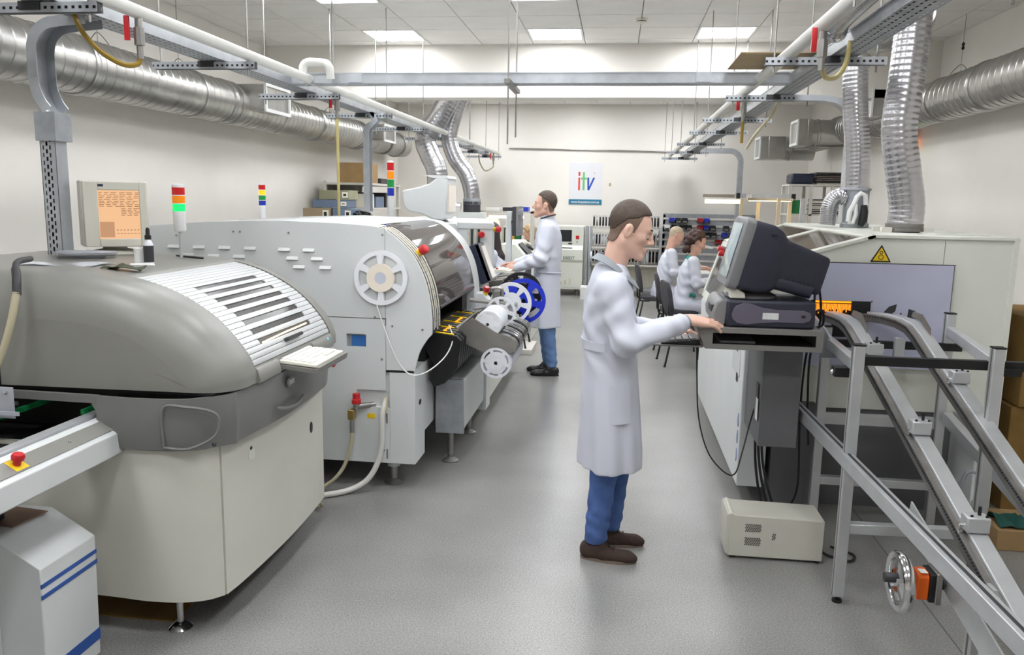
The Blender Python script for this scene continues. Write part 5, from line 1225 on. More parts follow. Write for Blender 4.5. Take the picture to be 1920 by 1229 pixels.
# ------------------------------------------------------------------ exit conveyor frame in front of the oven
EX = thing('exit_conveyor', 'aluminium exit conveyor with two inclined rails and a hand wheel', 'conveyor', (1.35, 3.5, 0))
def profile_bar(t, p0, p1, w=.045, h=None, name='beam', m='aluminium', slot=True, up=(0, 0, 1)):
    h = h or w; o = MB().bar(p0, p1, w, h, up).build(name, m, t, bevel=.003)
    return o
def post(x, y, ztop, w=.046, z0=.03, cap=True):
    o = MB().box(x-w/2, x+w/2, y-w/2, y+w/2, z0, ztop).build('post', 'aluminium', EX, bevel=.003)
    MB().box(x-w/2-.0008, x-w/2+.001, y-.006, y+.006, z0, ztop).build('post_groove', 'steel_dull', o)
    if cap: MB().box(x-w/2-.001, x+w/2+.001, y-w/2-.001, y+w/2+.001, ztop, ztop+.006).build('end_cap', 'black', o)
    MB().lathe([(0, 0), (.022, 0), (.022, .01), (.008, .014), (.008, .035)], (x, y, 0), n=16).build('foot', 'black', o)
post(1.035, 3.49, 1.16); post(1.14, 4.42, 1.10); post(1.755, 4.42, 1.19); post(1.60, 3.52, 1.165)
post(1.27, 2.72, .60, .05)
profile_bar(EX, (1.14, 4.41, 1.03), (1.035, 3.52, 1.075), .04, .05); profile_bar(EX, (1.755, 4.40, 1.10), (1.60, 3.55, 1.10), .04, .05)
profile_bar(EX, (1.16, 4.42, .245), (1.735, 4.42, .245), .045); profile_bar(EX, (1.058, 3.50, .345), (1.58, 3.52, .345), .045)
profile_bar(EX, (1.16, 4.44, .59), (1.735, 4.44, .59), .04, .06)
profile_bar(EX, (1.0, 4.38, .66), (1.085, 1.3, .655), .045, .06, 'lower_beam')
MB().bar((1.0, 4.38, .6915), (1.085, 1.3, .6865), .01, .003).build('beam_groove', 'charcoal', EX)
profile_bar(EX, (1.775, 4.38, .64), (1.78, 1.3, .10), .045, .06, 'lower_beam')
for y, z in ((4.40, 1.015), (3.56, 1.083)):
    MB().box(1.08, 1.82, y-.012, y+.02, z-.02, z+.02).build('cross_rail', 'black', EX, bevel=.002)
    MB().box(1.66 if y > 4 else 1.62, 1.70, y-.05, y-.02, z-.035, z-.005).build('rail_block', 'black', EX)
MB().box(.97, 1.05, 3.58, 3.64, 1.0, 1.045).build('slide_block', 'black', EX, bevel=.004)
MB().sphere((.965, 3.60, 1.02), .012, 10).build('bolt', 'chrome', EX)
for x in (1.30, 1.50): MB().box(x-.025, x+.025, 4.36, 4.395, .93, 1.06).build('bracket', 'aluminium', EX, bevel=.003)
# the two inclined rails
def rail(xs_, ys, zs, nm='inclined_rail', w=.06, h=.045, lip=True):
    pts = [(x, y, z) for x, y, z in zip(xs_, ys, zs)]
    secs = []
    for i, p in enumerate(pts):
        a, b = np.array(pts[max(i-1, 0)]), np.array(pts[min(i+1, len(pts)-1)]); t_ = unit(b-a); u_ = unit(np.cross(np.cross(t_, (0, 0, 1)), t_)); r_ = V(1, 0, 0); p = np.array(p)
        secs.append([p-r_*w/2-u_*h, p+r_*w/2-u_*h, p+r_*w/2, p-r_*w/2])
    o = MB().loft(secs).build(nm, 'aluminium', EX, bevel=.003)
    if lip:
        secs = []
        for i, p in enumerate(pts):
            a, b = np.array(pts[max(i-1, 0)]), np.array(pts[min(i+1, len(pts)-1)]); t_ = unit(b-a); u_ = unit(np.cross(np.cross(t_, (0, 0, 1)), t_)); r_ = V(1, 0, 0); p = np.array(p)-r_*(w/2+.014)-u_*.012
            secs.append([p-r_*.014-u_*h*.9, p+r_*.012-u_*h*.9, p+r_*.012, p-r_*.014])
        MB().loft(secs).build('rail_channel', 'steel', o)
        ch = MB()
        L_ = [0]
        for i in range(1, len(pts)): L_.append(L_[-1]+np.linalg.norm(np.array(pts[i])-np.array(pts[i-1])))
        P_ = np.array(pts); n = int(L_[-1]/.016)
        for k in range(n):
            u = L_[-1]*(k+.5)/n; c_ = np.array([np.interp(u, L_, P_[:, q]) for q in range(3)])
            c_ = c_ - V(w/2+.030, 0, .022); ch.obox(c_, (.0025, 0, 0), (0, .004, 0), (0, 0, .004))
        ch.build('chain', 'charcoal', o, kind='stuff')
    return o
y1 = [4.60, 4.45, 4.38, 4.30, 4.20, 4.05, 3.33, 2.66, 1.9, 1.35]; z1 = [1.16, 1.16, 1.152, 1.136, 1.108, 1.062, .838, .625, .385, .21]
rail([1.20, 1.235, 1.25] + [1.255]*7, y1, z1, lip=True)
y2 = [4.60, 4.50, 4.42, 4.34, 4.24, 3.9, 3.2, 2.5, 1.8, 1.35]; z2 = [1.165, 1.165, 1.157, 1.140, 1.108, .99, .757, .527, .297, .15]
rail([1.42, 1.50, 1.545, 1.57] + [1.575]*6, y2, z2, lip=True)
def guard(x, y0, z0):
    MB().sheet([[(x+.02, y0, z0), (x+.028, y0, z0+.028)], [(x+.03, y0-.10, z0-.01), (x+.04, y0-.10, z0+.026)], [(x+.035, y0-.24, z0-.06), (x+.042, y0-.22, z0-.03)]], .002).build('guide_cheek', 'steel_dull', EX)
guard(1.24, 4.42, 1.165); guard(1.55, 4.44, 1.165)
MB().prism([(4.58, 1.14), (4.30, 1.10), (4.05, 1.03), (4.05, 1.0), (4.3, .95), (4.58, .98)], 'x', 1.10, 1.112).build('side_cheek', 'galv', EX)
def clamp(x, y, z, k):
    o = MB().box(x-.038, x+.038, y-.03, y+.03, z+.004, z+.06).build('clamp_block', 'aluminium', EX, bevel=.006)
    MB().cyl((x+.01, y, z+.06), (x+.01, y, z+.09), .006, n=8).build('clamp_screw', 'black', o)
    for dx in (-.022, .026): MB().cyl((x+dx, y-.02, z+.06), (x+dx, y-.02, z+.066), .005, n=8).build('clamp_bolt', 'black', o)
    for dz in (.0, .02): MB().cyl((x-.038, y, z+dz), (x-.05, y, z+dz), .006, n=8).build('side_bolt', 'chrome', o)
for k, (x, y) in enumerate(((1.25, 3.98), (1.25, 3.33), (1.25, 2.77), (1.575, 3.80))):
    z = np.interp(-y, [-q for q in (y1 if x < 1.4 else y2)], z1 if x < 1.4 else z2); clamp(x, y, z-.008, k)
MB().prism([(2.64, .60), (2.60, .56), (1.5, .21), (1.5, .29)], 'x', 1.205, 1.215).build('joint_plate', 'aluminium', EX)
MB().bar((1.14, 3.05, .60), (1.14, 2.2, .42), .006, .10).build('drive_plate', 'aluminium', EX)
# hand wheel with orange position counter
HW = thing('hand_wheel', 'shiny hand wheel with orange counter on the exit conveyor', 'hand wheel', (1.02, 2.72, .48))
wc = (1.0, 2.70, .485)
MB().lathe([(.078, -.014), (.098, -.016), (.103, -.008), (.103, .008), (.098, .016), (.078, .014), (.074, 0), (.078, -.014)], wc, (1, 0, 0), 48).build('rim', 'chrome', HW)
for k in range(3):
    a = R(90+120*k); MB().bar((1.0, 2.70, .485), (1.0, 2.70+.08*math.cos(a), .485+.08*math.sin(a)), .022, .012, (1, 0, 0)).build('spoke', 'aluminium', HW)
MB().cyl((.985, 2.70, .485), (1.03, 2.70, .485), .018, n=16).build('hub', 'aluminium', HW)
MB().cyl((.95, 2.705, .495), (1.0, 2.705, .495), .017, n=14).build('grip', 'charcoal', HW)
MB().cyl((1.03, 2.70, .485), (1.05, 2.70, .485), .014, n=12).build('shaft', 'black', HW)
MB().prism([(2.665, .44), (2.735, .44), (2.735, .52), (2.72, .535), (2.68, .535), (2.665, .52)], 'x', 1.045, 1.082).build('counter', 'orange', HW, bevel=.004)
MB().box(1.052, 1.075, 2.668, 2.70, .5352, .5362).build('counter_label', 'paper', HW)
MB().box(1.082, 1.10, 2.66, 2.74, .435, .535).build('gear_block', 'black', HW, bevel=.003)
MB().box(1.10, 1.12, 2.655, 2.745, .43, .54).build('mount_plate', 'steel', HW, bevel=.003)
MB().cyl((1.12, 2.70, .485), (1.25, 2.70, .485), .018, n=12).build('spindle', 'black', HW)
mo = thing('drive_motor', 'black drive motor with yellow sticker low on the exit conveyor', 'motor', (1.20, 2.45, .22))
MB().cyl((1.14, 2.42, .30), (1.34, 2.42, .30), .05, n=24).build('barrel', 'steel', mo)
MB().box(1.10, 1.16, 2.36, 2.48, .25, .36).build('gearbox', 'black', mo, bevel=.006)
MB().box(1.20, 1.24, 2.367, 2.371, .30, .33).build('sticker', 'yellow', mo)
MB().bar((1.16, 2.42, .36), (1.16, 2.42, .62), .05, .012).build('bracket', 'aluminium', mo)
# coiled tube and clutter at the right wall
MB().tube([(1.72+.05*math.cos(a)+.006*math.sin(3*a), 3.9+.02*math.sin(a*.4), .42+.085*math.sin(a)) for a in np.linspace(0, 6*math.pi, 90)], .006, 6).build('coiled_tube', 'hose_grey', label='coiled translucent tube hanging inside the conveyor frame', cat='tube')
bx = MB(); 
C1 = thing('carton', 'large brown carton on top of the stack by the right wall', 'box', (2.6, 5.2, .62), 'cartons by the right wall')
MB().box(2.30, 2.95, 4.75, 5.4, .625, 1.14).build('carton_body', 'cardboard_dark', C1, bevel=.006)
MB().add([(2.30, 4.75, 1.14), (2.95, 4.75, 1.14), (2.95, 4.50, 1.20), (2.30, 4.52, 1.22)], [(0, 1, 2, 3)]).build('carton_flap', 'cardboard', C1)
C2 = MB().box(2.28, 3.0, 4.78, 5.45, 0, .62).build('carton', 'cardboard_dark', label='lower brown carton under the stack by the right wall', cat='box', group='cartons by the right wall', bevel=.006)
MB().box(2.0, 2.25, 4.18, 4.5, 0, .11).build('carton', 'cardboard', label='small flat carton on the floor behind the conveyor frame', cat='box', group='cartons by the right wall', bevel=.004)
g = [[(2.02+.22*i/8, 4.20+.2*j/6, .117+.05*math.sin(i*.9+j*.4)**2*math.sin(j*.5+.3)) for i in range(9)] for j in range(7)]
MB().sheet(g, .004).build('teal_rag', 'teal_cloth', label='crumpled dark teal cloth on the small flat carton', cat='cloth')
MB().sheet([[(2.17+.16*i/6, 4.16+.12*j/4, .115+.02*math.sin(i*1.7+j)+.012) for i in range(7)] for j in range(5)], .001).build('clear_bag', 'plastic_clear', label='scrap of clear plastic bag beside the teal cloth', cat='bag')
MB().box(1.9, 1.98, 4.30, 4.62, 0, .62).build('upright_board', 'machine_white', label='upright white board standing inside the conveyor frame', cat='board', bevel=.003)
MB().tube([(2.2, 6.0, 1.05), (2.6, 5.6, 1.10), (3.3, 5.6, 1.10)], .02, 8).build('wall_rail', 'pipe_white', label='white rail behind the cartons near the right wall', cat='rail')
sl_ = stack_light('dark signal tower with lit orange and green lenses on the right wall', 3.39, 10.1, 2.12, .034, ['glow_green', 'glow_orange', 'led_red'], .08, .125, .05, base_m='black')
MB().box(3.39, 3.46, 10.08, 10.12, 2.11, 2.125).build('wall_bracket', 'black', sl_)

# ------------------------------------------------------------------ back wall: poster, machine, reel rack, bins
ps = thing('wall_poster', 'white company poster with coloured lettering on the back wall', 'poster', (-.615, YB-.012, 1.65))
MB().box(-.93, -.30, YB-.012, YB-.001, 1.755, 2.44).build('sheet', 'sign_white', ps)
MB().box(-.93, -.30, YB-.013, YB-.001, 1.66, 1.755).build('footer_band', 'sign_blue', ps)
py = YB-.0125
MB().box(-.755, -.72, py-.003, py, 1.93, 2.165).build('letter_i', 'logo_red', ps); MB().box(-.755, -.72, py-.003, py, 2.195, 2.27).build('letter_i_dot', 'logo_red', ps)
MB().prism([(-.672, 1.93), (-.632, 1.93), (-.632, 2.125), (-.595, 2.125), (-.595, 2.165), (-.632, 2.165), (-.632, 2.265), (-.672, 2.265), (-.672, 2.165), (-.705, 2.165), (-.705, 2.125), (-.672, 2.125)], 'y', py-.003, py).build('letter_t', 'logo_green', ps)
MB().prism([(-.585, 2.165), (-.55, 2.165), (-.545, 2.0), (-.475, 2.165), (-.438, 2.165), (-.54, 1.93), (-.577, 1.93)], 'y', py-.003, py).build('letter_v', 'logo_blue', ps)
MB().lathe([(.010, 0), (.014, 0), (.014, .002), (.010, .002)], (-.455, py-.002, 2.25), (0, -1, 0), 16).build('trademark_ring', 'logo_red', ps)
text('www.itvsystems.com.ua', 'web_address', 'paper', ps, (-.615, py-.002, 1.705), (R(90), 0, 0), .066, .001, True, sx=.84)
MB().box(-.165, -.135, YB-.02, YB-.001, 2.02, 2.07).build('wall_switch', 'board_tan', label='tiny beige switch on the back wall right of the poster', cat='switch', bevel=.003)

dm = thing('cabinet_machine', 'cream cabinet machine with two dark screens at the back wall', 'machine', (-.95, 14.9, 0))
MB().prism([(14.62, .12), (15.3, .12), (15.3, 1.27), (14.66, 1.27), (14.66, .92), (14.58, .85), (14.58, .66), (14.62, .62)], 'x', -1.35, -.585).build('body', 'machine_cream', dm, bevel=.008)
MB().box(-1.33, -.605, 14.612, 14.62, .16, .60).build('lower_door', 'machine_cream', dm, bevel=.003)
MB().box(-1.03, -.80, 14.652, 14.66, .99, 1.20).build('screen', 'screen_dark', dm); MB().box(-1.02, -.78, 14.60, 14.612, .735, .885).build('lower_screen', 'screen_dark', dm)
MB().box(-.725, -.665, 14.645, 14.66, 1.04, 1.10).build('power_switch', 'red', dm, bevel=.004); MB().box(-.86, -.79, 14.65, 14.66, .945, .965).build('slot', 'black', dm)
MB().cyl((-.70, 14.645, .985), (-.70, 14.66, .985), .012, n=12).build('key_lock', 'steel', dm)
for k in range(3): MB().box(-1.0+.085*k, -.96+.085*k, 14.606, 14.612, .20, .27+.025*k).build('vent', 'label_dirty', dm)
MB().box(-1.035, -.985, 14.604, 14.612, .34, .46).build('door_handle', 'black', dm)
text('500DT', 'model_lettering', 'print_green', dm, (-.84, 14.578, .695), (R(90), 0, 0), .075, .001, True)
for x in (-1.25, -.68): MB().cyl((x, 14.72, 0), (x, 14.72, .12), .035, n=12).build('caster', 'steel_dull', dm)
MB().tube(smooth_path([(-.58, 14.9, .55), (-.54, 14.85, .5), (-.53, 14.8, .38), (-.56, 14.8, .3)], 6), .008, 6).build('black_cable', 'black', label='black cable hanging beside the cream cabinet machine', cat='cable')
MB().box(-.595, -.40, 14.10, 14.45, 0, .22).build('white_box', 'paper', label='plain white box on the floor before the reel rack', cat='box', bevel=.004)
rkx0, rkx1, ry = -.46, .80, 14.9
rk2 = thing('reel_rack', 'grey metal rack on casters full of upright component reels', 'rack', (.17, 14.95, 0))
for x in (-.53, rkx0, rkx1):
    MB().box(x-.02, x+.02, 14.75, 14.79, .08, 1.26).build('upright', 'galv', rk2); MB().box(x-.02, x+.02, 15.1, 15.14, .08, 1.26).build('upright', 'galv', rk2)
for z in (.12, .56, .88, 1.22): MB().box(rkx0, rkx1, 14.76, 15.13, z, z+.025).build('shelf', 'shelf_white' if z > .2 else 'galv', rk2)
MB().box(-.58, -.552, 14.8, 15.1, .0, 1.27).build('side_panel', 'shelf_white', rk2, bevel=.004)
for x in (rkx0+.05, rkx1-.05): MB().cyl((x-.02, 14.80, .04), (x+.02, 14.80, .04), .04, n=14).build('caster', 'rubber', rk2)
MB().box(rkx0+.02, rkx1-.02, 15.12, 15.13, .14, .56).build('back_sheet', 'label_dirty', rk2)
def disc(label, group, m, Ro, th):
    b = MB(); b.lathe([(Ro*.12, -th/2), (Ro, -th/2), (Ro, -th/2+.003), (Ro*.7, -th/2+.003), (Ro*.7, th/2-.003), (Ro, th/2-.003), (Ro, th/2), (Ro*.12, th/2)], (0, 0, 0), (1, 0, 0), 24)
    o = b.build('component_reel', m, org=(0, 0, 0), label=label, cat='reel', group=group); return o
rr = random.Random(9)
ORD2 = ORD + ['tenth', 'eleventh', 'twelfth', 'thirteenth', 'fourteenth', 'fifteenth', 'sixteenth', 'seventeenth', 'eighteenth', 'nineteenth', 'twentieth', 'twenty-first', 'twenty-second']
for lab, grp, z, Ro, n, cols in (('small upright reel in the top row of the back rack', 'top row reels of the back rack', 1.247, .115, 22, ('charcoal', 'reel_clear', 'steel', 'black')),
                            ('small upright reel in the middle row of the back rack', 'middle row reels of the back rack', .907, .125, 22, ('navy', 'reel_clear', 'charcoal', 'steel')),
                            ('large upright reel in the bottom row of the back rack', 'bottom row reels of the back rack', .587, .14, 20, ('black', 'black', 'reel_clear', 'charcoal', 'black'))):
    protos = {}
    for k in range(n):
        m_ = rr.choice(cols); x = rkx0+.05+(rkx1-rkx0-.1)*k/(n-1)
        if m_ not in protos: o = protos[m_] = disc(lab, grp, m_, Ro, .03)
        else: o = protos[m_].copy(); COL.objects.link(o)
        o['label'] = lab.replace('reel in', 'reel, %s from the left in' % ORD2[k])
        o.location = (x, 14.93+rr.uniform(-.02, .02), z+Ro)
MB().lathe([(.02, -.02), (.17, -.02), (.17, -.016), (.10, -.016), (.10, .016), (.17, .016), (.17, .02), (.02, .02)], (-.44, 14.70, .72), (1, 0, 0), 28).build('component_reel', 'reel_clear', label='big pale reel hung on the left end of the back rack', cat='reel')
bw = thing('bin_panel', 'grey slatted wall panel for small parts bins', 'panel', (1.55, 15.3, .5))
MB().box(.86, 2.55, 15.3, 15.34, .45, 1.52).build('backing', 'galv_dull', bw)
for k in range(8): MB().box(.86, 2.55, 15.28, 15.30, .50+.13*k, .535+.13*k).build('slat', 'shelf_white', bw)
for x in (.88, 2.53): MB().box(x-.02, x+.02, 15.30, 15.36, 0, 1.5).build('leg', 'galv', bw)
def parts_bin(x, z, m, label):
    t = thing('parts_bin', label, 'bin', (x, 15.2, z), 'small parts bins on the wall panel')
    w = .052
    b = MB(); b.prism([(15.14, z), (15.27, z), (15.27, z+.085), (15.19, z+.085), (15.14, z+.05)], 'x', x-w, x-w+.006); b.prism([(15.14, z), (15.27, z), (15.27, z+.085), (15.19, z+.085), (15.14, z+.05)], 'x', x+w-.006, x+w)
    b.box(x-w, x+w, 15.14, 15.27, z, z+.006); b.box(x-w, x+w, 15.14, 15.146, z, z+.05); b.box(x-w, x+w, 15.264, 15.27, z, z+.09); b.build('tub', m, t)
    MB().box(x-w*.7, x+w*.7, 15.136, 15.14, z+.008, z+.034).build('label_card', 'charcoal' if m != 'bin_black' else 'shelf_taupe', t)
cn = {'bin_blue': 'blue', 'bin_red': 'red', 'bin_black': 'black', 'paper': 'white'}
for rw, z, row in (('top', 1.355, ((.955+.06, 'bin_blue'), (1.13, 'bin_black'), (1.245, 'bin_black'), (1.53, 'bin_red'), (1.645, 'bin_blue'))),
                   ('second', 1.225, ((.93, 'paper'), (1.06, 'bin_black'), (1.21, 'bin_black'), (1.33, 'bin_black'), (1.53, 'bin_red'), (1.645, 'bin_blue'), (1.76, 'bin_black'), (2.0, 'bin_black'))),
                   ('third', 1.095, ((1.09, 'bin_black'), (1.66, 'bin_black'), (1.78, 'bin_black'), (1.98, 'bin_blue'), (2.12, 'bin_blue'))),
                   ('fourth', .965, ((1.05, 'bin_black'), (1.87, 'bin_red'), (1.98, 'bin_black')))):
    for k, (x, m_) in enumerate(row): parts_bin(x, z, m_, '%s parts bin, %s from the left in the %s row of the wall panel' % (cn[m_], ORD[k], rw))

# ------------------------------------------------------------------ bench with lamp frame, chairs, right shelf unit
bn = thing('work_bench', 'white assembly bench with aluminium lamp frame behind the oven', 'bench', (1.55, 9.9, 0))
MB().box(1.10, 1.95, 8.55, 11.6, .755, .785).build('bench_top', 'shelf_white', bn, bevel=.004)
for x in (1.16, 1.9):
    for y in (8.65, 10.1, 11.5): MB().box(x-.02, x+.02, y-.02, y+.02, 0, .755).build('leg', 'aluminium', bn)
for k, (x, y) in enumerate(((1.46, 9.9), (1.56, 9.3), (1.74, 9.1), (1.90, 9.3), (1.92, 8.8))):
    MB().box(x-.018, x+.018, y-.018, y+.018, .785, 1.80).build('lamp_post', 'wood_light' if k < 4 else 'aluminium', bn)
MB().box(1.30, 1.92, 9.28, 9.32, 1.80, 1.845).build('frame_beam', 'aluminium', bn); MB().box(1.42, 1.47, 8.9, 11.2, 1.80, 1.84).build('frame_beam', 'aluminium', bn)
MB().box(1.02, 1.45, 9.93, 9.99, 1.80, 1.84).build('frame_beam', 'grey_steel_paint', bn)
for x in (1.33, 1.925): MB().box(x-.02, x+.02, 9.25, 9.28, 1.79, 1.85).build('end_cap', 'black', bn)
lt = thing('bench_lamp', 'bright strip lamp under the aluminium frame over the bench', 'lamp', (1.2, 9.3, 1.7), 'bench lamps')
MB().box(.99, 1.40, 9.5, 9.56, 1.775, 1.80).build('housing', 'lamp_white' if False else 'white_paint', lt)
MB().cyl((1.0, 9.53, 1.755), (1.39, 9.53, 1.755), .022, n=14).build('tube', 'glow_warm', lt)
lt = thing('bench_lamp', 'dimmer strip lamp along the frame toward the shelf unit', 'lamp', (1.65, 9.3, 1.75), 'bench lamps')
MB().box(1.42, 1.90, 9.16, 9.22, 1.77, 1.80).build('housing', 'glow_warm' if False else 'wood_light', lt); MB().box(1.44, 1.88, 9.17, 9.21, 1.765, 1.77).build('diffuser', 'glow_warm', lt)
mgl = thing('magnifier_lamp', 'white ring magnifier lamp on an arm over the bench', 'lamp', (1.55, 9.9, .785))
MB().tube(smooth_path([(1.45, 9.88, 1.15), (1.30, 9.8, 1.20), (1.14, 9.75, 1.22)], 6), .008, 8).build('arm', 'white_paint', mgl)
MB().lathe([(.045, -.012), (.065, -.012), (.065, .012), (.045, .012), (.045, -.012)], (1.08, 9.75, 1.22), (.2, 0, 1), 24).build('ring', 'white_paint', mgl)
for k, pth in enumerate(([(1.44, 9.88, 1.55), (1.40, 9.86, 1.48), (1.36, 9.86, 1.3), (1.34, 9.86, 1.05)], [(1.44, 9.88, 1.5), (1.38, 9.84, 1.4), (1.40, 9.84, 1.25), (1.46, 9.86, 1.15)])):
    MB().tube(smooth_path(pth, 6), .006, 6).build('bench_cable', 'hose_yellow', label=('pale cable hanging straight from the lamp frame', 'pale cable looping from the lamp frame')[k], cat='cable')
for k, (x, y, w, d, h, m_) in enumerate(((1.25, 9.6, .2, .15, .03, 'green_box'), (1.5, 9.0, .25, .3, .12, 'bin_blue'), (1.3, 10.6, .2, .2, .05, 'shelf_taupe'), (1.6, 10.8, .2, .25, .1, 'bin_red'))):
    MB().box(x, x+w, y, y+d, .786, .786+h).build('bench_part', m_, label=('flat green circuit board on the bench', 'blue tray on the near end of the bench', 'dark parts tray before the balding man', 'red tray on the far part of the bench')[k], cat='tray', bevel=.003)
def make_chair(label, loc, rotz):
    t = thing('office_chair', label, 'chair', (0, 0, 0), 'dark fabric visitor chairs')
    g = []
    def pad(cx, cz, L, th, w, tilt_, name):
        F = []
        for i in range(9):
            a = -1+2*i/8; row = []
            hw = w/2*(1-.25*abs(a)**4); u = a*L/2
            for (sy, sz) in ((-1, -1), (-.6, -1.15), (0, -1.2), (.6, -1.15), (1, -1), (1.03, 0), (1, 1), (.6, 1.2), (0, 1.25), (-.6, 1.2), (-1, 1), (-1.03, 0)):
                e = th/2*sz*(1-.5*abs(a)**6); row.append((cx+u*math.cos(tilt_)-e*math.sin(tilt_), hw*sy, cz+u*math.sin(tilt_)+e*math.cos(tilt_)))
            F.append(row)
        return MB().loft(F).build(name, 'chair_fabric', t)
    pad(.02, .46, .43, .055, .45, R(-2), 'seat'); pad(-.235, .72, .36, .045, .43, R(100), 'backrest')
    for sy in (-1, 1):
        MB().tube([(.20, sy*.22, 0), (.17, sy*.21, .43), (.10, sy*.20, .435)], .011, 10).build('leg', 'black', t)
        MB().tube([(-.27, sy*.22, 0), (-.19, sy*.21, .43), (-.10, sy*.20, .435)], .011, 10).build('leg', 'black', t)
        MB().tube(smooth_path([(-.12, sy*.16, .43), (-.22, sy*.16, .44), (-.235, sy*.16, .55), (-.245, sy*.16, .68)], 5), .010, 10).build('back_stay', 'black', t)
        for x in (.20, -.27): MB().cyl((x, sy*.22, 0), (x, sy*.22, .012), .014, n=10).build('foot_tip', 'rubber', t)
    MB().cyl((.12, -.2, .43), (.12, .2, .43), .011, n=10).cyl((-.14, -.2, .43), (-.14, .2, .43), .011, n=10).build('seat_rail', 'black', t)
    t.location = loc; t.rotation_euler = (0, 0, rotz); return t
ch = make_chair('empty dark fabric chair nearest the aisle end of the bench', (.80, 8.75, 0), R(8))
copy_tree(ch, loc=(.76, 9.7, 0), rotz=R(0), label='dark fabric chair under the curly-haired woman')
copy_tree(ch, loc=(.56, 10.9, 0), rotz=R(4), label='dark fabric chair under the balding man')
copy_tree(ch, loc=(-1.25, 9.15, .06), rotz=R(180), label='dark fabric chair under the black-haired woman')
copy_tree(ch, loc=(-1.25, 13.3, 0), rotz=R(180), label='dark fabric chair under the fair-haired woman')
MB().box(-1.60, -.90, 8.85, 9.45, 0, .059).build('floor_platform', 'shelf_white', label='low pale platform under the chair at the left line', cat='platform', bevel=.004)
rs = thing('shelf_unit', 'white shelf unit full of circuit boards near the right wall', 'shelf', (2.75, 12.5, 0))
for x in (2.5, 2.80, 3.10, 3.40):
    for y in (12.3, 12.8): MB().box(x-.02, x+.02, y-.02, y+.02, 0, 2.0).build('upright', 'shelf_white', rs)
for z in (.8, 1.2, 1.72-.15, 2.0-.0): MB().box(2.48, 3.42, 12.28, 12.82, z, z+.025).build('shelf', 'shelf_white', rs)
rr = random.Random(21)
lab_pos = {(0, 0): 'lower left', (0, 1): 'lower middle', (0, 2): 'lower right', (1, 0): 'upper left', (1, 1): 'upper middle', (1, 2): 'upper right'}
for lv, z in enumerate((1.226, 1.596)):
    for c in range(3):
        x0 = 2.53+.30*c
        if (lv, c) == (1, 0):
            MB().box(x0+.02, x0+.2, 12.35, 12.7, z, z+.2).build('green_case', 'green_box', label='green case in the upper left bay of the shelf unit', cat='box', bevel=.01); continue
        b = thing('board_stack', 'stack of circuit boards in the %s bay of the shelf unit' % lab_pos[(lv, c)], 'stack', (x0, 12.5, z), 'board stacks on the shelf unit')
        for k in range(8): MB().box(x0+.01+rr.uniform(0, .03), x0+.22+rr.uniform(0, .02), 12.33+rr.uniform(0, .03), 12.72, z+.028*k, z+.028*k+.02).build('board', rr.choice(['board_stack', 'charcoal', 'bin_black', 'shelf_taupe', 'navy', 'label_dirty']), b)
tb = thing('board_stack', 'loose stack of boards and a dark bag on top of the shelf unit', 'stack', (3.0, 12.5, 2.03), 'board stacks on the shelf unit')
for k in range(7): MB().box(2.85+rr.uniform(0, .05), 3.36+rr.uniform(-.05, .02), 12.33+rr.uniform(0, .05), 12.75, 2.026+.026*k, 2.026+.026*k+.018).build('board', rr.choice(['board_stack', 'charcoal', 'label_dirty', 'shelf_taupe']), tb)
MB().box(2.52, 2.84, 12.35, 12.75, 2.03, 2.18).build('dark_case', 'navy', label='dark blue case on the left top of the shelf unit', cat='case', bevel=.03)
# instruments behind the first machine, against the left wall
ws = thing('instrument_shelf', 'side bench with old instruments behind the arched machine', 'shelf', (-3.3, 9.4, 0))
MB().box(-3.75, -2.85, 8.9, 9.9, 1.40, 1.43).build('board', 'shelf_white', ws)
for x in (-3.7, -2.9):
    for y in (8.95, 9.85): MB().box(x-.02, x+.02, y-.02, y+.02, 0, 1.40).build('leg', 'shelf_white', ws)
for k, (x0, x1, y, z0, z1, m_, lab) in enumerate(((-3.62, -3.30, 9.0, 1.43, 1.60, 'instr_tan', 'tan oscilloscope with small screen on the side bench'), (-3.28, -3.05, 9.05, 1.43, 1.60, 'instr_blue', 'blue-grey instrument beside the tan one'),
        (-3.52, -3.10, 9.4, 1.61, 1.70, 'instr_blue', 'flat blue instrument bridging the two lower ones'), (-3.44, -3.08, 9.4, 1.705, 1.81, 'instr_olive', 'olive instrument on top of the pile'))):
    t = thing('bench_instrument', lab, 'instrument', ((x0+x1)/2, y+.15, z0), 'old instruments on the side bench')
    MB().box(x0, x1, y if k < 2 else 9.05, (y+.35) if k < 2 else 9.38, z0, z1).build('case', m_, t, bevel=.005)
    yf = (y if k < 2 else 9.05)
    MB().box(x1-.08, x1-.01, yf-.004, yf, z0+.02, z1-.02).build('front_plate', 'keycap', t); MB().box(x1-.065, x1-.03, yf-.006, yf-.004, z0+.04, z1-.04).build('display', 'screen_dark', t)
rr = random.Random(2)
pts = [(-2.98+.0+rr.uniform(-.12, .14), 9.0+rr.uniform(-.05, .2), 1.445+rr.uniform(0, .13)) for k in range(26)]
MB().tube(smooth_path(pts, 5), .011, 7).build('cable_heap', 'black', label='tangled heap of black cables at the end of the side bench', cat='cable')
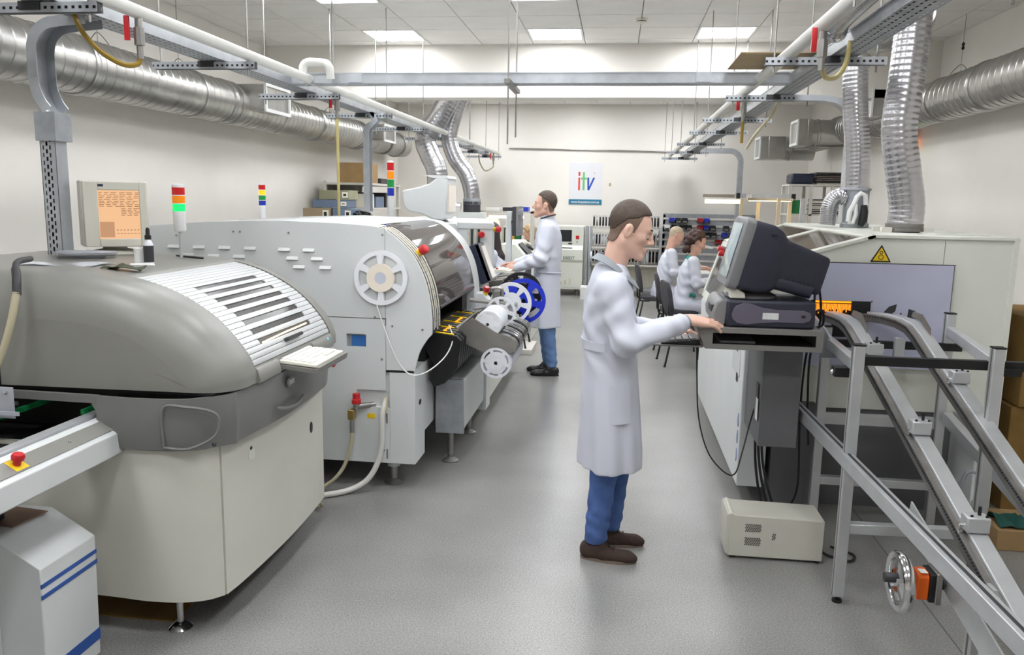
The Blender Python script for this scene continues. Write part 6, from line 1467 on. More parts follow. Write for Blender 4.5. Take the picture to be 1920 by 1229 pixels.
# ------------------------------------------------------------------ people: smooth implicit surfaces turned into meshes
class Field:
    """signed distance field on a grid; parts are blended in one after the other"""
    def __init__(s, lo, hi, h):
        s.h = h; s.lo = np.array(lo, float); s.n = np.ceil((np.array(hi)-s.lo)/h).astype(int)+1
        s.F = np.full(tuple(s.n), 1.0, np.float32)
    def sub(s, lo, hi):
        a = np.clip(np.floor((np.array(lo)-s.lo)/s.h).astype(int), 0, s.n-1); b = np.clip(np.ceil((np.array(hi)-s.lo)/s.h).astype(int)+1, 1, s.n)
        if np.any(b <= a): return None, None
        sl = tuple(slice(i, j) for i, j in zip(a, b))
        ax = [s.lo[k]+s.h*np.arange(a[k], b[k]) for k in range(3)]
        return sl, np.meshgrid(*ax, indexing='ij')
    def blend(s, sl, d, k, op='add'):
        f = s.F[sl]; d = d.astype(np.float32)
        if op == 'add':
            hh = np.maximum(k-np.abs(f-d), 0)/k if k > 0 else 0; s.F[sl] = np.minimum(f, d)-hh*hh*k*.25
        else:
            e = -d; hh = np.maximum(k-np.abs(f-e), 0)/k if k > 0 else 0; s.F[sl] = np.maximum(f, e)+hh*hh*k*.25
        return s
    def cone(s, a, b, r0, r1, k=.02, op='add', flat=None):
        a, b = np.array(a, float), np.array(b, float); m = max(r0, r1)+k+2*s.h
        sl, G = s.sub(np.minimum(a, b)-m, np.maximum(a, b)+m)
        if sl is None: return s
        ab = b-a; L2 = max(ab@ab, 1e-9)
        t = np.clip(((G[0]-a[0])*ab[0]+(G[1]-a[1])*ab[1]+(G[2]-a[2])*ab[2])/L2, 0, 1)
        q = [G[i]-(a[i]+t*ab[i]) for i in range(3)]
        if flat is not None:
            ax, sc = flat; ax = unit(ax); dd = q[0]*ax[0]+q[1]*ax[1]+q[2]*ax[2]
            q = [q[i]+ax[i]*dd*(sc-1) for i in range(3)]
        return s.blend(sl, np.sqrt(q[0]**2+q[1]**2+q[2]**2)-(r0+t*(r1-r0)), k, op)
    def ell(s, c, r, k=.02, M=None, op='add'):
        c = np.array(c, float); m = max(r)+k+2*s.h; sl, G = s.sub(c-m, c+m)
        if sl is None: return s
        q = np.stack([G[i]-c[i] for i in range(3)])
        if M is not None: q = np.tensordot(M, q, axes=(1, 0))
        u = np.sqrt((q[0]/r[0])**2+(q[1]/r[1])**2+(q[2]/r[2])**2)
        g = np.sqrt((q[0]/r[0]**2)**2+(q[1]/r[1]**2)**2+(q[2]/r[2]**2)**2)+1e-9
        return s.blend(sl, u*(u-1)/g, k, op)
    def column(s, rows, k=.02, fold=None):
        """stack of ellipses: rows of (z, cx, cy, rx, ry), a garment's trunk or skirt"""
        rw = np.array(sorted(rows)); lo = (rw[:, 1:3]-rw[:, 3:5]).min(0); hi = (rw[:, 1:3]+rw[:, 3:5]).max(0)
        sl, G = s.sub((lo[0]-.06, lo[1]-.06, rw[0, 0]-.03), (hi[0]+.06, hi[1]+.06, rw[-1, 0]+.03))
        z = G[2]; I = lambda j: np.interp(z, rw[:, 0], rw[:, j])
        rx, ry = I(3), I(4); x = G[0]-I(1); y = G[1]-I(2); u = np.sqrt((x/rx)**2+(y/ry)**2)
        g = np.sqrt((x/rx**2)**2+(y/ry**2)**2)+1e-6
        d = np.minimum(u*(u-1)/g, .2)
        if fold is not None: d = d+fold(np.arctan2(y/ry, x/rx), z, x, y)
        d = np.maximum(d, np.maximum(rw[0, 0]-z, z-rw[-1, 0]))
        return s.blend(sl, d, k)
    def wrinkle(s, fn):
        sl, G = s.sub(s.lo-1, s.lo+s.n*s.h+1); s.F += fn(*G).astype(np.float32); return s
    def shell(s, th, zmax):
        """open the hem: hollow the field below zmax"""
        sl, G = s.sub(s.lo-1, s.lo+s.n*s.h+1); z = G[2]
        inner = s.F+th; cut = np.where(z < zmax, -inner, -1.0); s.F = np.maximum(s.F, cut.astype(np.float32)); return s
    def cut(s, fn):
        sl, G = s.sub(s.lo-1, s.lo+s.n*s.h+1); s.F = np.maximum(s.F, fn(*G).astype(np.float32)); return s
    def mesh(s):
        F = s.F; F[0], F[-1], F[:, 0], F[:, -1], F[:, :, 0], F[:, :, -1] = 1, 1, 1, 1, 1, 1
        S = F < 0; n = np.array(F.shape)-1
        acc = np.zeros((*n, 3)); cnt = np.zeros(tuple(n))
        c = lambda A, o: A[o[0]:o[0]+n[0], o[1]:o[1]+n[1], o[2]:o[2]+n[2]]
        for ax in range(3):
            o1, o2 = [a for a in range(3) if a != ax]
            for i in (0, 1):
                for j in (0, 1):
                    o = [0, 0, 0]; o[o1] = i; o[o2] = j; p = list(o); p[ax] = 1
                    f0, f1 = c(F, o), c(F, p); x = c(S, o) != c(S, p)
                    t = np.where(x, f0/(f0-f1+1e-20), 0)
                    for q in range(3): acc[..., q] += np.where(x, (t if q == ax else o[q]), 0)
                    cnt += x
        act = cnt > 0; idx = -np.ones(tuple(n), int); idx[act] = np.arange(act.sum())
        ijk = np.argwhere(act); V_ = s.lo+s.h*(ijk+acc[act]/cnt[act][:, None])
        faces = []
        for ax in range(3):
            o1, o2 = (ax+1) % 3, (ax+2) % 3
            a = [slice(1, -1)]*3; a[ax] = slice(0, -1); b = list(a); b[ax] = slice(1, None)
            A, B = S[tuple(a)], S[tuple(b)]; e = np.argwhere(A != B)
            if not len(e): continue
            off = np.array([1, 1, 1]); off[ax] = 0; base = e+off
            def at(d1, d2):
                q = base.copy(); q[:, o1] += d1; q[:, o2] += d2; return idx[q[:, 0], q[:, 1], q[:, 2]]
            Q = np.stack([at(-1, -1), at(0, -1), at(0, 0), at(-1, 0)], 1)
            fl = ~A[e[:, 0], e[:, 1], e[:, 2]]; Q[fl] = Q[fl][:, ::-1]; faces.append(Q)
        return V_, np.concatenate(faces)
def field_part(fields, name, m, parent, smooth=2):
    """one mesh object from one or more fields"""
    vs, fs, o = [], [], 0
    for f in fields:
        v, q = f.mesh() if isinstance(f, Field) else f
        for _ in range(smooth):
            a = np.zeros_like(v); c_ = np.zeros(len(v))
            for k in range(4):
                np.add.at(a, q[:, k], v[q[:, (k+1) % 4]]); np.add.at(c_, q[:, k], 1)
            v = .5*v+.5*a/np.maximum(c_, 1)[:, None]
        vs.append(v); fs.append(q+o); o += len(v)
    mb = MB(); mb.v = np.concatenate(vs).tolist(); mb.f = [tuple(r) for r in np.concatenate(fs).tolist()]
    return mb.build(name, m, parent, ang=180)
def rotm(yaw, pitch=0.0, roll=0.0):
    """columns: forward, left, up of a head or body turned by yaw and tipped down by pitch"""
    c, s_ = math.cos, math.sin
    Z = np.array([[c(yaw), -s_(yaw), 0], [s_(yaw), c(yaw), 0], [0, 0, 1]])
    Y = np.array([[c(pitch), 0, s_(pitch)], [0, 1, 0], [-s_(pitch), 0, c(pitch)]])
    X = np.array([[1, 0, 0], [0, c(roll), -s_(roll)], [0, s_(roll), c(roll)]])
    return Z @ Y @ X
def head_field(c, A, neck, h=.004, s=1.0, female=False, ears=True):
    c = np.array(c, float); P = lambda f, l, u: c+A @ (np.array([f, l, u])*s); Mi = A.T
    f = Field(c-.2*s-np.array([.02, .02, .12]), c+.2*s, h); E = lambda p, r, k, op='add': f.ell(P(*p), [q*s for q in r], k, Mi, op)
    C_ = lambda a, b, r0, r1, k, op='add': f.cone(P(*a), P(*b), r0*s, r1*s, k, op)
    E((-.010, 0, .035), (.098, .077, .088), .01)
    E((.030, 0, -.025), (.064, .060, .088), .03)
    for y in (-1, 1):
        C_((-.012, y*.054, -.055), (.072, y*.018, -.106), .020, .016, .03)
        C_((.074, y*.040, .024), (.088, y*.012, .020), .011, .011, .018)
        E((.055, y*.047, -.022), (.022, .018, .018), .025)
        E((.096, y*.033, -.001), (.018, .019, .013), .012, op='sub')
        E((.076, y*.032, .0), (.0150, .0155, .0135), .004)
        if ears: E((-.014, y*.080, -.004), (.020, .010, .033), .006); E((-.006, y*.091, -.002), (.010, .008, .019), .005, op='sub')
        E((.100, y*.012, -.036), (.010, .009, .008), .008)
        C_((.088, y*.020, -.069), (.097, 0, -.0665), .0055, .0075, .008); C_((.086, y*.016, -.081), (.094, 0, -.0815), .006, .0085, .008)
    E((.081, 0, -.110), (.019, .023, .017), .018)
    C_((.090, 0, .012), (.116, 0, -.028), .0085, .0125, .012)
    C_((.080, -.03, -.0745), (.106, 0, -.0745), .0012, .0018, .004, 'sub'); C_((.080, .03, -.0745), (.106, 0, -.0745), .0012, .0018, .004, 'sub')
    nb = np.array(neck, float); f.cone(P(-.032, 0, -.045), nb, (.048 if female else .056)*s, (.052 if female else .062)*s, .035)
    return f
def hair_field(c, A, line, grow=.008, h=.004, s=1.0, top=0.0, wob=0.0, extra=None):
    """cap of hair over the skull, above a hairline given as (forward, height) knots"""
    c = np.array(c, float); Mi = A.T; f = Field(c-.22*s, c+.22*s, h)
    P = lambda a, l, u: c+A @ (np.array([a, l, u])*s)
    g = head_field(c, A, c-A @ np.array([.05, 0, .16])*s, h, s, ears=False); f.lo, f.n, f.F = g.lo, g.n, g.F-grow
    if top: f.ell(P(-.016, 0, .042+top*.6), [(.098+grow*.6)*s, (.072+grow*.6)*s, (.082+grow+top*.5)*s], .015, Mi)
    for y in (-1, 1): f.ell(P(-.012, y*.088, -.004), [.024*s, .03*s, .036*s], .006, Mi, 'sub')
    if extra: extra(f, P, Mi)
    lx, lz = zip(*line)
    def cut(X, Y, Z):
        q = np.tensordot(Mi, np.stack([X-c[0], Y-c[1], Z-c[2]]), axes=(1, 0))/s
        return (np.interp(q[0], lx, lz)-q[2])*.8*s
    f.cut(cut)
    if wob: f.wrinkle(lambda X, Y, Z: wob*np.sin(X*150+2*np.sin(Z*90))*np.sin(Y*140+Z*120))
    return f
def hand_field(w, f_, n_, side, curl=(14, 30, 26), spread=.9, h=.0026, s=1.0, thumb_in=.35, elbow=None, grip=None):
    """w wrist, f_ finger direction, n_ back of the hand, side +1 thumb toward s = n x f"""
    w = np.array(w, float); f_ = unit(f_); n_ = unit(np.array(n_)-f_*np.dot(n_, f_)); sd = np.cross(n_, f_)*side
    F = Field(w-.16*s, w+.24*s, h); P = lambda a, b, c_: w+(f_*a+sd*b+n_*c_)*s
    if elbow is not None: F.cone(w, w+(np.array(elbow)-w)*min(1, .11/np.linalg.norm(np.array(elbow)-w)), .024*s, .032*s, .01, flat=(n_, 1.2))
    offs = (.031, .010, -.011, -.031); L = ((.044, .026, .021), (.048, .030, .022), (.044, .027, .021), (.034, .021, .019)); kn = (.086, .090, .085, .076)
    F.cone(P(-.005, .006, 0), P(.03, .006, 0), .024*s, .026*s, .01, flat=(n_, 1.35))
    for i in range(4):
        b = offs[i]
        F.cone(P(.018, b*.62, 0), P(kn[i], b, .002), .0165*s, .0125*s, .014, flat=(n_, 1.1))
        p = P(kn[i], b, .002); ang = 0.0; r0 = (.0098, .0100, .0096, .0086)[i]*s
        for j in range(3):
            ang += R(curl[j]*(1+.06*i)); d = f_*math.cos(ang)-n_*math.sin(ang)+sd*(b*3.2*spread*(1 if j == 0 else .5)); d = unit(d)
            q = p+d*L[i][j]*s; F.cone(p, q, r0, r0*.9, .004); p, r0 = q, r0*.9
    p = P(.012, .026, -.006); F.cone(P(.0, .012, -.004), P(.045, .034, -.010), .017*s, .014*s, .012)
    p = P(.045, .036, -.010)
    for j, l in enumerate((.038, .030)):
        d = unit(f_*(.72+.2*j)+sd*(.62-thumb_in*(j+.4))-n_*(.30+.1*j)); q = p+d*l*s; F.cone(p, q, (.0118-.0015*j)*s, (.0105-.0018*j)*s, .005); p = q
    return F
def limb_core(pts, rs, h=.012, k=.03):
    P = np.array(pts); f = Field(P.min(0)-.2, P.max(0)+.2, h); return f
def eye_pair(c, A, parent, s=1.0, down=.006):
    c = np.array(c, float); P = lambda f, l, u: c+A @ (np.array([f, l, u])*s)
    for y in (-1, 1):
        e = MB().sphere(P(.0795, y*.032, -.0045), .0125*s, 14).build('eyeball', 'eye_white', parent)
        MB().sphere(P(.0868, y*.0325, -.0045-down), .0060*s, 12).build('iris', 'eye_dark', e)
def brows(c, A, parent, m, s=1.0):
    c = np.array(c, float); P = lambda f, l, u: c+A @ (np.array([f, l, u])*s)
    for y in (-1, 1):
        MB().tube(smooth_path([P(.098, y*.012, .025), P(.093, y*.030, .031), P(.075, y*.047, .026)], 5), [.002]+[.0038*s]*9+[.0015], 6).build('eyebrow', m, parent)
def shoe(parent, heel, toe, m, w=.048, high=.075, sole_m='sole', laces=True):
    """low shoe from heel point to toe point on the floor"""
    a, b = np.array(heel, float), np.array(toe, float); d = b-a; L = np.linalg.norm(d[:2]); f_ = unit(V(d[0], d[1], 0)); s_ = V(-f_[1], f_[0], 0); z0 = a[2]
    F = Field(np.minimum(a, b)-.1, np.maximum(a, b)+V(.1, .1, .18), .005); P = lambda t, l, u: a+f_*t*L+s_*l+V(0, 0, u)
    F.cone(P(.14, 0, .035), P(.45, 0, .035), .036, .040, .02, flat=(V(0, 0, 1), .95)); F.cone(P(.45, 0, .03), P(.80, .004, .026), .042, .040, .02, flat=(V(0, 0, 1), 1.3)); F.cone(P(.8, .004, .024), P(.90, .002, .022), .036, .026, .02, flat=(V(0, 0, 1), 1.35))
    F.cone(P(.14, 0, .06), P(.36, 0, .075), .034, .034, .02); F.cut(lambda X, Y, Z: z0+.008-Z)
    o = field_part([F], 'shoe', m, parent)
    pts = []
    for k in range(28):
        t = 2*math.pi*k/28; u = .5+.5*math.cos(t); ww = .040*math.sin(t)*(1.0 if u < .5 else 1.0)*(1.08 if .45 < u < .85 else .96)
        pts.append(P(.02+.95*u, ww, 0)[:2])
    MB().prism([tuple(p) for p in pts], 'z', z0, z0+.014).build('sole', sole_m, o)
    if laces:
        for k in range(3): MB().tube([P(.42+.08*k, -.018, .086-.010*k), P(.44+.08*k, 0, .092-.011*k), P(.42+.08*k, .018, .086-.010*k)], .0025, 6).build('lace', 'black', o)
    return o
def trousers(parent, hips, knees, ankles, m, h=.009):
    lo = np.minimum(np.min(knees, 0), np.min(ankles, 0)); hi = np.maximum(np.max(hips, 0), np.max(knees, 0))
    F = Field(np.minimum(lo, np.min(hips, 0))-.15, hi+.15, h)
    for i in range(2):
        F.cone(hips[i]*.75+knees[i]*.25, knees[i], .078, .066, .03); F.cone(knees[i], ankles[i], .066, .056, .02)
    F.wrinkle(lambda X, Y, Z: .0035*np.sin(Z*95+X*40)*np.exp(-((Z-ankles[0][2]-.05)/.12)**2)+.002*np.sin(Z*60+Y*50))
    F.cut(lambda X, Y, Z: min(ankles[0][2], ankles[1][2])-.035-Z)
    return field_part([F], 'trousers', m, parent)

HL_SHORT = ((-.12, -.075), (-.064, -.075), (-.05, -.055), (-.042, -.02), (-.03, .02), (-.005, .02), (.004, -.008), (.018, -.008), (.026, .03), (.038, .082), (.06, .090), (.12, .105))
HL_TOP = ((-.12, -.03), (-.08, -.02), (-.055, .018), (-.03, .048), (.015, .066), (.036, .088), (.06, .092), (.12, .106))
# ------------------------------------------------------------------ the man at the dark computer
p1 = thing('person', 'man in a white lab coat and blue jeans standing at the dark computer', 'person', (.03, 3.83, 0))
hc1 = (.068, 3.83, 1.611); A1 = rotm(R(0), R(17))
shR, elR, wrR = V(.0, 3.655, 1.345), V(.062, 3.60, 1.115), V(.352, 3.835, 1.187)
shL, elL, wrL = V(-.01, 4.01, 1.345), V(.06, 4.06, 1.10), V(.30, 4.10, 1.115)
hp = (V(0, 3.75, .90), V(0, 3.92, .90)); kn = (V(-.015, 3.745, .46), V(.05, 3.925, .46)); an = (V(-.045, 3.745, .12), V(.025, 3.925, .12))
core = Field((-.3, 3.4, .0), (.6, 4.3, 1.6), .014)
for h_, k_, a_ in zip(hp, kn, an): core.cone(h_, k_, .075, .052, .03); core.cone(k_, a_, .052, .036, .02)
core.cone((-.01, 3.83, .95), (-.015, 3.83, 1.25), .10, .11, .05, flat=(V(0, 1, 0), .75)); core.cone(shR, shL, .05, .05, .05); core.cone((-.015, 3.83, 1.25), (0, 3.83, 1.45), .09, .055, .05)
for s_, e_, w_ in ((shR, elR, wrR), (shL, elL, wrL)): core.cone(s_, e_, .042, .036, .02); core.cone(e_, w_, .036, .026, .02)
hd = head_field(hc1, A1, (-.012, 3.83, 1.40), .0036, .98)
hr = hand_field(wrR+V(0, 0, .008), (.90, .32, -.16), (.10, -.25, 1), 1, (2, 16, 14), .8, s=1.14, elbow=elR, thumb_in=.5)
hl_ = hand_field(wrL, (.9, -.1, -.18), (0, .1, 1), -1, (10, 25, 25), .8, elbow=elL)
body = field_part([hd, hr, hl_, core], 'body', 'skin_pale', p1, 1)
field_part([hair_field(hc1, A1, HL_SHORT, .0024, s=.98)], 'hair_sides', 'hair_stubble', p1, 1)
field_part([hair_field(hc1, A1, HL_TOP, .0045, s=.98, top=.016)], 'hair', 'hair_brown', p1, 1)
eye_pair(hc1, A1, p1, .98, .007); brows(hc1, A1, p1, 'hair_brown', .98)
c_ = np.array(hc1); Pm = lambda f, l, u: c_+A1 @ np.array([f, l, u])
def coat1_fold(th, z, x, y):
    low = np.clip((1.0-z)/.5, 0, 1)
    return low*(.011*np.sin(5*th+1.0)+.006*np.sin(11*th+3*z)) + .006*np.sin(42*z+5*th)*np.exp(-((z-1.10)/.13)**2) + .004*np.sin(30*z-7*th)*np.exp(-((z-1.28)/.1)**2)
cf = Field((-.24, 3.48, .42), (.46, 4.24, 1.52), .0065)
cf.column([(.47, .012, 3.83, .150, .215), (.55, .012, 3.83, .150, .212), (.80, .004, 3.83, .140, .198), (.95, -.003, 3.83, .132, .185), (1.06, -.012, 3.83, .126, .178), (1.18, -.018, 3.83, .127, .190), (1.28, -.019, 3.83, .120, .195), (1.34, -.018, 3.83, .108, .185), (1.39, -.018, 3.83, .092, .145), (1.425, -.018, 3.83, .080, .10), (1.45, -.016, 3.83, .070, .075)], .01, coat1_fold)
cf.cone((-.02, 3.83, 1.385), shR+V(-.01, .02, .01), .06, .062, .05); cf.cone((-.02, 3.83, 1.385), shL+V(-.01, -.02, .01), .06, .062, .05)
cf.cone(shR+V(-.01, .01, 0), elR, .068, .060, .035); cf.cone(elR, elR+(wrR-elR)*.86, .060, .049, .03)
cf.cone(shL+V(-.01, -.01, 0), elL, .076, .064, .04); cf.cone(elL, elL+(wrL-elL)*.94, .064, .046, .03)
def w1(X, Y, Z):
    d = np.sqrt((X-elR[0])**2+(Y-elR[1])**2+(Z-elR[2])**2); e = np.exp(-(d/.13)**2)
    t = (X-elR[0])/(wrR[0]-elR[0]); sl_ = np.exp(-((t-.5)/.4)**2)*np.exp(-((Z-1.16)/.1)**2)*(X > .1)
    up = np.exp(-((X+.01)/.1)**2)*np.exp(-((Y-3.63)/.12)**2)*np.exp(-((Z-1.26)/.1)**2)
    return .0075*e*np.sin(62*(X*.5+Z*.9)+3*np.sin(Y*20)) + .006*sl_*np.sin(52*X+45*Z+2*np.sin(Y*25)) + .005*up*np.sin(55*Z-48*X)
cf.wrinkle(w1)
cf.cone((.045, 3.83, 1.48), (.115, 3.83, 1.36), .034, .012, .01, 'sub')
cf.shell(.012, .62)
coat = field_part([cf], 'lab_coat', 'coat', p1, 2)
# belt piece at the back, pocket, front edge, cuffs and collar
def ring_xy(z, cx, cy, rx, ry, a0, a1, n=20): return [(cx+rx*math.cos(R(a0+(a1-a0)*k/n)), cy+ry*math.sin(R(a0+(a1-a0)*k/n)), z) for k in range(n+1)]
MB().sheet([ring_xy(1.055, -.012, 3.83, .134, .186, 120, 262), ring_xy(1.098, -.014, 3.83, .135, .188, 120, 262)], .004).build('half_belt', 'coat', coat)
MB().sheet([ring_xy(.72, .006, 3.83, .150, .209, 268, 308, 12), ring_xy(.90, .0, 3.83, .144, .199, 270, 308, 12)], .003).build('pocket', 'coat', coat)
MB().tube([(.096, 3.80, 1.29), (.108, 3.80, 1.10), (.128, 3.80, .9), (.147, 3.80, .7), (.160, 3.80, .49)], .004, 6).build('front_edge', 'coat_seam', coat)
cu = unit(wrR-elR); MB().tube([wrR-cu*.034, wrR-cu*.010], [.040, .036], 20).build('shirt_cuff', 'collar_grey', coat)
col = []
for k in range(31):
    a = R(-172+344*k/30); t_ = (1+math.cos(a))/2; ca, sa = math.cos(a), math.sin(a)
    x, y, z = -.016+ca*(.070+.036*t_), sa*.088, 1.500-.125*t_**1.3+.026*sa*sa
    col.append([(x, 3.83+y, z), (x+ca*.014, 3.83+y+sa*.016, z-.012), (x+ca*.030, 3.83+y+sa*.040, z-.022-.018*t_)])
MB().sheet(col, .004).build('collar', 'collar_grey', coat)
MB().tube([(-.05, 3.78, 1.43), (0.0, 3.78, 1.42), (.03, 3.79, 1.405)], .02, 8).build('undershirt', 'collar_grey', coat)
trousers(p1, hp, kn, an, 'denim')
shoe(p1, (-.125, 3.755, 0), (.165, 3.72, 0), 'suede_brown'); shoe(p1, (-.075, 3.93, 0), (.205, 3.93, 0), 'suede_brown')

# ------------------------------------------------------------------ the man at the placement line, facing the machines
p2 = thing('person', 'man in a white lab coat and pale jeans standing at the placement machines', 'person', (-.66, 7.94, 0))
Q = lambda x, y, z: V(-.667+x, 7.94+y, z)
hc2 = Q(-.038, 0, 1.688); A2 = rotm(R(180), R(-4))
sh2 = (Q(.01, -.19, 1.45), Q(.0, .19, 1.45)); el2 = (Q(-.05, -.235, 1.17), Q(-.08, .225, 1.18)); wr2 = (Q(-.30, -.14, 1.075), Q(-.32, .02, 1.105))
hp2 = (Q(.0, -.09, .92), Q(.0, .09, .92)); kn2 = (Q(.035, -.10, .47), Q(-.02, .09, .47)); an2 = (Q(.075, -.10, .12), Q(.02, .09, .12))
hd2 = head_field(hc2, A2, Q(.015, 0, 1.52), .0055)
h2a = hand_field(wr2[0], (-.95, .2, -.05), (-.1, -.75, .55), -1, (30, 45, 30), .5, .004, elbow=el2[0]); h2b = hand_field(wr2[1], (-.97, -.1, -.05), (0, .2, 1), 1, (14, 32, 28), .7, .004, elbow=el2[1])
c2 = Field(Q(-.45, -.35, .05), Q(.3, .35, 1.56), .016)
for a, b, c3 in zip(hp2, kn2, an2): c2.cone(a, b, .07, .05, .03); c2.cone(b, c3, .05, .036, .02)
c2.cone(Q(0, 0, .95), Q(.01, 0, 1.5), .10, .06, .05)
field_part([hd2, h2a, h2b, c2], 'body', 'skin', p2, 1)
field_part([hair_field(hc2, A2, HL_SHORT, .002, .006)], 'hair_sides', 'hair_stubble', p2, 1); field_part([hair_field(hc2, A2, HL_TOP, .006, .006, top=.018)], 'hair', 'hair_brown', p2, 1)
eye_pair(hc2, A2, p2, 1.0, .0); brows(hc2, A2, p2, 'hair_brown')
f2 = Field(Q(-.38, -.36, .44), Q(.26, .36, 1.66), .009)
f2.column([(.49, -.667-.015, 7.94, .165, .23), (.70, -.667-.01, 7.94, .152, .215), (.95, -.667-.005, 7.94, .138, .195), (1.04, -.667-.005, 7.94, .130, .185), (1.2, -.667+.005, 7.94, .137, .195), (1.38, -.667+.004, 7.94, .132, .20), (1.46, -.667+.004, 7.94, .112, .175), (1.51, -.667+.0, 7.94, .092, .12), (1.55, -.667-.005, 7.94, .078, .085), (1.59, -.667-.005, 7.94, .068, .068)], .01,
    lambda th, z, x, y: np.clip((1.05-z)/.5, 0, 1)*(.008*np.sin(5*th)+.004*np.sin(9*th+2*z))+.003*np.sin(34*z+5*th)*np.exp(-((z-1.05)/.12)**2))
for a, b, w_ in zip(sh2, el2, wr2): f2.cone(Q(0, 0, 1.47)*.3+a*.7, b, .078, .064, .04); f2.cone(b, b+(w_-b)*.93, .064, .046, .03)
f2.wrinkle(lambda X, Y, Z: .011*np.sin(55*(X*.5+Z)+3*np.sin(Y*15))*np.exp(-((X+.76)/.14)**2)*np.exp(-((Z-1.2)/.14)**2))
f2.shell(.014, .65)
ct2 = field_part([f2], 'lab_coat', 'coat', p2, 2)
MB().tube([Q(.145, -.05, 1.03), Q(.10, -.15, 1.035), Q(.02, -.195, 1.04), Q(-.08, -.175, 1.04)], .008, 8).build('tie_belt', 'coat_seam', ct2)
MB().tube(smooth_path([Q(.07, -.03, 1.60), Q(.05, -.07, 1.595), Q(-.01, -.085, 1.58), Q(-.07, -.05, 1.56)], 5), .008, 8).build('collar', 'charcoal', ct2)
trousers(p2, hp2, kn2, an2, 'denim_pale', .011)
shoe(p2, Q(.155, -.10, 0), Q(-.145, -.12, 0), 'leather_black', sole_m='black', laces=False); shoe(p2, Q(.09, .09, 0), Q(-.20, .07, 0), 'leather_black', sole_m='black', laces=False)

# ------------------------------------------------------------------ seated workers
def seated(label, pos, hc, A, shc, hips, skin, hair, hands, h=.008, collar=None, hairfn=None, s=.95, female=False, trous='coat', facing=1, knees=True):
    """pos: seat point; facing +1 looks along +x, -1 along -x. All coordinates are relative to pos"""
    t = thing('person', label, 'person', pos); O = V(*pos); W = lambda x, y, z: O+V(facing*x, y, z)
    hcw = W(*hc); 
    sh = [W(shc[0], y, shc[2]) for y in (-.17, .17)]
    el = [W(shc[0]+.05, -.22, shc[2]-.26), W(shc[0]+.05, .22, shc[2]-.26)]
    wr = [W(*hands[0]), W(*hands[1])]
    hd = head_field(hcw, A, W(shc[0]-.005, 0, shc[2]+.05), .006, s, female)
    n0 = (0, 0, 1); fd = (facing, 0, -.05)
    ha = [hand_field(w_, fd, n0, (1 if i == 0 else -1)*facing, (15, 30, 25), .6, .0045, .92, elbow=e_) for i, (w_, e_) in enumerate(zip(wr, el))]
    core = Field(W(0, 0, 0)-V(.3, .4, .5), W(0, 0, 0)+V(.6, .4, 1.0), .016)
    core.cone(W(hips[0], 0, .05), W(shc[0], 0, shc[2]), .11, .07, .05); 
    kn = [W(.40, y, .0) for y in (-.10, .10)]; ak = [W(.38, y, -.40) for y in (-.10, .10)]
    for k_, a_ in zip(kn, ak): core.cone(k_, a_, .05, .035, .02)
    field_part([hd, *ha, core], 'body', skin, t, 1)
    if hairfn: hairfn(t, hcw)
    eye_pair(hcw, A, t, s, .004); brows(hcw, A, t, hair, s)
    f = Field(O-V(.35, .42, .25), O+V(.65, .42, 1.05), h)
    x0, x1 = hips[0], shc[0]; zt = shc[2]; cx = lambda k: O[0]+facing*(x0+(x1-x0)*k)
    f.column([(O[2]-.06, cx(0), O[1], .14, .19), (O[2]+.05, cx(.05), O[1], .135, .185), (O[2]+.22*zt/.55, cx(.4), O[1], .118, .165), (O[2]+.42*zt/.55, cx(.75), O[1], .125, .18), (O[2]+.50*zt/.55, cx(.9), O[1], .11, .165), (O[2]+zt, cx(1), O[1], .085, .115), (O[2]+zt+.04, cx(1.02), O[1], .068, .072)], .02,
        lambda th, z, x, y: .004*np.sin(40*(z-O[2])+5*th)*np.exp(-((z-O[2]-.2)/.16)**2))
    for s_, e_, w_ in zip(sh, el, wr): f.cone(s_, e_, .068, .056, .04); f.cone(e_, e_+(w_-e_)*.92, .056, .042, .03)
    for k_ in kn: f.cone(W(hips[0]+.02, (k_[1]-O[1]), .03), k_-V(facing*.04, 0, 0), .098, .082, .04); f.cone(k_-V(facing*.02, 0, .02), k_-V(0, 0, .10), .085, .085, .04)
    f.wrinkle(lambda X, Y, Z: .006*np.sin(52*(Z+.5*X)+4*np.sin(16*Y)+3*np.sin(11*X))*np.exp(-((Z-O[2]-.25)/.2)**2))
    ct = field_part([f], 'lab_coat', 'coat', t, 2)
    if collar:
        rows = []
        for k in range(21):
            a = R(-150+300*k/20); r_ = .066
            rows.append([tuple(W(shc[0]+r_*math.cos(a), r_*math.sin(a)*1.05, zt+.075-.035*(1+math.cos(a))/2)), tuple(W(shc[0]+(r_+.03)*math.cos(a), (r_+.035)*math.sin(a), zt+.03-.045*(1+math.cos(a))/2))])
        if facing > 0: MB().sheet(rows, .005).build('collar', collar, ct)
        else: MB().sheet(rows[::-1], .005).build('collar', collar, ct)
    tr = Field(O+V(-.2, -.35, -.50), O+V(.65, .35, .1) if facing > 0 else O+V(.2, .35, .1), .012) if facing > 0 else Field(O+V(-.65, -.35, -.50), O+V(.2, .35, .1), .012)
    for k_, a_ in zip(kn, ak): tr.cone(k_-V(0, 0, .08), a_, .062, .052, .02)
    field_part([tr], 'trousers', 'charcoal', t, 1)
    for y in (-.10, .10):
        h_, t_ = W(.32, y, -O[2]), W(.57, y, -O[2]); h_[2] = t_[2] = 0; shoe(t, tuple(h_), tuple(t_), 'leather_black', sole_m='black', laces=False)
    return t, ct
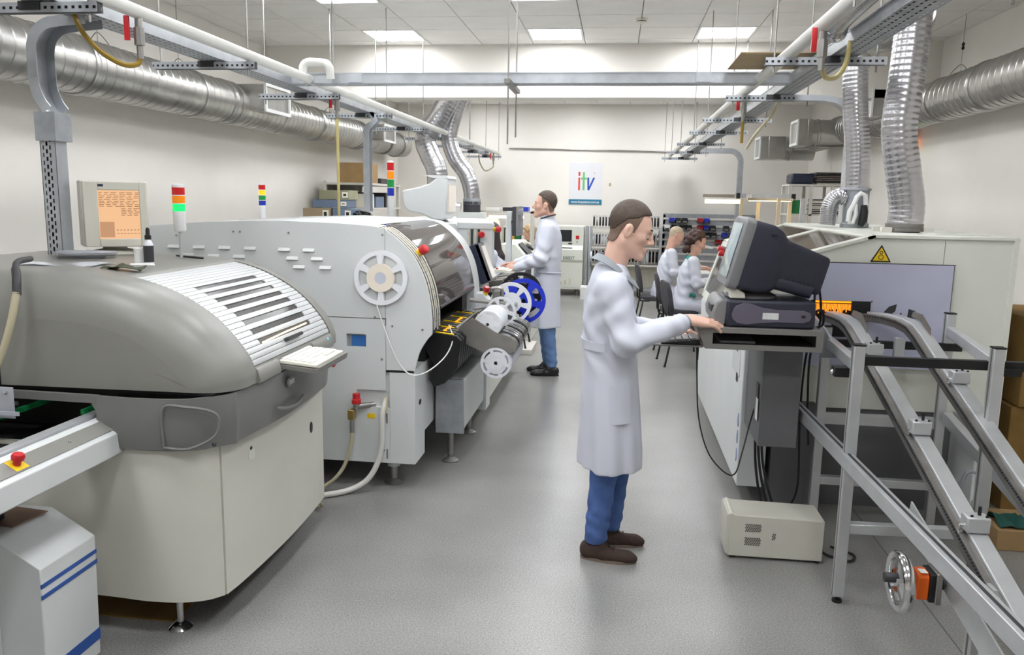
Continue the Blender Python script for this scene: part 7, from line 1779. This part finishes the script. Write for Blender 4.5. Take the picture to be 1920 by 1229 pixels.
def curly(m):
    def fn(t, hc):
        rr = random.Random(4); F = Field(hc-.24, hc+.24, .008)
        F.ell(hc+V(-.02, 0, .045), (.115, .095, .095), .02)
        for k in range(150):
            a, b = rr.uniform(0, 2*math.pi), rr.uniform(-.35, 1.3); d = V(math.cos(a)*math.cos(b), math.sin(a)*math.cos(b), math.sin(b))
            if d[0] > .45 and d[2] < .35: continue
            p = hc+V(-.025, 0, .03)+d*V(.115, .10, .105); F.ell(p, [rr.uniform(.013, .026)]*3, .006)
        for k in range(40):
            p = hc+V(-.115+rr.uniform(-.03, .03), rr.uniform(-.06, .06), rr.uniform(-.12, .03)); F.ell(p, [rr.uniform(.02, .03)]*3, .015)
        F.cut(lambda X, Y, Z: np.where((X-hc[0] > .045) & (Z-hc[2] < .05), .02, -1.0))
        F.cut(lambda X, Y, Z: .012-np.sqrt((X-hc[0]-.0)**2*1.0+((Z-hc[2])*1.0)**2)+.02)
        field_part([F], 'hair', m, t, 1)
    return fn
def long_hair(m):
    def fn(t, hc):
        F = Field(hc-V(.25, .2, .62), hc+V(.25, .2, .22), .008)
        F.ell(hc+V(.01, 0, .03), (.112, .088, .10), .02); 
        F.cone(hc+V(.06, 0, .0), hc+V(.12, -.02, -.30), .085, .075, .05, flat=(V(1, .2, 0), 1.5)); F.cone(hc+V(.12, -.02, -.28), hc+V(.165, -.03, -.50), .07, .022, .05)
        F.wrinkle(lambda X, Y, Z: .004*np.sin(Y*170+X*120+4*np.sin(Z*9)))
        F.cut(lambda X, Y, Z: np.where((X-hc[0] < -.055) & (Z-hc[2] < .06), .02, -1.0))
        field_part([F], 'hair', m, t, 1)
    return fn
def cap_hair(m, line, grow=.006, top=0.0, A=None, wob=0.0, s=.95):
    def fn(t, hc): field_part([hair_field(hc, A, line, grow, .007, s, top, wob)], 'hair', m, t, 1)
    return fn
AW = rotm(R(0), R(28))
t, ct = seated('woman with curly auburn hair and teal collar seated at the bench', (.83, 9.7, .50), (.125, 0, .775), AW, (.075, 0, .555), (-.02, 0), 'skin', 'hair_dark', ((.36, -.16, .36), (.40, .12, .40)), collar='collar_teal', hairfn=curly('hair_auburn'), female=True)
MB().tube([(.83+.05, 9.7-.17, .5+.17), (.83+.12, 9.7-.15, .5+.15)], .022, 8).build('pocket_trim', 'collar_teal', ct)
MB().lathe([(.03, -.008), (.034, -.008), (.034, .008), (.03, .008)], (.83+.345, 9.7-.163, .5+.365), (1, 0, 0), 16).build('wrist_watch', 'black', t)
AM = rotm(R(5), R(20))
seated('balding man in a white lab coat seated farther along the bench', (.64, 10.9, .50), (.155, 0, .80), AM, (.09, 0, .57), (-.02, 0), 'skin', 'hair_grey', ((.48, -.16, .40), (.48, .12, .38)),
       hairfn=cap_hair('hair_grey', ((-.12, -.05), (-.05, -.045), (-.03, .0), (.01, .02), (.03, .06), (.12, .14)), .003, A=AM))
AL = rotm(R(180), R(20))
seated('woman with long straight black hair seated at the left line', (-1.29, 9.15, .56), (.16, 0, .80), AL, (.10, 0, .555), (-.02, 0), 'skin_pale', 'hair_dark', ((.30, -.14, .40), (.30, .12, .40)), hairfn=long_hair('hair_dark'), female=True, facing=-1)
AB = rotm(R(180), R(10))
seated('fair-haired woman seated at the back bench beyond the standing man', (-1.33, 13.3, .42), (.10, 0, .77), AB, (.06, 0, .55), (-.02, 0), 'skin_pale', 'hair_blond', ((.34, -.14, .38), (.34, .12, .38)),
       hairfn=cap_hair('hair_blond', ((-.12, -.08), (-.02, -.06), (.02, .0), (.045, .04), (.07, .06), (.12, .09)), .018, .01, AB, .004), female=True, facing=-1)
